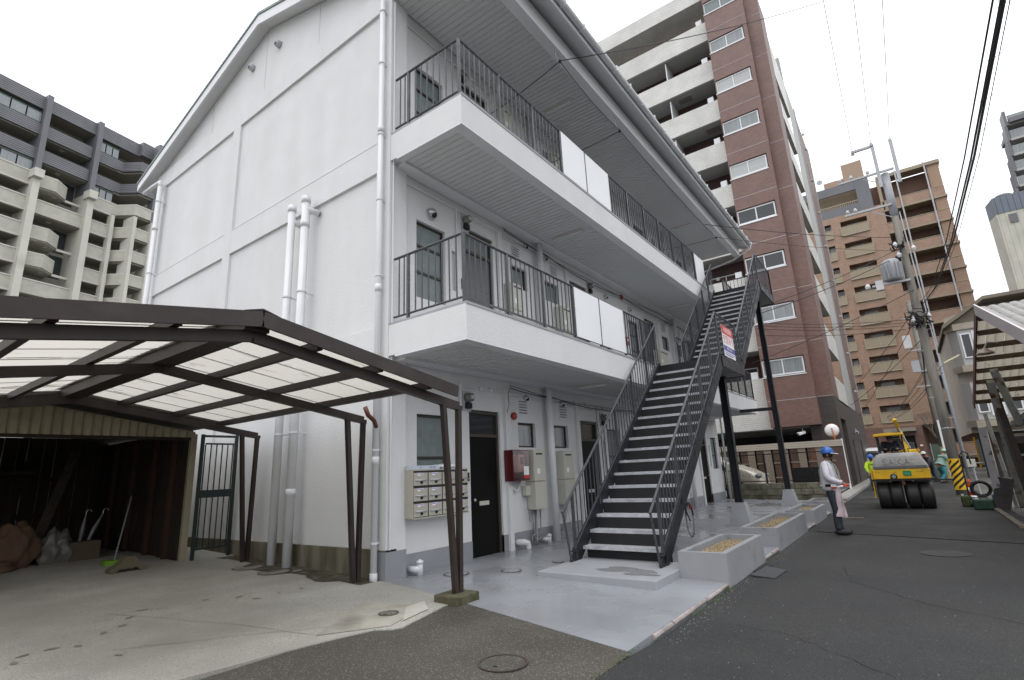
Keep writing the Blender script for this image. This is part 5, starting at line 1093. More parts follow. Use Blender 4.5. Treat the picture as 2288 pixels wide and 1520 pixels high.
darkred2 = M('dark_red_trim', (.10, .03, .03), .5, .1)
part('verge_board', MB().beam((XG, YV+.02, ZG+.02), (XFr, YV+.02, ZFr+.02), .03, .16), darkred2, ws); part('verge_board', MB().beam((XG+.05, YV+.03, ZG+.04), (XN, YV+.03, ZN+.04), .03, .22), M('pinkish_white_trim', (.48, .44, .45), .4, .04), ws)
for k_ in range(8): t_ = (k_+.5)/8; x = XG+(XFr-XG)*t_; z = ZG+(ZFr-ZG)*t_; part('purlin', MB().box(x-.05, x+.05, YV-3.2, YV-.01, z-.06, z+.04), osb, ws)
for k_ in range(7): t_ = (k_+.5)/7; x = XG+(XN-XG)*t_; z = ZG+(ZN-ZG)*t_; part('purlin', MB().box(x-.05, x+.05, YV-3.2, YV-.01, z-.06, z+.04), osb, ws)
part('beam', MB().beam((XN, YV-.35, ZN-.25), (XN+.1, YV-3, ZN-.25), .1, .15), shc, ws)
part('main_post', MB().beam((17.6, -2.05, 0), (17.55, -1.85, 3.05), .14, .14), M('dark_timber', (.05, .04, .033), .8, .3, 3), ws)
for (a, b, w) in (((20.3, -2.12, -.15), (16.9, -1.80, 2.95), .15), ((21.0, -2.3, -.15), (18.6, -1.95, 2.5), .10), ((19.6, -1.95, -.15), (18.8, -1.72, 2.3), .08), ((18.0, -2.15, 1.95), (15.2, -2.9, 2.6), .17), ((16.4, -1.85, 3.15), (17.6, -2.2, 1.95), .14), ((18.6, -2.0, 1.2), (18.6, -3.6, 1.25), .07), ((18.6, -2.0, 1.7), (18.6, -4.2, 1.72), .1), ((18.8, -2.3, 2.0), (18.8, -4.5, 2.02), .1), ((14.6, -1.9, -.15), (14.3, -1.8, 3.7), .10)):
    if b[0] < 15: continue
    part('steel_brace', MB().beam(a, b, w, w*.7), shc, ws)
m_ = MB(); m_.box(19.0, 19.05, -6, -2.2, -.15, 1.5); part('back_panel', m_, black, ws)
part('side_wall', MB().box(15, 19, -4.9, -4.85, -.15, 3.2), M('shed_dark_wall', (.03, .028, .025), .8), ws)
t = thing('shade_lamp', 'rusty red and white enamel lamp shade under the shed gable', 'lamp', (14.9, -1.55, 3.35)); part('shade', MB().lathe((14.9, -1.62, 3.34), [(.16, 0), (.15, .03), (.06, .10), (.03, .13)], 16), M('rusty_enamel', (.45, .40, .33), .4, .2, 8, col2=(.22, .06, .04), c2scale=4, c2lo=.45, c2hi=.55), t, smooth=True); part('bracket', MB().tube([(14.9, -1.62, 3.46), (15.0, -1.7, 3.6), (15.2, -1.9, 3.6)], .015, 6), greyl, t)
for i, (a, b, w, lab) in enumerate((((19.3, -1.62, -.15), (18.4, -1.55, 1.95), .16, 'white painted board with black marks leaning on the shed posts'), ((19.9, -1.75, -.15), (19.2, -1.62, 1.55), .12, 'shorter peeling white board leaning behind the marked one'))):
    single('leaning_board', MB().beam(a, b, w, .025, (1, 0, 0)), M('peeling_white_paint', (.52, .50, .52), .6, .1, 5, col2=(.12, .10, .09), c2scale=6, c2lo=.56, c2hi=.63), lab, 'board', a)
single('dark_board', MB().prism([(19.0, -1.42, -.15), (18.95, -1.76, -.15), (19.05, -1.98, .60), (19.1, -1.60, .68)], (.04, 0, 0)), M('dark_plank', (.035, .030, .028), .7, .3, 4), 'dark plywood board leaning at the foot of the shed', 'board', (19, -1.6, -.15))
single('timber_edging', MB().beam((19.4, -1.47, -.13), (14.6, -1.46, -.13), .11, .07), M('weathered_timber', (.13, .11, .09), .85, .3, 4), 'long weathered timber lying on the asphalt edge at right', 'timber', (17, -1.46, -.15))
# ---- block wall, mesh fence, slatted fence, parking
gw = thing('block_wall', 'low mossy split faced concrete block wall beyond the apartment', 'wall', (21.95, 4.2, -.05)); blk = M('split_block', (.20, .19, .14), .9, .25, 5, bump=.9, bscale=14, col2=(.09, .09, .06), c2scale=1.5, c2lo=.45, c2hi=.7)
part('footing', MB().box(22.0, 22.2, 2.3, 6.0, -.25, .12), mossc, gw)
rr = random.Random(11)
for r in range(2):
    y = 2.3+(.19 if r else 0)
    if r: part('block', MB().box(22.0, 22.17, 2.3, 2.48, .335, .535), blk, gw, bevel=.012)
    while y < 5.95:
        y1 = min(y+.39, 6.0); d = rr.uniform(0, .02); part('block', MB().box(21.985-d, 22.17, y, y1-.012, .125+.21*r, .125+.21*r+.20), blk, gw, bevel=.02); y += .39
part('mortar', MB().box(22.0, 22.16, 2.3, 6.0, .12, .53), mossc, gw)
mf = thing('mesh_fence', 'black wire mesh fence standing on the low block wall', 'fence', (22.1, 4.2, .55)); bm_ = M('black_fence_paint', (.012, .012, .013), .4)
m_ = MB(); m_.box(22.07, 22.11, 2.3, 6.0, 1.57, 1.61); part('top_rail', m_, bm_, mf); part('bottom_rail', MB().box(22.07, 22.11, 2.3, 6.0, .60, .63), bm_, mf)
for y in (2.35, 4.55, 5.95): part('post', MB().box(22.06, 22.12, y-.03, y+.03, .53, 1.63), bm_, mf)
m_ = MB()
y = 2.4
while y < 5.9: m_.box(22.087, 22.093, y-.003, y+.003, .63, 1.57); y += .05
z = .66
while z < 1.56: m_.box(22.081, 22.086, 2.35, 5.95, z-.003, z+.003); z += .05
part('wire_mesh', m_, bm_, mf, kind='stuff')
bgt2 = thing('iron_gate', 'tall dark iron bar gate at the far corner of the white building', 'gate', (21.95, 5.75, 0)); m_ = MB()
part('frame', MB().box(21.96, 22.0, 5.55, 5.59, 0, 2.05), bm_, bgt2); part('frame', MB().box(21.96, 22.0, 6.0, 6.04, 0, 2.1), bm_, bgt2)
for z in (2.02, 1.75, 1.0, .5): part('rail', MB().box(21.97, 21.99, 5.59, 6.0, z, z+.03), bm_, bgt2)
for k_ in range(5): part('bar', MB().box(21.975, 21.985, 5.64+k_*.075, 5.65+k_*.075, .5, 2.02), bm_, bgt2)
sf = thing('slatted_fence', 'tall fence of brown and beige boards with a beige cap behind the parked car', 'fence', (29.3, 6, 0)); fb1 = M('beige_fence_post', (.26, .21, .17), .6, .08, 2); fb2 = M('rusty_fence_panel', (.09, .05, .035), .7, .35, 2, col2=(.2, .09, .04), c2scale=1.5, c2lo=.5, c2hi=.7); fbc = M('beige_cap', (.42, .37, .31), .5, .04)
for k_ in range(3): part('cap_rail', MB().box(29.22, 29.36, 2.55, 11, 1.88+k_*.10, 1.97+k_*.10), fbc, sf)
y = 2.6; k_ = 0
while y < 11:
    part('board', MB().box(29.28, 29.33, y, y+.33, 0, 1.87), fb1 if k_ % 2 == 0 else fb2, sf)
    if k_ % 2:
        for z in (.5, 1.2): part('cross_rail', MB().box(29.24, 29.28, y-.02, y+.35, z, z+.06), fb1, sf)
    y += .345 if k_ % 2 == 0 else .42; k_ += 1
part('end_panel', MB().box(29.26, 29.34, 2.55, 3.4, .2, 1.87), M('brown_end_panel', (.10, .06, .05), .6, .1), sf); part('end_post', MB().beam((29.3, 2.55, -.1), (29.3, 2.55, 2.2), .07, .07, (0, 1, 0)), stick, sf)
mr = thing('traffic_mirror', 'white back of a round traffic mirror with an orange bracket above the fence', 'mirror', (29.6, 2.85, 2.0)); part('disc', MB().lathe((29.6, 2.9, 2.62), [(.30, 0), (.29, -.05), (.18, -.11), (.03, -.13)], 28, 'x'), stick, mr, smooth=True)
part('rim', MB().tube([(29.62, 2.9+.3*math.cos(a), 2.62+.3*math.sin(a)) for a in [2*PI*i/28 for i in range(29)]], .018, 6, False), M('orange_paint', (.60, .17, .03), .4), mr); part('bracket', MB().beam((29.46, 2.88, 2.72), (29.5, 2.8, 2.0), .05, .05, (0, 1, 0)), M('orange_paint', (.60, .17, .03)), mr)
rb_ = MB()
for i in range(8): a = 2*PI*i/8+.2; rb_.beam((29.49, 2.9+.05*math.cos(a), 2.62+.05*math.sin(a)), (29.53, 2.9+.25*math.cos(a), 2.62+.25*math.sin(a)), .012, .012, (1, 0, 0))
part('rib', rb_, M('rib_shadow', (.3, .3, .3), .5), mr)
for i, y in enumerate((3.55, 2.85)):
    t = thing('air_conditioner', 'black slatted outdoor air conditioner unit behind the mesh fence, %s of two' % ('left' if i == 0 else 'right'), 'air conditioner', (23.3, y, 0)); part('casing', MB().box(23.1, 23.4, y-.38, y+.28, .45, 1.05), bm_, t)
    for k_ in range(9): part('slat', MB().box(23.085, 23.1, y-.36, y+.26, .49+k_*.06, .515+k_*.06), M('dark_slat', (.03, .03, .03), .4), t)
    part('stand', MB().box(23.12, 23.38, y-.3, y+.2, -.1, .45), bm_, t)
struct('parking_floor', MB().add([(22.2, 2.7, -.05), (30, 2.7, -.05), (30, 20, -.02), (22.2, 20, -.02)], [(0, 1, 2, 3)]), M('parking_concrete', (.16, .16, .15), .8, .15, 1))
# ---- parked car (nose towards the street)
car = thing('parked_car', 'champagne silver car parked behind the mesh fence, nose towards the street', 'car', (23.4, 6.8, 0)); cm_ = M('champagne_paint', (.68, .62, .53), .25, .02, 2, metal=.3, spec=.6)
def carbody():
    bm = bmesh.new(); secs = []
    # (y, z_low, z_belt, z_top, half width, half roof width)
    prof = [(4.82, .35, .52, .60, .60, .55), (4.90, .26, .66, .80, .74, .64), (5.12, .22, .80, .99, .82, .72), (5.5, .22, .92, 1.14, .84, .74), (5.75, .22, .95, 1.22, .85, .72), (6.2, .22, .97, 1.52, .85, .66), (6.7, .22, .98, 1.66, .85, .63), (8.0, .22, .98, 1.68, .85, .63), (8.6, .24, .96, 1.5, .83, .60), (8.95, .28, .90, 1.05, .80, .60), (9.05, .35, .70, .80, .7, .55)]
    rings = []
    for (y, a, b, c_, w, rw) in prof:
        pts = [(-w*.92, a), (-w, (a+b)/2), (-w*.98, b), (-rw, c_-.03), (-rw*.6, c_), (rw*.6, c_), (rw, c_-.03), (w*.98, b), (w, (a+b)/2), (w*.92, a)]
        rings.append([bm.verts.new((23.45+x, y, z)) for x, z in pts])
    for A, B in zip(rings, rings[1:]):
        for i in range(10): bm.faces.new((A[i], A[(i+1) % 10], B[(i+1) % 10], B[i]))
    bm.faces.new(rings[0][::-1]); bm.faces.new(rings[-1]); m_ = MB(); bm.verts.ensure_lookup_table(); bm.verts.index_update(); m_.v = [v.co.copy() for v in bm.verts]; m_.f = [tuple(v.index for v in f.verts) for f in bm.faces]; bm.free(); return m_
cb = part('body', carbody(), cm_, car, smooth=True); sb_ = cb.modifiers.new('s', 'SUBSURF'); sb_.levels = 2; sb_.render_levels = 2
for y in (5.68, 8.2):
    for sx in (-1, 1):
        wl = part('wheel', MB().lathe((23.45+sx*.82, y, .30), [(.30, -.03*sx), (.31, -.1*sx), (.30, .02*sx), (.2, .035*sx)], 24, 'x'), black, car, smooth=True); part('rim', MB().lathe((23.45+sx*.82, y, .30), [(.19, .03*sx), (.17, .045*sx), (.05, .03*sx)], 12, 'x'), steel, wl)
for sx in (-1, 1): part('headlight', blob((23.45+sx*.66, 4.98, .80), (.17, .14, .09), 2, 2, 0), glasscurt, car, smooth=True)
part('windscreen', MB().add([(22.86, 5.76, 1.24), (24.04, 5.76, 1.24), (23.96, 6.28, 1.575), (22.94, 6.28, 1.575)], [(0, 1, 2, 3)]), glassd, car); part('side_window', MB().add([(22.60, 6.0, 1.05), (22.78, 6.5, 1.50), (22.78, 7.9, 1.56), (22.58, 8.3, 1.05)], [(0, 1, 2, 3)]), glassd, car); part('number_plate', MB().box(23.28, 23.62, 4.86, 4.875, .38, .50), stick, car); part('grille', MB().box(23.1, 23.8, 4.87, 4.885, .53, .60), black, car)
# ================================================================== utility poles and wires
pc = M('pole_concrete', (.22, .205, .18), .85, .18, 1.2, bump=.2, bscale=20, stretch=(2, 2, .4), col2=(.12, .11, .10), c2scale=2, c2lo=.5, c2hi=.7)
PX, PY = 25.7, -1.17
up_ = thing('utility_pole', 'tall concrete utility pole with yellow and black stripes at its foot', 'utility pole', (PX, PY, -.15))
def pp(z): return (PX, PY+.0*z, z)
part('pole', MB().tube([pp(-.2), pp(4), pp(8), pp(12.6)], [.175, .158, .14, .118], 18), pc, up_, smooth=True)
part('steel_sleeve', MB().tube([pp(10.9), pp(12.85)], .145, 14), M('sleeve_grey', (.36, .37, .40), .4, .05), up_, smooth=True)
for z in (2.2, 3.9, 5.4, 6.6, 7.6, 9.7, 10.3, 10.8, 11.3): part('band', MB().tube([pp(z), pp(z+.05)], .180-.0030*z*2, 14), greyl, up_, smooth=True)
m_ = MB()
for z in (2.6, 3.4, 4.3, 5.2, 6.0, 7.1): m_.tube([(PX-.2, PY+.02, z), (PX-.36, PY+.03, z)], .012, 5)
for i, z in enumerate((2.6, 3.4, 4.3, 5.2, 6.0, 7.1)): part('step_bolt', MB().tube([(PX-.1, PY+.12*(1 if i % 2 else -1), z), (PX-.16, PY+.30*(1 if i % 2 else -1), z)], .012, 5), greyl, up_)
sl_ = part('stripe_sleeve', MB().tube([pp(.02), pp(1.12)], .183, 24, False), yellow, up_, 'yellow and black striped sleeve')
m_ = MB(); nb_ = 24
for k_ in range(12):
    z0_ = -1.0+k_*.20
    for j in range(nb_):
        a, b = 2*PI*j/nb_, 2*PI*(j+1)/nb_; P = []
        for (t_, dz) in ((a, 0), (b, 0), (b, .095), (a, .095)):
            z = z0_+(t_/(2*PI))*1.0+dz; P.append((PX+.187*math.cos(t_+2.6), PY+.187*math.sin(t_+2.6), z))
        if min(p[2] for p in P) > .02 and max(p[2] for p in P) < 1.12: m_.add(P, [(0, 1, 2, 3)])
    if m_.v: part('black_stripe', m_, black, sl_)
    m_ = MB()
for (z, ya, yb) in ((12.9, .50, -1.5), (11.38, .50, -1.15)): part('cross_arm', MB().box(PX-.24, PX-.16, yb, ya, z-.04, z+.04), greyl, up_)
for z, ya in ((11.38, .5), (12.9, .5)): part('arm_brace', MB().tube([(PX-.2, ya-.8, z-.03), (PX-.1, PY+.05, z-.55)], .02, 5), greyl, up_)
part('riser_post', MB().box(PX-.3, PX-.2, -1.02, -.90, 12.2, 14.15), greyl, up_); part('riser_post', MB().box(PX-.3, PX-.2, -1.66, -1.54, 12.2, 14.1), greyl, up_); part('top_arm', MB().box(PX-.3, PX-.2, -1.0, -.2, 14.1, 14.2), greyl, up_)
ins = M('white_insulator', (.6, .6, .6), .2)
for (y, z) in ((.42, 12.98), (.0, 12.98), (-.6, 12.98), (.38, 11.46), (.10, 11.46), (-.25, 14.02), (-.95, 14.2), (-1.6, 14.12)): part('insulator', MB().lathe((PX-.2, y, z), [(.03, 0), (.075, .03), (.05, .07), (.07, .10), (.03, .15)], 10), ins, up_, smooth=True)
trf = part('transformer', MB().lathe((PX-.25, -.66, 8.15), [(.25, 0), (.29, .04), (.29, .80), (.24, .86), (.1, .9)], 20), M('transformer_grey', (.34, .35, .37), .45, .06), up_, smooth=True)
for k_ in range(14): a = 2*PI*k_/14; part('cooling_fin', MB().cbox((PX-.25+.32*math.cos(a), -.66+.32*math.sin(a), 8.52), (.10, .02, .66), Matrix.Rotation(a, 3, 'Z')), M('transformer_grey', (.3, .3, .32)), trf)
part('hanger', MB().box(PX-.3, PX-.2, PY, .1, 8.02, 8.10), greyl, up_); part('switch_box', MB().box(PX-.35, PX-.1, -.28, -.02, 7.85, 8.25), ins, up_); part('switch_box', MB().lathe((PX-.25, .25, 8.0), [(.08, 0), (.1, .1), (.05, .2)], 10), ins, up_)
for (y, z) in ((-.95, 9.6), (-1.5, 9.3), (-1.0, 9.15), (-1.45, 6.5), (-.95, 6.4)): part('clamp', MB().lathe((PX-.25, y, z), [(.05, -.1), (.09, 0), (.04, .12)], 8), ins, up_)
m_ = MB(); m_.tube([(PX-.12, PY-.29, -.15), (PX-.11, PY-.28, 3), (PX-.08, PY-.26, 4.7)], .045, 8); part('cable_guard', m_, M('blue_grey_pipe', (.22, .25, .28), .5, .1), up_, smooth=True)
m_ = MB(); m_.tube([(PX-.1, PY-.28, 4.7), (PX-.1, PY-.24, 7.0), (PX-.1, PY-.18, 11)], .022, 6); part('ground_pipe', m_, greyl, up_)
t = thing('street_light', 'thin yellowish fluorescent street light arm on the utility pole', 'street light', (PX-.1, -1.6, 4.75)); part('lamp_tube', MB().tube([(PX-.3, -1.55, 4.60), (PX-.3, -2.05, 4.83)], .035, 8), M('yellowed_tube', (.55, .52, .32), .3), t); part('bracket', MB().tube([(PX-.05, PY-.1, 4.4), (PX-.3, -1.6, 4.62)], .02, 6), greyl, t)
rr = random.Random(4)
def tangle(c, s_, n_, label):
    m_ = MB()
    for _ in range(n_):
        p = [Vector(c)+Vector((rr.uniform(-.5, .5)*s_, rr.uniform(-1, 1)*s_, rr.uniform(-1, 1)*s_)) for _ in range(4)]
        q = []
        for i in range(13):
            t_ = i/12; q.append(p[0]*(1-t_)**3+p[1]*3*t_*(1-t_)**2+p[2]*3*t_*t_*(1-t_)+p[3]*t_**3)
        m_.tube(q, .018, 4)
    o = single('cable_coil', m_, blackc, label, 'cables', c); o['kind'] = 'stuff'; return o
tangle((PX-.25, -1.15, 6.5), .45, 22, 'black knot of cables and clamps on the utility pole below the transformer')
tangle((PX-.25, -1.0, 9.5), .30, 12, 'small tangle of jumper wires above the transformer')
for (y, z, lab) in ((-.25, 14.17, 'highest left overhead power line running towards the viewer'), (-.95, 14.35, 'middle overhead power line running towards the viewer'), (-1.6, 14.27, 'right overhead power line running towards the viewer')):
    cable([(PX-.2, y, z), (8, y-.05, z-.5), (-12, y, z)], .010, lab, n_=8, sag=.15)
for k_, (dy, dz, r) in enumerate(((0, 0, .013), (.055, -.045, .011), (-.055, -.01, .004), (.115, .01, .008))):
    cable([(PX-.3, -1.38+dy, 7.0+dz), (18.0, -1.34+dy, 5.75+dz), (12.0, -1.30+dy*.9, 5.10+dz), (8.0, -1.25+dy*.8, 4.82+dz), (5.0, -1.2+dy*.6, 4.72+dz*.9), (0, -1.2+dy*.6, 5.0+dz), (-8, -1.2+dy, 6.2+dz)], r, ['thickest strand of the dark overhead cable bundle', 'second strand of the dark overhead cable bundle', 'thin right strand of the dark overhead cable bundle', 'hair thin hanger wire beside the dark cable bundle'][k_], n_=5)
sp = MB()
for i in range(26):
    x = 5+i*.75; f = (x-5)/20; z = 4.72+.0*f; 
    # height of the bundle at x
    K_ = [(5, 4.72), (8, 4.82), (12, 5.10), (18, 5.75), (25.4, 7.0)]
    for (xa, za), (xb, zb) in zip(K_, K_[1:]):
        if xa <= x <= xb: z = za+(zb-za)*(x-xa)/(xb-xa)
    y = -1.2-.18*f; sp.tube([(x, y+.05+.015*math.cos(a), z+.01+.035*math.sin(a)) for a in [i_*.7 for i_ in range(7)]], .002, 4)
    sp.tube([(x, y-.08, z-.01), (x, y-.025, z-.045), (x+.02, y+.06, z-.05)], .0025, 4)
o = single('cable_hangers', sp, blackc, 'wire rings and hooks clipped along the dark overhead bundle', 'cable clips', (14, -1.3, 5)); o['kind'] = 'stuff'
wires = [((PX, -.92, 9.45), (19.7, 3.5, 6.6), 'wire from the pole to the top stair landing, upper one', .012), ((PX, -1.02, 9.2), (19.7, 3.4, 6.4), 'pale wire from the pole to the top stair landing, lower one', .014), ((PX, -.70, 6.55), (21.9, 4.0, 6.62), 'nearly level wire in front of the brown tower, top strand', .010), ((PX, -.70, 6.42), (21.9, 4.0, 6.50), 'nearly level wire in front of the brown tower, second strand', .010), ((PX, -.64, 6.31), (21.9, 4.03, 6.38), 'nearly level wire in front of the brown tower, third strand', .010), ((PX, -.64, 6.15), (21.9, 4.03, 6.12), 'nearly level wire in front of the brown tower, lowest strand', .010), ((PX, -1.4, 7.75), (21.9, 4.4, 5.06), 'black wire slanting down across the brown tower', .012), ((PX, -1.0, 10.0), (17.5, 4.3, 9.3), 'wire crossing the tower windows to the white building eave', .011),
         ((PX, -1.1, 6.9), (44, 2.6, 5.9), 'wire from the pole to the wall behind, upper', .012), ((PX, -1.1, 6.6), (46, 2.6, 4.2), 'wire from the pole to the wall behind, lower', .012), ((PX, -1.1, 5.7), (40.5, 2.62, 4.6), 'sagging wire low between the pole and the tower', .012)]
for a, b, lab, r in wires: cable([a, b], r, lab, n_=14, sag=.12)
for k_, z in enumerate((6.3, 6.05, 5.6, 5.1, 4.8)): cable([(PX, -1.1, 6.9-.1*k_), (39.8, -1.5+.06*k_, z), (70, 1.5, z-1+.3*k_)], .016, ['highest', 'second', 'third', 'fourth', 'lowest'][k_]+' black service cable between the two utility poles', n_=8, sag=.35)
cable([(7.85, 4.18, 9.2), (15.7, -.25, 14.15)], .010, 'wire rising from the nearest eave bracket to the overhead lines', n_=14, sag=.15)
for (x, z) in ((7.85, 9.2), (10.55, 9.1), (18.4, 9.1)):
    lab = {7.85: 'nearest', 10.55: 'middle', 18.4: 'farthest'}[x]
    t = thing('wire_bracket', 'small dark wire clamp under the white eave beam, %s of three' % lab, 'bracket', (x, 4.2, 9.5)); part('hook', MB().tube([(x, 4.3, 9.5), (x, 4.28, z+.15), (x, 4.2, z)], .012, 5), greyl, t); part('knob', MB().lathe((x, 4.2, z-.04), [(.02, 0), (.035, .03), (.02, .07)], 8), black, t)
cable([(7.85, 4.2, 9.2), (7.6, 6.0, 8.6)], .009, 'dark wire from the nearest eave clamp to the top floor wall', n_=8, sag=.05); cable([(10.55, 4.2, 9.1), (9.9, 6.0, 8.6)], .009, 'dark wire from the middle eave clamp to the top floor wall', n_=8, sag=.05); cable([(18.4, 4.2, 9.1), (17.4, 6.0, 8.8)], .009, 'dark wire from the farthest eave clamp to the top floor wall', n_=8, sag=.05)
cable([(7.85, 4.2, 9.2), (10.55, 4.2, 9.12), (18.4, 4.2, 9.1), (PX, -1.0, 9.4)], .008, 'thin wire strung along the eave from clamp to clamp and on to the pole', n_=10, sag=.10)
u2 = thing('utility_pole', 'second slimmer utility pole farther down the street', 'utility pole', (40, -1.45, -.15)); part('pole', MB().tube([(40, -1.45, -.2), (40, -1.45, 10.5)], [.17, .12], 12), pc, u2, smooth=True)
for z in (9.4, 7.4, 6.1, 5.2): part('cross_arm', MB().box(39.8, 39.9, -2.0, -.9, z, z+.08), greyl, u2)
part('junction_case', MB().box(39.7, 39.9, -1.15, -.75, 7.6, 8.4), ins, u2); part('junction_case', MB().box(39.7, 39.9, -1.3, -.9, 6.1, 6.8), greyl, u2); part('advert_board', MB().box(39.7, 39.75, -1.75, -1.45, 1.5, 3.2), stick, u2); part('yellow_guard', MB().tube([(40, -1.45, -.1), (40, -1.45, 1.7)], .185, 12), M('faded_yellow', (.42, .34, .16), .6), u2)
# ================================================================== people
def fig(name, label, loc, heading, group=None):
    t = thing(name, label, 'person', loc, group); t.rotation_euler = (0, 0, heading); return t
def lpart(name, mb, mat, root, smooth=True, label=None, bevel=0):
    o = bpy.data.objects.new(name, mb.mesh(name, mat, Vector((0, 0, 0)), smooth)); COL.objects.link(o); o.parent = root; WL[o.name] = WL[root.name]
    if label: o['label'] = label
    return o
def skin(name, V_, E_, mat, root, sub=2):
    keys = list(V_); me = bpy.data.meshes.new(name); me.from_pydata([V_[k_][0] for k_ in keys], [(keys.index(a), keys.index(b)) for a, b in E_], [])
    me.materials.append(mat); o = bpy.data.objects.new(name, me); COL.objects.link(o); o.parent = root; WL[o.name] = WL[root.name]
    md = o.modifiers.new('skin', 'SKIN'); md.use_smooth_shade = True
    sk = me.skin_vertices[0].data
    for i, k_ in enumerate(keys):
        r = V_[k_][1]; sk[i].radius = (r, r) if not isinstance(r, tuple) else r; sk[i].use_root = (i == 0)
    sb2 = o.modifiers.new('sub', 'SUBSURF'); sb2.levels = sub; sb2.render_levels = sub
    return o
skm = M('skin_tone', (.28, .16, .11), .5, .06, 8)
def head(root, c, r=.095, tilt=0, helmet=None, brim=None, facing=1):
    """facial features on the continuous body: ears, nose, eyes, mouth, helmet"""
    x, y, z = c
    lpart('nose', MB().prism([(x+r*.92, y-.014, z-.025), (x+r*.92, y+.014, z-.025), (x+r*.95, y, z+.03)], (.022, 0, -.006)), skm, root)
    for s_ in (-1, 1):
        lpart('eye', MB().lathe((x+r*.88, y+s_*.034, z+.015), [(.012, 0), (.006, .006)], 8, 'x'), black, root); lpart('ear', MB().cbox((x-.005, y+s_*r*.93, z), (.04, .016, .06)), skm, root)
    lpart('mouth', MB().box(x+r*.90, x+r*.93, y-.022, y+.022, z-.058, z-.050), M('lip', (.22, .08, .06), .5), root)
    if helmet:
        R_ = r+.030; h_ = lpart('helmet', MB().lathe((x-.005, y, z+.03), [(R_*1.02, 0), (R_*1.02, .03), (R_*.93, .075), (R_*.7, .115), (R_*.35, .138), (.01, .142)], 20), helmet, root)
        b_ = MB(); b_.prism([(x+R_*.55, y-R_*.9, z+.032), (x+R_*1.15, y-R_*.7, z+.02), (x+R_*1.55, y-R_*.3, z+.012), (x+R_*1.6, y, z+.01), (x+R_*1.55, y+R_*.3, z+.012), (x+R_*1.15, y+R_*.7, z+.02), (x+R_*.55, y+R_*.9, z+.032)], (0, 0, .012)); lpart('helmet_visor', b_, brim or helmet, root, smooth=False)
        lpart('chin_strap', MB().tube([(x, y-r*.98, z+.03), (x+.03, y-r*.8, z-.06), (x+.05, y, z-.10), (x+.03, y+r*.8, z-.06), (x, y+r*.98, z+.03)], .006, 5), black, root)
    lpart('hair', MB().lathe((x-.012, y, z-.045), [(r*.90, 0), (r*1.02, .03), (r*1.03, .07)], 14), black, root)
def hand(root, w, d, mat, s_):
    """five separate bent fingers at wrist w pointing along d"""
    w = Vector(w); d = Vector(d).normalized(); side = Vector((0, 1, 0)) if abs(d.y) < .8 else Vector((1, 0, 0)); dn = d.cross(side).normalized(); side = dn.cross(d).normalized()
    V_ = {'w': (w, .024), 'p': (w+d*.05, .030), 'q': (w+d*.085, .026)}; E_ = [('w', 'p'), ('p', 'q')]
    o = skin('hand', {k_: (tuple(v[0]), v[1]) for k_, v in V_.items()}, E_, mat, root, 1)
    for i, (off, ln) in enumerate(((-.030, .062), (-.010, .072), (.010, .066), (.028, .052))):
        b = w+d*.085+side*off; m_ = MB(); m_.tube([b, b+d*ln*.5+dn*.008*s_, b+d*ln*.75+dn*.03*s_, b+d*ln*.72+dn*.045*s_], [.010, .009, .008, .006], 6); lpart('finger', m_, mat, root)
    b = w+d*.035-side*.03; lpart('thumb', MB().tube([b, b-side*.025+d*.025, b-side*.028+d*.05+dn*.012*s_], [.012, .010, .007], 6), mat, root)
gd = fig('person', 'guard in a blue helmet, white jacket and dark trousers standing at the road edge', (12.92, 1.45, -.146), math.radians(-90), None)
jw = M('white_work_jacket', (.60, .58, .64), .6, .06, 6, bump=.6, bscale=14); tr_ = M('navy_trousers', (.022, .028, .040), .8, .2, 6, bump=.4, bscale=12)
B_ = {'pel': ((-.02, 0, .92), .09), 'sp': ((-.035, 0, 1.10), .09), 'ch': ((-.03, 0, 1.28), .10), 'nk': ((-.005, 0, 1.435), .05), 'h1': ((.02, 0, 1.50), .070), 'h2': ((.03, 0, 1.56), .088), 'h3': ((.02, 0, 1.63), .06)}
for s_, k_ in ((-1, 'r'), (1, 'l')):
    B_.update({'hp'+k_: ((-.02, s_*.08, .86), .06), 'kn'+k_: ((.015, s_*.085, .48), .045), 'an'+k_: ((-.01, s_*.09, .09), .040), 'to'+k_: ((.12, s_*.11, .04), .034), 'sh'+k_: ((-.04, s_*.17, 1.375), .062), 'el'+k_: ((-.03, s_*.255, 1.10), .044), 'wr'+k_: ((.21, s_*.07, .99), .028)})
E_ = [('pel', 'sp'), ('sp', 'ch'), ('ch', 'nk'), ('nk', 'h1'), ('h1', 'h2'), ('h2', 'h3')]
for k_ in 'rl': E_ += [('pel', 'hp'+k_), ('hp'+k_, 'kn'+k_), ('kn'+k_, 'an'+k_), ('an'+k_, 'to'+k_), ('ch', 'sh'+k_), ('sh'+k_, 'el'+k_), ('el'+k_, 'wr'+k_)]
skin('body', B_, E_, skm, gd)
J = {'ch': ((-.03, 0, 1.27), .165), 'sp': ((-.03, 0, 1.10), .175), 'hem': ((-.02, 0, .95), .19), 'hem2': ((-.015, 0, .82), .185), 'nk': ((-.01, 0, 1.42), .075), 'nk2': ((0, 0, 1.46), .070)}
for s_, k_ in ((-1, 'r'), (1, 'l')): J.update({'sh'+k_: ((-.04, s_*.165, 1.37), .080), 'el'+k_: ((-.035, s_*.262, 1.10), .066), 'fo'+k_: ((.10, s_*.16, 1.03), .056), 'wr'+k_: ((.19, s_*.085, .995), .044)})
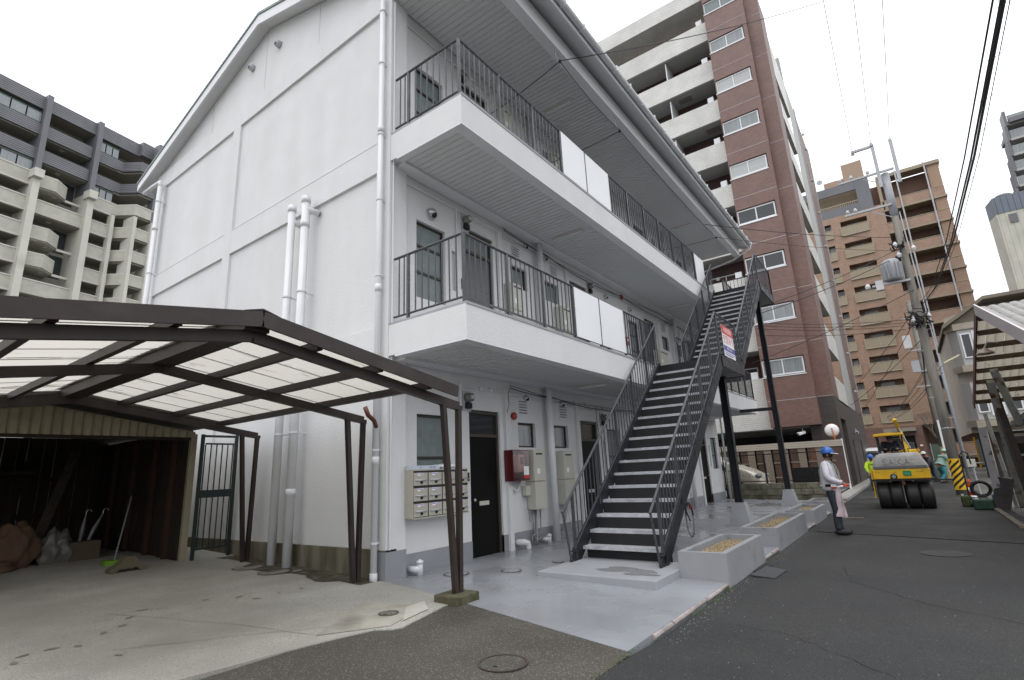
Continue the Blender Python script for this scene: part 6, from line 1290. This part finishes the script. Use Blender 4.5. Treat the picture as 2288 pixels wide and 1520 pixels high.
skin('jacket', J, [('ch', 'sp'), ('sp', 'hem'), ('hem', 'hem2'), ('ch', 'nk'), ('nk', 'nk2')]+[e for k_ in 'rl' for e in (('ch', 'sh'+k_), ('sh'+k_, 'el'+k_), ('el'+k_, 'fo'+k_), ('fo'+k_, 'wr'+k_))], jw, gd)
T_ = {'wa': ((-.02, 0, .90), .13), 'cr': ((-.02, 0, .82), .13)}
for s_, k_ in ((-1, 'r'), (1, 'l')): T_.update({'th'+k_: ((-.01, s_*.09, .72), .098), 'kn'+k_: ((.015, s_*.09, .47), .078), 'ca'+k_: ((-.01, s_*.092, .25), .072), 'cu'+k_: ((0, s_*.095, .08), .070)})
skin('trousers', T_, [('wa', 'cr')]+[e for k_ in 'rl' for e in (('cr', 'th'+k_), ('th'+k_, 'kn'+k_), ('kn'+k_, 'ca'+k_), ('ca'+k_, 'cu'+k_))], tr_, gd)
for s_ in (-1, 1): lpart('shoe', blob((.06, s_*.10, .055), (.155, .055, .055), 5+s_, 3, .05, 1), black, gd)
head(gd, (.028, 0, 1.555), .092, helmet=M('blue_helmet', (.03, .12, .42), .25, .05), brim=stick)
for s_ in (-1, 1): hand(gd, (.20, s_*.075, .985), (.5, -s_*.75, -.35), skm, 1)
vm = M('reflective_strap', (.25, .27, .24), .4, .1, 10)
for s_ in (-1, 1):
    st_ = MB()
    pts = [(.02, s_*.105, 1.445), (.12, s_*.11, 1.34), (.155, s_*.10, 1.2), (.158, s_*.07, 1.05), (.165, s_*.03, .95)]
    for a, b in zip(pts, pts[1:]): st_.beam(a, b, .045, .012, (1, 0, .2))
    pts = [(.02, s_*.105, 1.445), (-.10, s_*.11, 1.42), (-.175, s_*.10, 1.25), (-.18, s_*.07, 1.0)]
    for a, b in zip(pts, pts[1:]): st_.beam(a, b, .045, .012, (-1, 0, .2))
    lpart('reflective_strap', st_, vm, gd, smooth=False)
lpart('belt', MB().tube([(-.02+.178*math.cos(a), .148*math.sin(a), .945) for a in [2*PI*i/20 for i in range(21)]], .022, 6), M('belt_white', (.6, .6, .6), .4), gd)
lpart('pouch', MB().cbox((.03, -.165, .955), (.12, .03, .06)), stick, gd, smooth=False); lpart('buckle', MB().cbox((-.05, -.165, .955), (.10, .03, .055)), black, gd, smooth=False)
cl_m = M('pinkish_cloth', (.50, .40, .42), .75, .08, 5, bump=.5, bscale=10)
ba = thing('signal_baton', 'red and white signal baton held by the guard at waist height', 'baton', (12.92, 1.45, .79)); ba.rotation_euler = (0, 0, math.radians(-90)); WL[ba.name] = Vector((0, 0, .936-.146))
def lp2(name, mb, mat, root, off): 
    o = bpy.data.objects.new(name, mb.mesh(name, mat, off, True)); COL.objects.link(o); o.parent = root; WL[o.name] = Vector((0, 0, 0)); return o
lp2('stick', MB().tube([(.0, -.18, .90), (.30, -.06, .955)], .016, 8), M('baton_red', (.65, .04, .03), .35), ba, Vector((0, 0, .936))); lp2('handle', MB().tube([(.10, -.14, .918), (.20, -.10, .937)], .02, 8), stick, ba, Vector((0, 0, .936)))
fg = thing('cloth', 'pinkish white signal flag hanging from the hands of the guard', 'flag', (12.92, 1.45, .3)); fg.rotation_euler = (0, 0, math.radians(-90))
fm_ = MB(); nn_ = 9
for j in range(11):
    z = .95-j*.060
    for i in range(nn_):
        u_ = i/(nn_-1); x = .03-.004*j+u_*(.11+.010*j); fm_.v.append(Vector((x, -.14+.022*math.sin(u_*9+j*.35)+.01*math.sin(j*1.1), z-.02*u_)))
for j in range(10):
    for i in range(nn_-1): a = j*nn_+i; fm_.f.append((a, a+1, a+1+nn_, a+nn_))
o = lp2('flag_cloth', fm_, cl_m, fg, Vector((0, 0, .446))); so_ = o.modifiers.new('t', 'SOLIDIFY'); so_.thickness = .004; sb3 = o.modifiers.new('s', 'SUBSURF'); sb3.levels = 1; sb3.render_levels = 1
def worker(label, loc, heading, lean, jm, tm, helm, s_=1.0, arm=(.42, .75)):
    w = fig('person', label, loc, heading)
    hz, sl_2 = .86*s_, lean
    cx, czz = math.sin(sl_2), math.cos(sl_2)
    def tp(l_, y=0): return (l_*cx*s_, y*s_, hz+l_*czz*s_)
    hx = tp(.60); V_ = {'pel': ((0, 0, hz), .10*s_), 'sp': (tp(.2), .11*s_), 'ch': (tp(.42), .11*s_), 'nk': (tp(.55), .055*s_), 'h1': ((hx[0]+.05, 0, hx[2]+.03), .075*s_), 'h2': ((hx[0]+.09, 0, hx[2]+.08), .085*s_)}
    for q, k_ in ((-1, 'r'), (1, 'l')): V_.update({'kn'+k_: ((.08, q*.11, .46*s_), .07), 'an'+k_: ((-.06+.12*q, q*.12, .09), .045), 'to'+k_: ((.06+.12*q, q*.13, .04), .036), 'sh'+k_: (tp(.46, q*.19), .07), 'el'+k_: ((tp(.46)[0]+.12, q*.24, tp(.2)[2]), .05), 'wr'+k_: ((arm[0], q*.16, arm[1]), .03)})
    E2 = [('pel', 'sp'), ('sp', 'ch'), ('ch', 'nk'), ('nk', 'h1'), ('h1', 'h2')]
    for k_ in 'rl': E2 += [('pel', 'kn'+k_), ('kn'+k_, 'an'+k_), ('an'+k_, 'to'+k_), ('ch', 'sh'+k_), ('sh'+k_, 'el'+k_), ('el'+k_, 'wr'+k_)]
    skin('body', V_, E2, skm, w)
    Jk = {k_: (V_[k_][0], V_[k_][1]+(.075 if k_ in ('sp', 'ch') else .03)) for k_ in ('sp', 'ch', 'shr', 'shl', 'elr', 'ell')}; Jk['pel'] = (tp(.05), .165*s_); Jk['wr_'] = ((arm[0]-.04, -.165, arm[1]+.05), .045); Jk['wl_'] = ((arm[0]-.04, .165, arm[1]+.05), .045)
    skin('jacket', Jk, [('sp', 'ch'), ('sp', 'pel'), ('ch', 'shr'), ('ch', 'shl'), ('shr', 'elr'), ('shl', 'ell'), ('elr', 'wr_'), ('ell', 'wl_')], jm, w)
    Tk = {'pel': ((0, 0, hz+.02), .155*s_)}
    for q, k_ in ((-1, 'r'), (1, 'l')): Tk.update({'t'+k_: ((.03, q*.11, .66*s_), .12*s_), 'k'+k_: ((.08, q*.115, .44*s_), .095), 'c'+k_: ((-.05+.12*q, q*.12, .12), .075)})
    skin('trousers', Tk, [('pel', 'tr'), ('pel', 'tl'), ('tr', 'kr'), ('tl', 'kl'), ('kr', 'cr'), ('kl', 'cl')], tm, w)
    for q in (-1, 1): lpart('shoe', blob((.02+.12*q, q*.125, .05), (.14, .055, .05), 5, 2, .05, 1), black, w); hand(w, (arm[0], q*.16, arm[1]), (.6, 0, -.5), skm, 1)
    head(w, V_['h2'][0], .088, helmet=helm); return w
teal = M('teal_trousers', (.03, .20, .24), .7, .15, 5, bump=.4, bscale=10); tealj = M('pale_green_jacket', (.20, .32, .30), .7, .1, 5, bump=.4, bscale=10); hw = M('white_helmet', (.7, .72, .72), .3)
worker('stout worker in pale green jacket and teal trousers bending beside the pole', (35.6, -1.02, -.146), math.radians(-60), .42, tealj, teal, M('green_white_helmet', (.35, .52, .48), .3), 1.03, (.50, .62))
worker('worker in a white helmet and dark jacket leaning left behind the stout worker', (37.5, -.80, -.146), math.radians(120), .55, M('dark_jacket', (.05, .045, .055), .8), M('dark_trousers', (.06, .09, .11), .8), hw, 1.0, (.50, .5))
worker('worker in a yellow green safety vest mostly hidden by the left side of the roller', (29.6, 1.58, -.146), math.radians(180), .25, M('lime_vest', (.45, .62, .03), .6), M('dark_trousers', (.06, .09, .11)), M('blue_helmet', (.03, .12, .42)), .92, (.35, .7))
pcx = thing('plate_compactor', 'plate compactor with a tubular handle pushed by the stout worker', 'compactor', (36.2, -1.6, -.15)); part('handle', MB().tube([(35.7, -1.25, .62), (35.95, -1.35, .25), (36.1, -1.5, .02)], .03, 6), stick, pcx); part('plate', MB().box(35.9, 36.5, -1.85, -1.4, -.14, -.06), black, pcx, bevel=.02); part('engine', MB().box(36.05, 36.35, -1.75, -1.5, -.05, .28), black, pcx, bevel=.03)
# ================================================================== pneumatic roller
ro = thing('road_roller', 'yellow pneumatic tyre road roller with a grey water tank facing the viewer', 'road roller', (20, .38, -.15)); rx = 19.15
tyr = M('smooth_tyre', (.022, .022, .023), .55, .15, 4, spec=.4)
for i, (a, b) in enumerate(((1.03, .73), (.72, .42), (.34, .04), (.03, -.28))):
    w_ = part('tyre', MB().lathe((rx+.37, (a+b)/2, .215), [(.20, -.15), (.33, -.15), (.362, -.135), (.37, -.08), (.37, .08), (.362, .135), (.33, .15), (.20, .15)], 40, 'y'), tyr, ro, smooth=True)
    part('rim', MB().lathe((rx+.37, (a+b)/2, .215), [(.19, -.12), (.19, .12)], 16, 'y'), yellow, w_)
for i, y in enumerate((.9, .6, .3, 0, -.2)): part('rear_tyre', MB().lathe((rx+2.4, y, .215), [(.2, -.12), (.34, -.12), (.37, -.08), (.37, .08), (.34, .12), (.2, .12)], 28, 'y'), tyr, ro, smooth=True)
part('frame', MB().box(rx+.04, rx+2.6, -.30, 1.06, .68, .955), yellow, ro, bevel=.02); part('side_plate', MB().box(rx+.03, rx+.45, 1.07, 1.10, .15, .95), yellow, ro, bevel=.01); part('front_lip', MB().box(rx-.01, rx+.03, -.31, 1.10, .63, .67), yellow, ro)
part('bumper', MB().beam((rx-.03, 1.10, .655), (rx-.03, -.42, .655), .05, .055), black, ro); part('tow_bar', MB().tube([(rx+.0, -.38, .64), (rx+.1, -.78, .63)], .018, 6), black, ro)
for y in (.85, -.12): part('scraper', MB().box(rx-.02, rx+.03, y-.16, y+.16, .585, .62), black, ro)
part('scraper_spring', MB().tube([(rx-.02, .36, .63), (rx-.02, .36, .52)], .04, 8), M('rusty_spring', (.10, .05, .03), .7), ro)
lt_ = part('headlight', MB().lathe((rx+.04, .56, .745), [(.085, 0), (.085, -.03), (.06, -.045)], 18, 'x'), black, ro, smooth=True); part('lens', MB().lathe((rx-.005, .56, .745), [(.055, 0), (.05, -.012)], 16, 'x'), glasscurt, lt_)
pl_ = part('number_plate', MB().box(rx+.02, rx+.038, .135, .325, .765, .895), M('green_plate', (.0, .22, .09), .4), ro); text('plate_number', '5123', .07, M('plate_letters', (.25, .55, .35), .4), ro, (rx+.0185, .23, .82), (PI/2, 0, -PI/2))
for y in (.97, .90, .0, -.07, .53, .49): part('bolt', MB().lathe((rx+.04, y, .87), [(.012, 0), (.01, -.012)], 8, 'x'), black, ro)
tk = M('dusty_grey_tank', (.24, .235, .23), .6, .12, 3, col2=(.34, .33, .31), c2scale=2, c2lo=.5, c2hi=.75)
def tank():
    m_ = MB(); rings = []
    for (z, y0_, y1_, x0_) in ((.96, -.29, 1.03, .0), (1.02, -.29, 1.03, .0), (1.12, -.25, 1.01, .02), (1.22, -.20, .97, .05), (1.31, -.16, .93, .09), (1.37, -.13, .89, .14), (1.405, -.08, .84, .2)):
        c = [(rx+.03+x0_, y0_+.04), (rx+.03+x0_, y1_-.04), (rx+.07+x0_, y1_), (rx+1.2, y1_), (rx+1.2, y0_), (rx+.07+x0_, y0_)]
        k0 = len(m_.v); m_.v += [Vector((x, y, z)) for x, y in c]; rings.append(k0)
    for a, b in zip(rings, rings[1:]):
        for i in range(6): m_.f.append((a+i, b+i, b+(i+1) % 6, a+(i+1) % 6))
    m_.f.append(tuple(rings[-1]+i for i in range(6))[::-1]); return m_
part('water_tank', tank(), tk, ro, bevel=.02); part('tank_band', MB().box(rx+.018, rx+.03, -.25, 1.0, .985, 1.04), M('tank_dark_band', (.14, .14, .14), .6), ro)
tx_ = text('embossed_lettering', 'SAKAI', .27, M('embossed_grey', (.30, .295, .285), .6), ro, (rx+.045, .40, 1.17), (PI/2-.27, 0, -PI/2), ext=.006, space=1.05)
part('filler_cap', MB().lathe((rx+.3, .88, 1.38), [(.10, 0), (.10, .05), (.06, .07)], 16), black, ro)
part('engine_hood', MB().box(rx+1.2, rx+2.5, -.2, .95, .96, 1.30), tk, ro, bevel=.03); part('seat', MB().box(rx+1.6, rx+2.0, .35, .75, 1.30, 1.42).box(rx+1.95, rx+2.03, .35, .75, 1.42, 1.75), black, ro, bevel=.02)
part('steering_wheel', MB().tube([(rx+1.3+.08*math.cos(a), .38+.17*math.sin(a), 1.50+.09*math.cos(a)) for a in [2*PI*i/20 for i in range(21)]], .013, 6, False), black, ro)
part('guard_rail', MB().tube([(rx+1.3, .1, 1.38), (rx+1.3, .1, 1.52), (rx+1.3, -.1, 1.52), (rx+1.3, -.18, 1.38)], .014, 6), black, ro)
part('canopy', MB().prism([(rx+1.2, .92, 1.93), (rx+1.2, .12, 1.95), (rx+1.2, .16, 2.0), (rx+1.2, .5, 2.03), (rx+1.2, .9, 2.0)], (1.1, 0, 0)), yellow, ro, bevel=.01)
for (x, y) in ((rx+1.3, .84), (rx+2.2, .84), (rx+2.2, .2)): part('canopy_post', MB().tube([(x, y, 1.28), (x, y, 1.95)], .022, 6), black, ro)
dv = fig('person', 'roller driver in dark navy clothes sitting under the yellow canopy', (21.1, .52, .96), math.radians(180)); nv = M('navy_clothes', (.015, .02, .035), .8)
skin('body', {'pel': ((0, 0, .42), .09), 'ch': ((.02, 0, .72), .09), 'nk': ((.03, 0, .84), .05), 'hd': ((.05, 0, .91), .08), 'k1': ((.40, .12, .44), .07), 'k2': ((.40, -.12, .44), .07), 'a1': ((.45, .12, .12), .045), 'a2': ((.45, -.12, .12), .045), 's1': ((.02, .18, .76), .06), 's2': ((.02, -.18, .76), .06), 'e1': ((.15, .25, .55), .045), 'e2': ((.15, -.25, .55), .045), 'w1': ((.38, .12, .58), .03), 'w2': ((.38, -.12, .58), .03)},
     [('pel', 'ch'), ('ch', 'nk'), ('nk', 'hd'), ('pel', 'k1'), ('pel', 'k2'), ('k1', 'a1'), ('k2', 'a2'), ('ch', 's1'), ('ch', 's2'), ('s1', 'e1'), ('s2', 'e2'), ('e1', 'w1'), ('e2', 'w2')], skm, dv)
skin('jacket', {'ch': ((.02, 0, .70), .19), 'pel': ((0, 0, .42), .19), 's1': ((.02, .18, .76), .08), 's2': ((.02, -.18, .76), .08), 'e1': ((.15, .25, .55), .06), 'e2': ((.15, -.25, .55), .06), 'w1': ((.33, .14, .57), .05), 'w2': ((.33, -.14, .57), .05)}, [('ch', 'pel'), ('ch', 's1'), ('ch', 's2'), ('s1', 'e1'), ('s2', 'e2'), ('e1', 'w1'), ('e2', 'w2')], nv, dv)
head(dv, (.05, 0, .92), .085, helmet=M('dark_helmet', (.05, .06, .09), .4))
# excavator behind the roller
ex = thing('excavator', 'yellow excavator with its boom raised behind the road roller', 'excavator', (34, .3, -.15))
part('boom', MB().beam((34, .12, 1.2), (34.2, .34, 2.5), .2, .2, (1, 0, 0)), yellow, ex, bevel=.02); part('dipper', MB().beam((34.2, .34, 2.45), (33.6, .45, 3.12), .16, .14, (1, 0, 0)), yellow, ex, bevel=.02); part('ram', MB().tube([(34.05, .05, 1.6), (33.9, .42, 2.8)], .04, 6), steel, ex); part('cab_body', MB().box(34.6, 36.2, -.3, .9, .5, 1.6), yellow, ex, bevel=.05); part('cab', MB().box(34.7, 35.7, .3, .95, 1.6, 2.2), black, ex, bevel=.03)
for y in (-.25, .7): part('track', MB().box(34.4, 36.4, y-.12, y+.12, -.15, .35), black, ex, bevel=.1)
vn = thing('van', 'white van parked at the end of the street left of the roller', 'van', (46, 2.2, -.15)); part('body', MB().prism([(45, 1.4, .1), (45, 1.4, 1.2), (45.5, 1.5, 1.85), (49, 1.5, 1.95), (49, 1.4, .1)], (0, 1.3, 0)), stick, vn, bevel=.06); part('windscreen', MB().beam((45.05, 1.5, 1.52), (45.05, 2.6, 1.52), .5, .04, (.6, 0, -.8)), glassd, vn)
for y in (1.45, 2.65): part('wheel', MB().lathe((45.8, y, .16), [(.3, -.08), (.3, .08)], 18, 'y'), black, vn)
part('grille', MB().box(44.97, 45, 1.7, 2.4, .5, .75), black, vn)
# ================================================================== clutter by the pole
cn = thing('traffic_cone', 'orange and white striped traffic cone squeezed beside the hose reel', 'traffic cone', (20.6, -1.15, -.15)); org = M('cone_orange', (.62, .08, .02), .4, .1, 5)
part('base', MB().box(20.42, 20.78, -1.33, -.97, -.15, -.12), org, cn); part('cone_body', MB().lathe((20.6, -1.15, -.12), [(.14, 0), (.03, .68), (.022, .70)], 18), org, cn, smooth=True)
for z in (.12, .34): part('white_band', MB().lathe((20.6, -1.15, -.12+z), [(.143-.158*z, 0), (.143-.158*(z+.12), .12)], 18), stick, cn, smooth=True)
def jerry(x, y, w, d, h, mat, lab, rot=0):
    t = thing('jerry_can', lab, 'jerry can', (x, y, -.15)); R = Matrix.Rotation(rot, 3, 'Z')
    part('can_body', MB().cbox((x, y, -.15+h/2), (d, w, h), R), mat, t, bevel=.04); part('cap', MB().lathe((x, y+w*.28, -.15+h), [(.03, 0), (.03, .04)], 10), stick, t); part('carry_handle', MB().tube([(x, y-w*.25, -.15+h-.01), (x, y-w*.2, -.15+h+.035), (x, y+w*.08, -.15+h+.035), (x, y+w*.12, -.15+h-.01)], .012, 6), mat, t); return t
grn = M('dirty_green_plastic', (.015, .05, .028), .5, .35, 6); jerry(20.1, -.98, .24, .30, .30, M('mossy_green_can', (.05, .065, .02), .6, .3, 8), 'mossy green jerry can at the pole foot, left one'); jerry(19.0, -1.25, .42, .22, .27, grn, 'dark green plastic jerry can lying in front of the hose reel'); jerry(20.4, -1.66, .20, .25, .32, M('blue_plastic_can', (.03, .15, .22), .5, .1), 'blue plastic can behind the dark board')
hr = thing('hose_reel', 'coiled black hose on a steel hand cart beside the striped pole', 'hose reel', (20, -1.32, -.15)); rr = random.Random(8)
for k_ in range(9):
    r = .20-.012*(k_ % 4)+rr.uniform(-.01, .02); xx = 19.86+.03*k_; part('hose_loop', MB().tube([(xx+rr.uniform(0, .01), -1.34+r*1.05*math.cos(a), .33+r*math.sin(a)) for a in [2*PI*i/24 for i in range(25)]], .017, 6, False), black, hr, smooth=True)
part('cart_frame', MB().tube([(20.0, -1.05, -.1), (20.0, -1.05, 1.25), (20.0, -1.14, 1.36), (20.0, -1.24, 1.3), (20.0, -1.26, 1.0)], .018, 6), black, hr); part('cart_frame', MB().tube([(20.1, -1.6, -.1), (20.1, -1.6, .5)], .018, 6), greyl, hr)
for z in (.1, .5, .9): part('cart_rung', MB().tube([(20.0, -1.05, z), (20.0, -1.26, z)], .012, 5), black, hr)
for y in (-1.06, -1.6): part('cart_wheel', MB().lathe((19.9, y, -.06), [(.09, -.02), (.09, .02)], 14, 'y'), black, hr)
t = thing('meter_box', 'small cream meter box fixed on a post beside the utility pole', 'box', (23.5, -1.45, .9)); part('post', MB().tube([(23.5, -1.55, -.15), (23.5, -1.5, 1.1)], .02, 6), greyl, t); part('case', MB().box(23.4, 23.5, -1.6, -1.38, .85, 1.1), cream, t, bevel=.01)
t = thing('steel_post', 'short rusty square post beside the blue can', 'post', (19.9, -1.62, -.15)); part('post', MB().box(19.87, 19.97, -1.70, -1.60, -.15, .98), M('rusty_post', (.12, .09, .08), .8, .2, 4), t); part('post_cap', MB().box(19.86, 19.98, -1.71, -1.59, .98, 1.0), greyl, t)
for (x, y, l_, lab) in ((16.1, 1.75, .5, 'thin plank on the asphalt beyond the guard'), (23.6, 1.85, .9, 'long pale plank lying at the pavement edge')): single('plank', MB().box(x, x+.12, y-l_, y, -.145, -.115), M('weathered_timber', (.13, .11, .09)), lab, 'plank', (x, y, -.145))
# fences and gate across the far street
gfn = thing('steel_fence', 'grey steel tube fence across the far street on the right', 'fence', (55, -6, -.15))
for z in (.4, .9, 1.25): part('rail', MB().box(54.97, 55.03, -11, -3.4, z, z+.06), greyl, gfn)
for k_ in range(9): part('post', MB().box(54.96, 55.04, -3.5-k_*.9, -3.44-k_*.9, -.15, 1.3), greyl, gfn)
yg = thing('site_hoarding', 'pale blue panel in a yellow frame leaning by the far fence', 'panel', (54, -4.3, 0)); part('sheet', MB().box(54, 54.05, -4.7, -4.0, .3, 2.2), M('pale_blue_panel', (.30, .35, .42), .5), yg)
for y in (-4.78, -3.95): part('frame_bar', MB().box(53.97, 54.07, y-.05, y+.05, 0, 2.4), yellow, yg)
gp = thing('site_screen', 'green construction screen beside the brick block entrance', 'screen', (60, -1.8, 0)); part('sheet', MB().box(60, 60.05, -2.2, -1.4, -.1, 2.1), M('green_screen_sheet', (.10, .15, .12), .7, .1, 2), gp); part('leg', MB().box(60.0, 60.08, -1.4, -1.34, -.15, 2.2), greyl, gp)
wh = thing('guard_rail', 'white painted guard rail along the far street', 'guard rail', (50, -4, 0)); part('rail', MB().tube([(50, -3.2, .55), (50, -9, .55)], .05, 8), stick, wh)
for k_ in range(4): part('post', MB().tube([(50, -3.3-k_*1.6, -.15), (50, -3.3-k_*1.6, .55)], .05, 8), stick, wh)
ct = thing('tree', 'bare leafless young tree beside the brick block entrance', 'tree', (66, -2.3, -.5)); bk = M('grey_bark', (.16, .13, .11), .9)
part('trunk', MB().tube([(66, -2.2, -.5), (66, -2.3, 2.5)], [.07, .045], 6), bk, ct); m_ = MB(); rr = random.Random(2)
def branch(p, d, l_, r, n_):
    q = p+d*l_; m_.tube([p, q], [r, r*.6], 4, False)
    if n_:
        for _ in range(3): branch(q, (d+Vector((rr.uniform(-.6, .6), rr.uniform(-.7, .7), rr.uniform(-.1, .6)))).normalized(), l_*.72, r*.6, n_-1)
for _ in range(4): branch(Vector((66, -2.3, 2.4)), Vector((rr.uniform(-.4, .4), rr.uniform(-.6, .6), 1)).normalized(), 1.1, .035, 4)
part('crown', m_, bk, ct)
# sign on the staircase rail
sg = thing('rental_sign', 'red, white and blue rental sign tied to the railing of the first stair landing', 'sign', (12.4, 2.9, 3.95)); SX0, SX1, SZ0, SZ1, SY = 11.98, 12.88, 3.64, 4.36, 2.925
part('board', MB().box(SX0, SX1, SY-.006, SY, SZ0, SZ1), stick, sg); part('red_band', MB().box(SX0, SX1, SY-.009, SY-.007, SZ1-.20, SZ1), str_, sg); part('blue_band', MB().box(SX0, SX1, SY-.009, SY-.007, SZ0+.13, SZ0+.25), M('sign_violet', (.08, .07, .30), .4), sg)
text('lettering', '入居者募集', .13, stick, sg, ((SX0+SX1)/2, SY-.0095, SZ1-.10), (PI/2, 0, 0)); text('lettering', '空室あり', .21, M('sign_red_letters', (.6, .06, .05), .4), sg, ((SX0+SX1)/2, SY-.0075, SZ1-.33), (PI/2, 0, 0)); text('lettering', 'お問い合わせ', .075, stick, sg, ((SX0+SX1)/2, SY-.0095, SZ0+.19), (PI/2, 0, 0))
m_ = MB(); m_.box(SX0+.06, SX1-.06, SY-.0095, SY-.0075, SZ0+.085, SZ0+.10); m_.box(SX0+.06, SX1-.2, SY-.0095, SY-.0075, SZ0+.035, SZ0+.055); part('small_print', m_, M('sign_violet', (.08, .07, .30)), sg)
# bicycle behind the staircase
bc = thing('bicycle', 'bicycle standing under the staircase, only its rear wheel showing', 'bicycle', (11.3, 3.9, -.05)); wx, wy = 11.0, 3.80
for q in (0, 1.05):
    w_ = part('wheel', MB().tube([(wx+q*.6+.28*math.cos(a)*.35, wy+q*.75+.28*math.cos(a)*.94*.4, .27+.30*math.sin(a)) for a in [2*PI*i/28 for i in range(29)]], .017, 6, False), M('grey_tyre', (.25, .25, .24), .5), bc, smooth=True)
    sp_ = MB()
    for i in range(10): a = 2*PI*i/10; sp_.tube([(wx+q*.6, wy+q*.75, .27), (wx+q*.6+.28*math.cos(a)*.35, wy+q*.75+.28*math.cos(a)*.376, .27+.29*math.sin(a))], .002, 3, False)
    part('spokes', sp_, steel, w_)
part('frame', MB().tube([(wx, wy, .27), (wx+.1, wy+.15, .6), (wx+.5, wy+.6, .62), (wx+.63, wy+.79, .27)], .016, 6), black, bc); part('saddle', MB().box(wx+.05, wx+.15, wy+.05, wy+.25, .78, .83), black, bc, bevel=.02); part('mudguard', MB().tube([(wx+.32*math.cos(a)*.35, wy+.32*math.cos(a)*.376, .27+.34*math.sin(a)) for a in lin(.2, 2.8, 10)], .014, 5), black, bc); part('lock', MB().lathe((wx-.05, wy-.06, .5), [(.04, 0), (.04, .06)], 10), redm, bc)
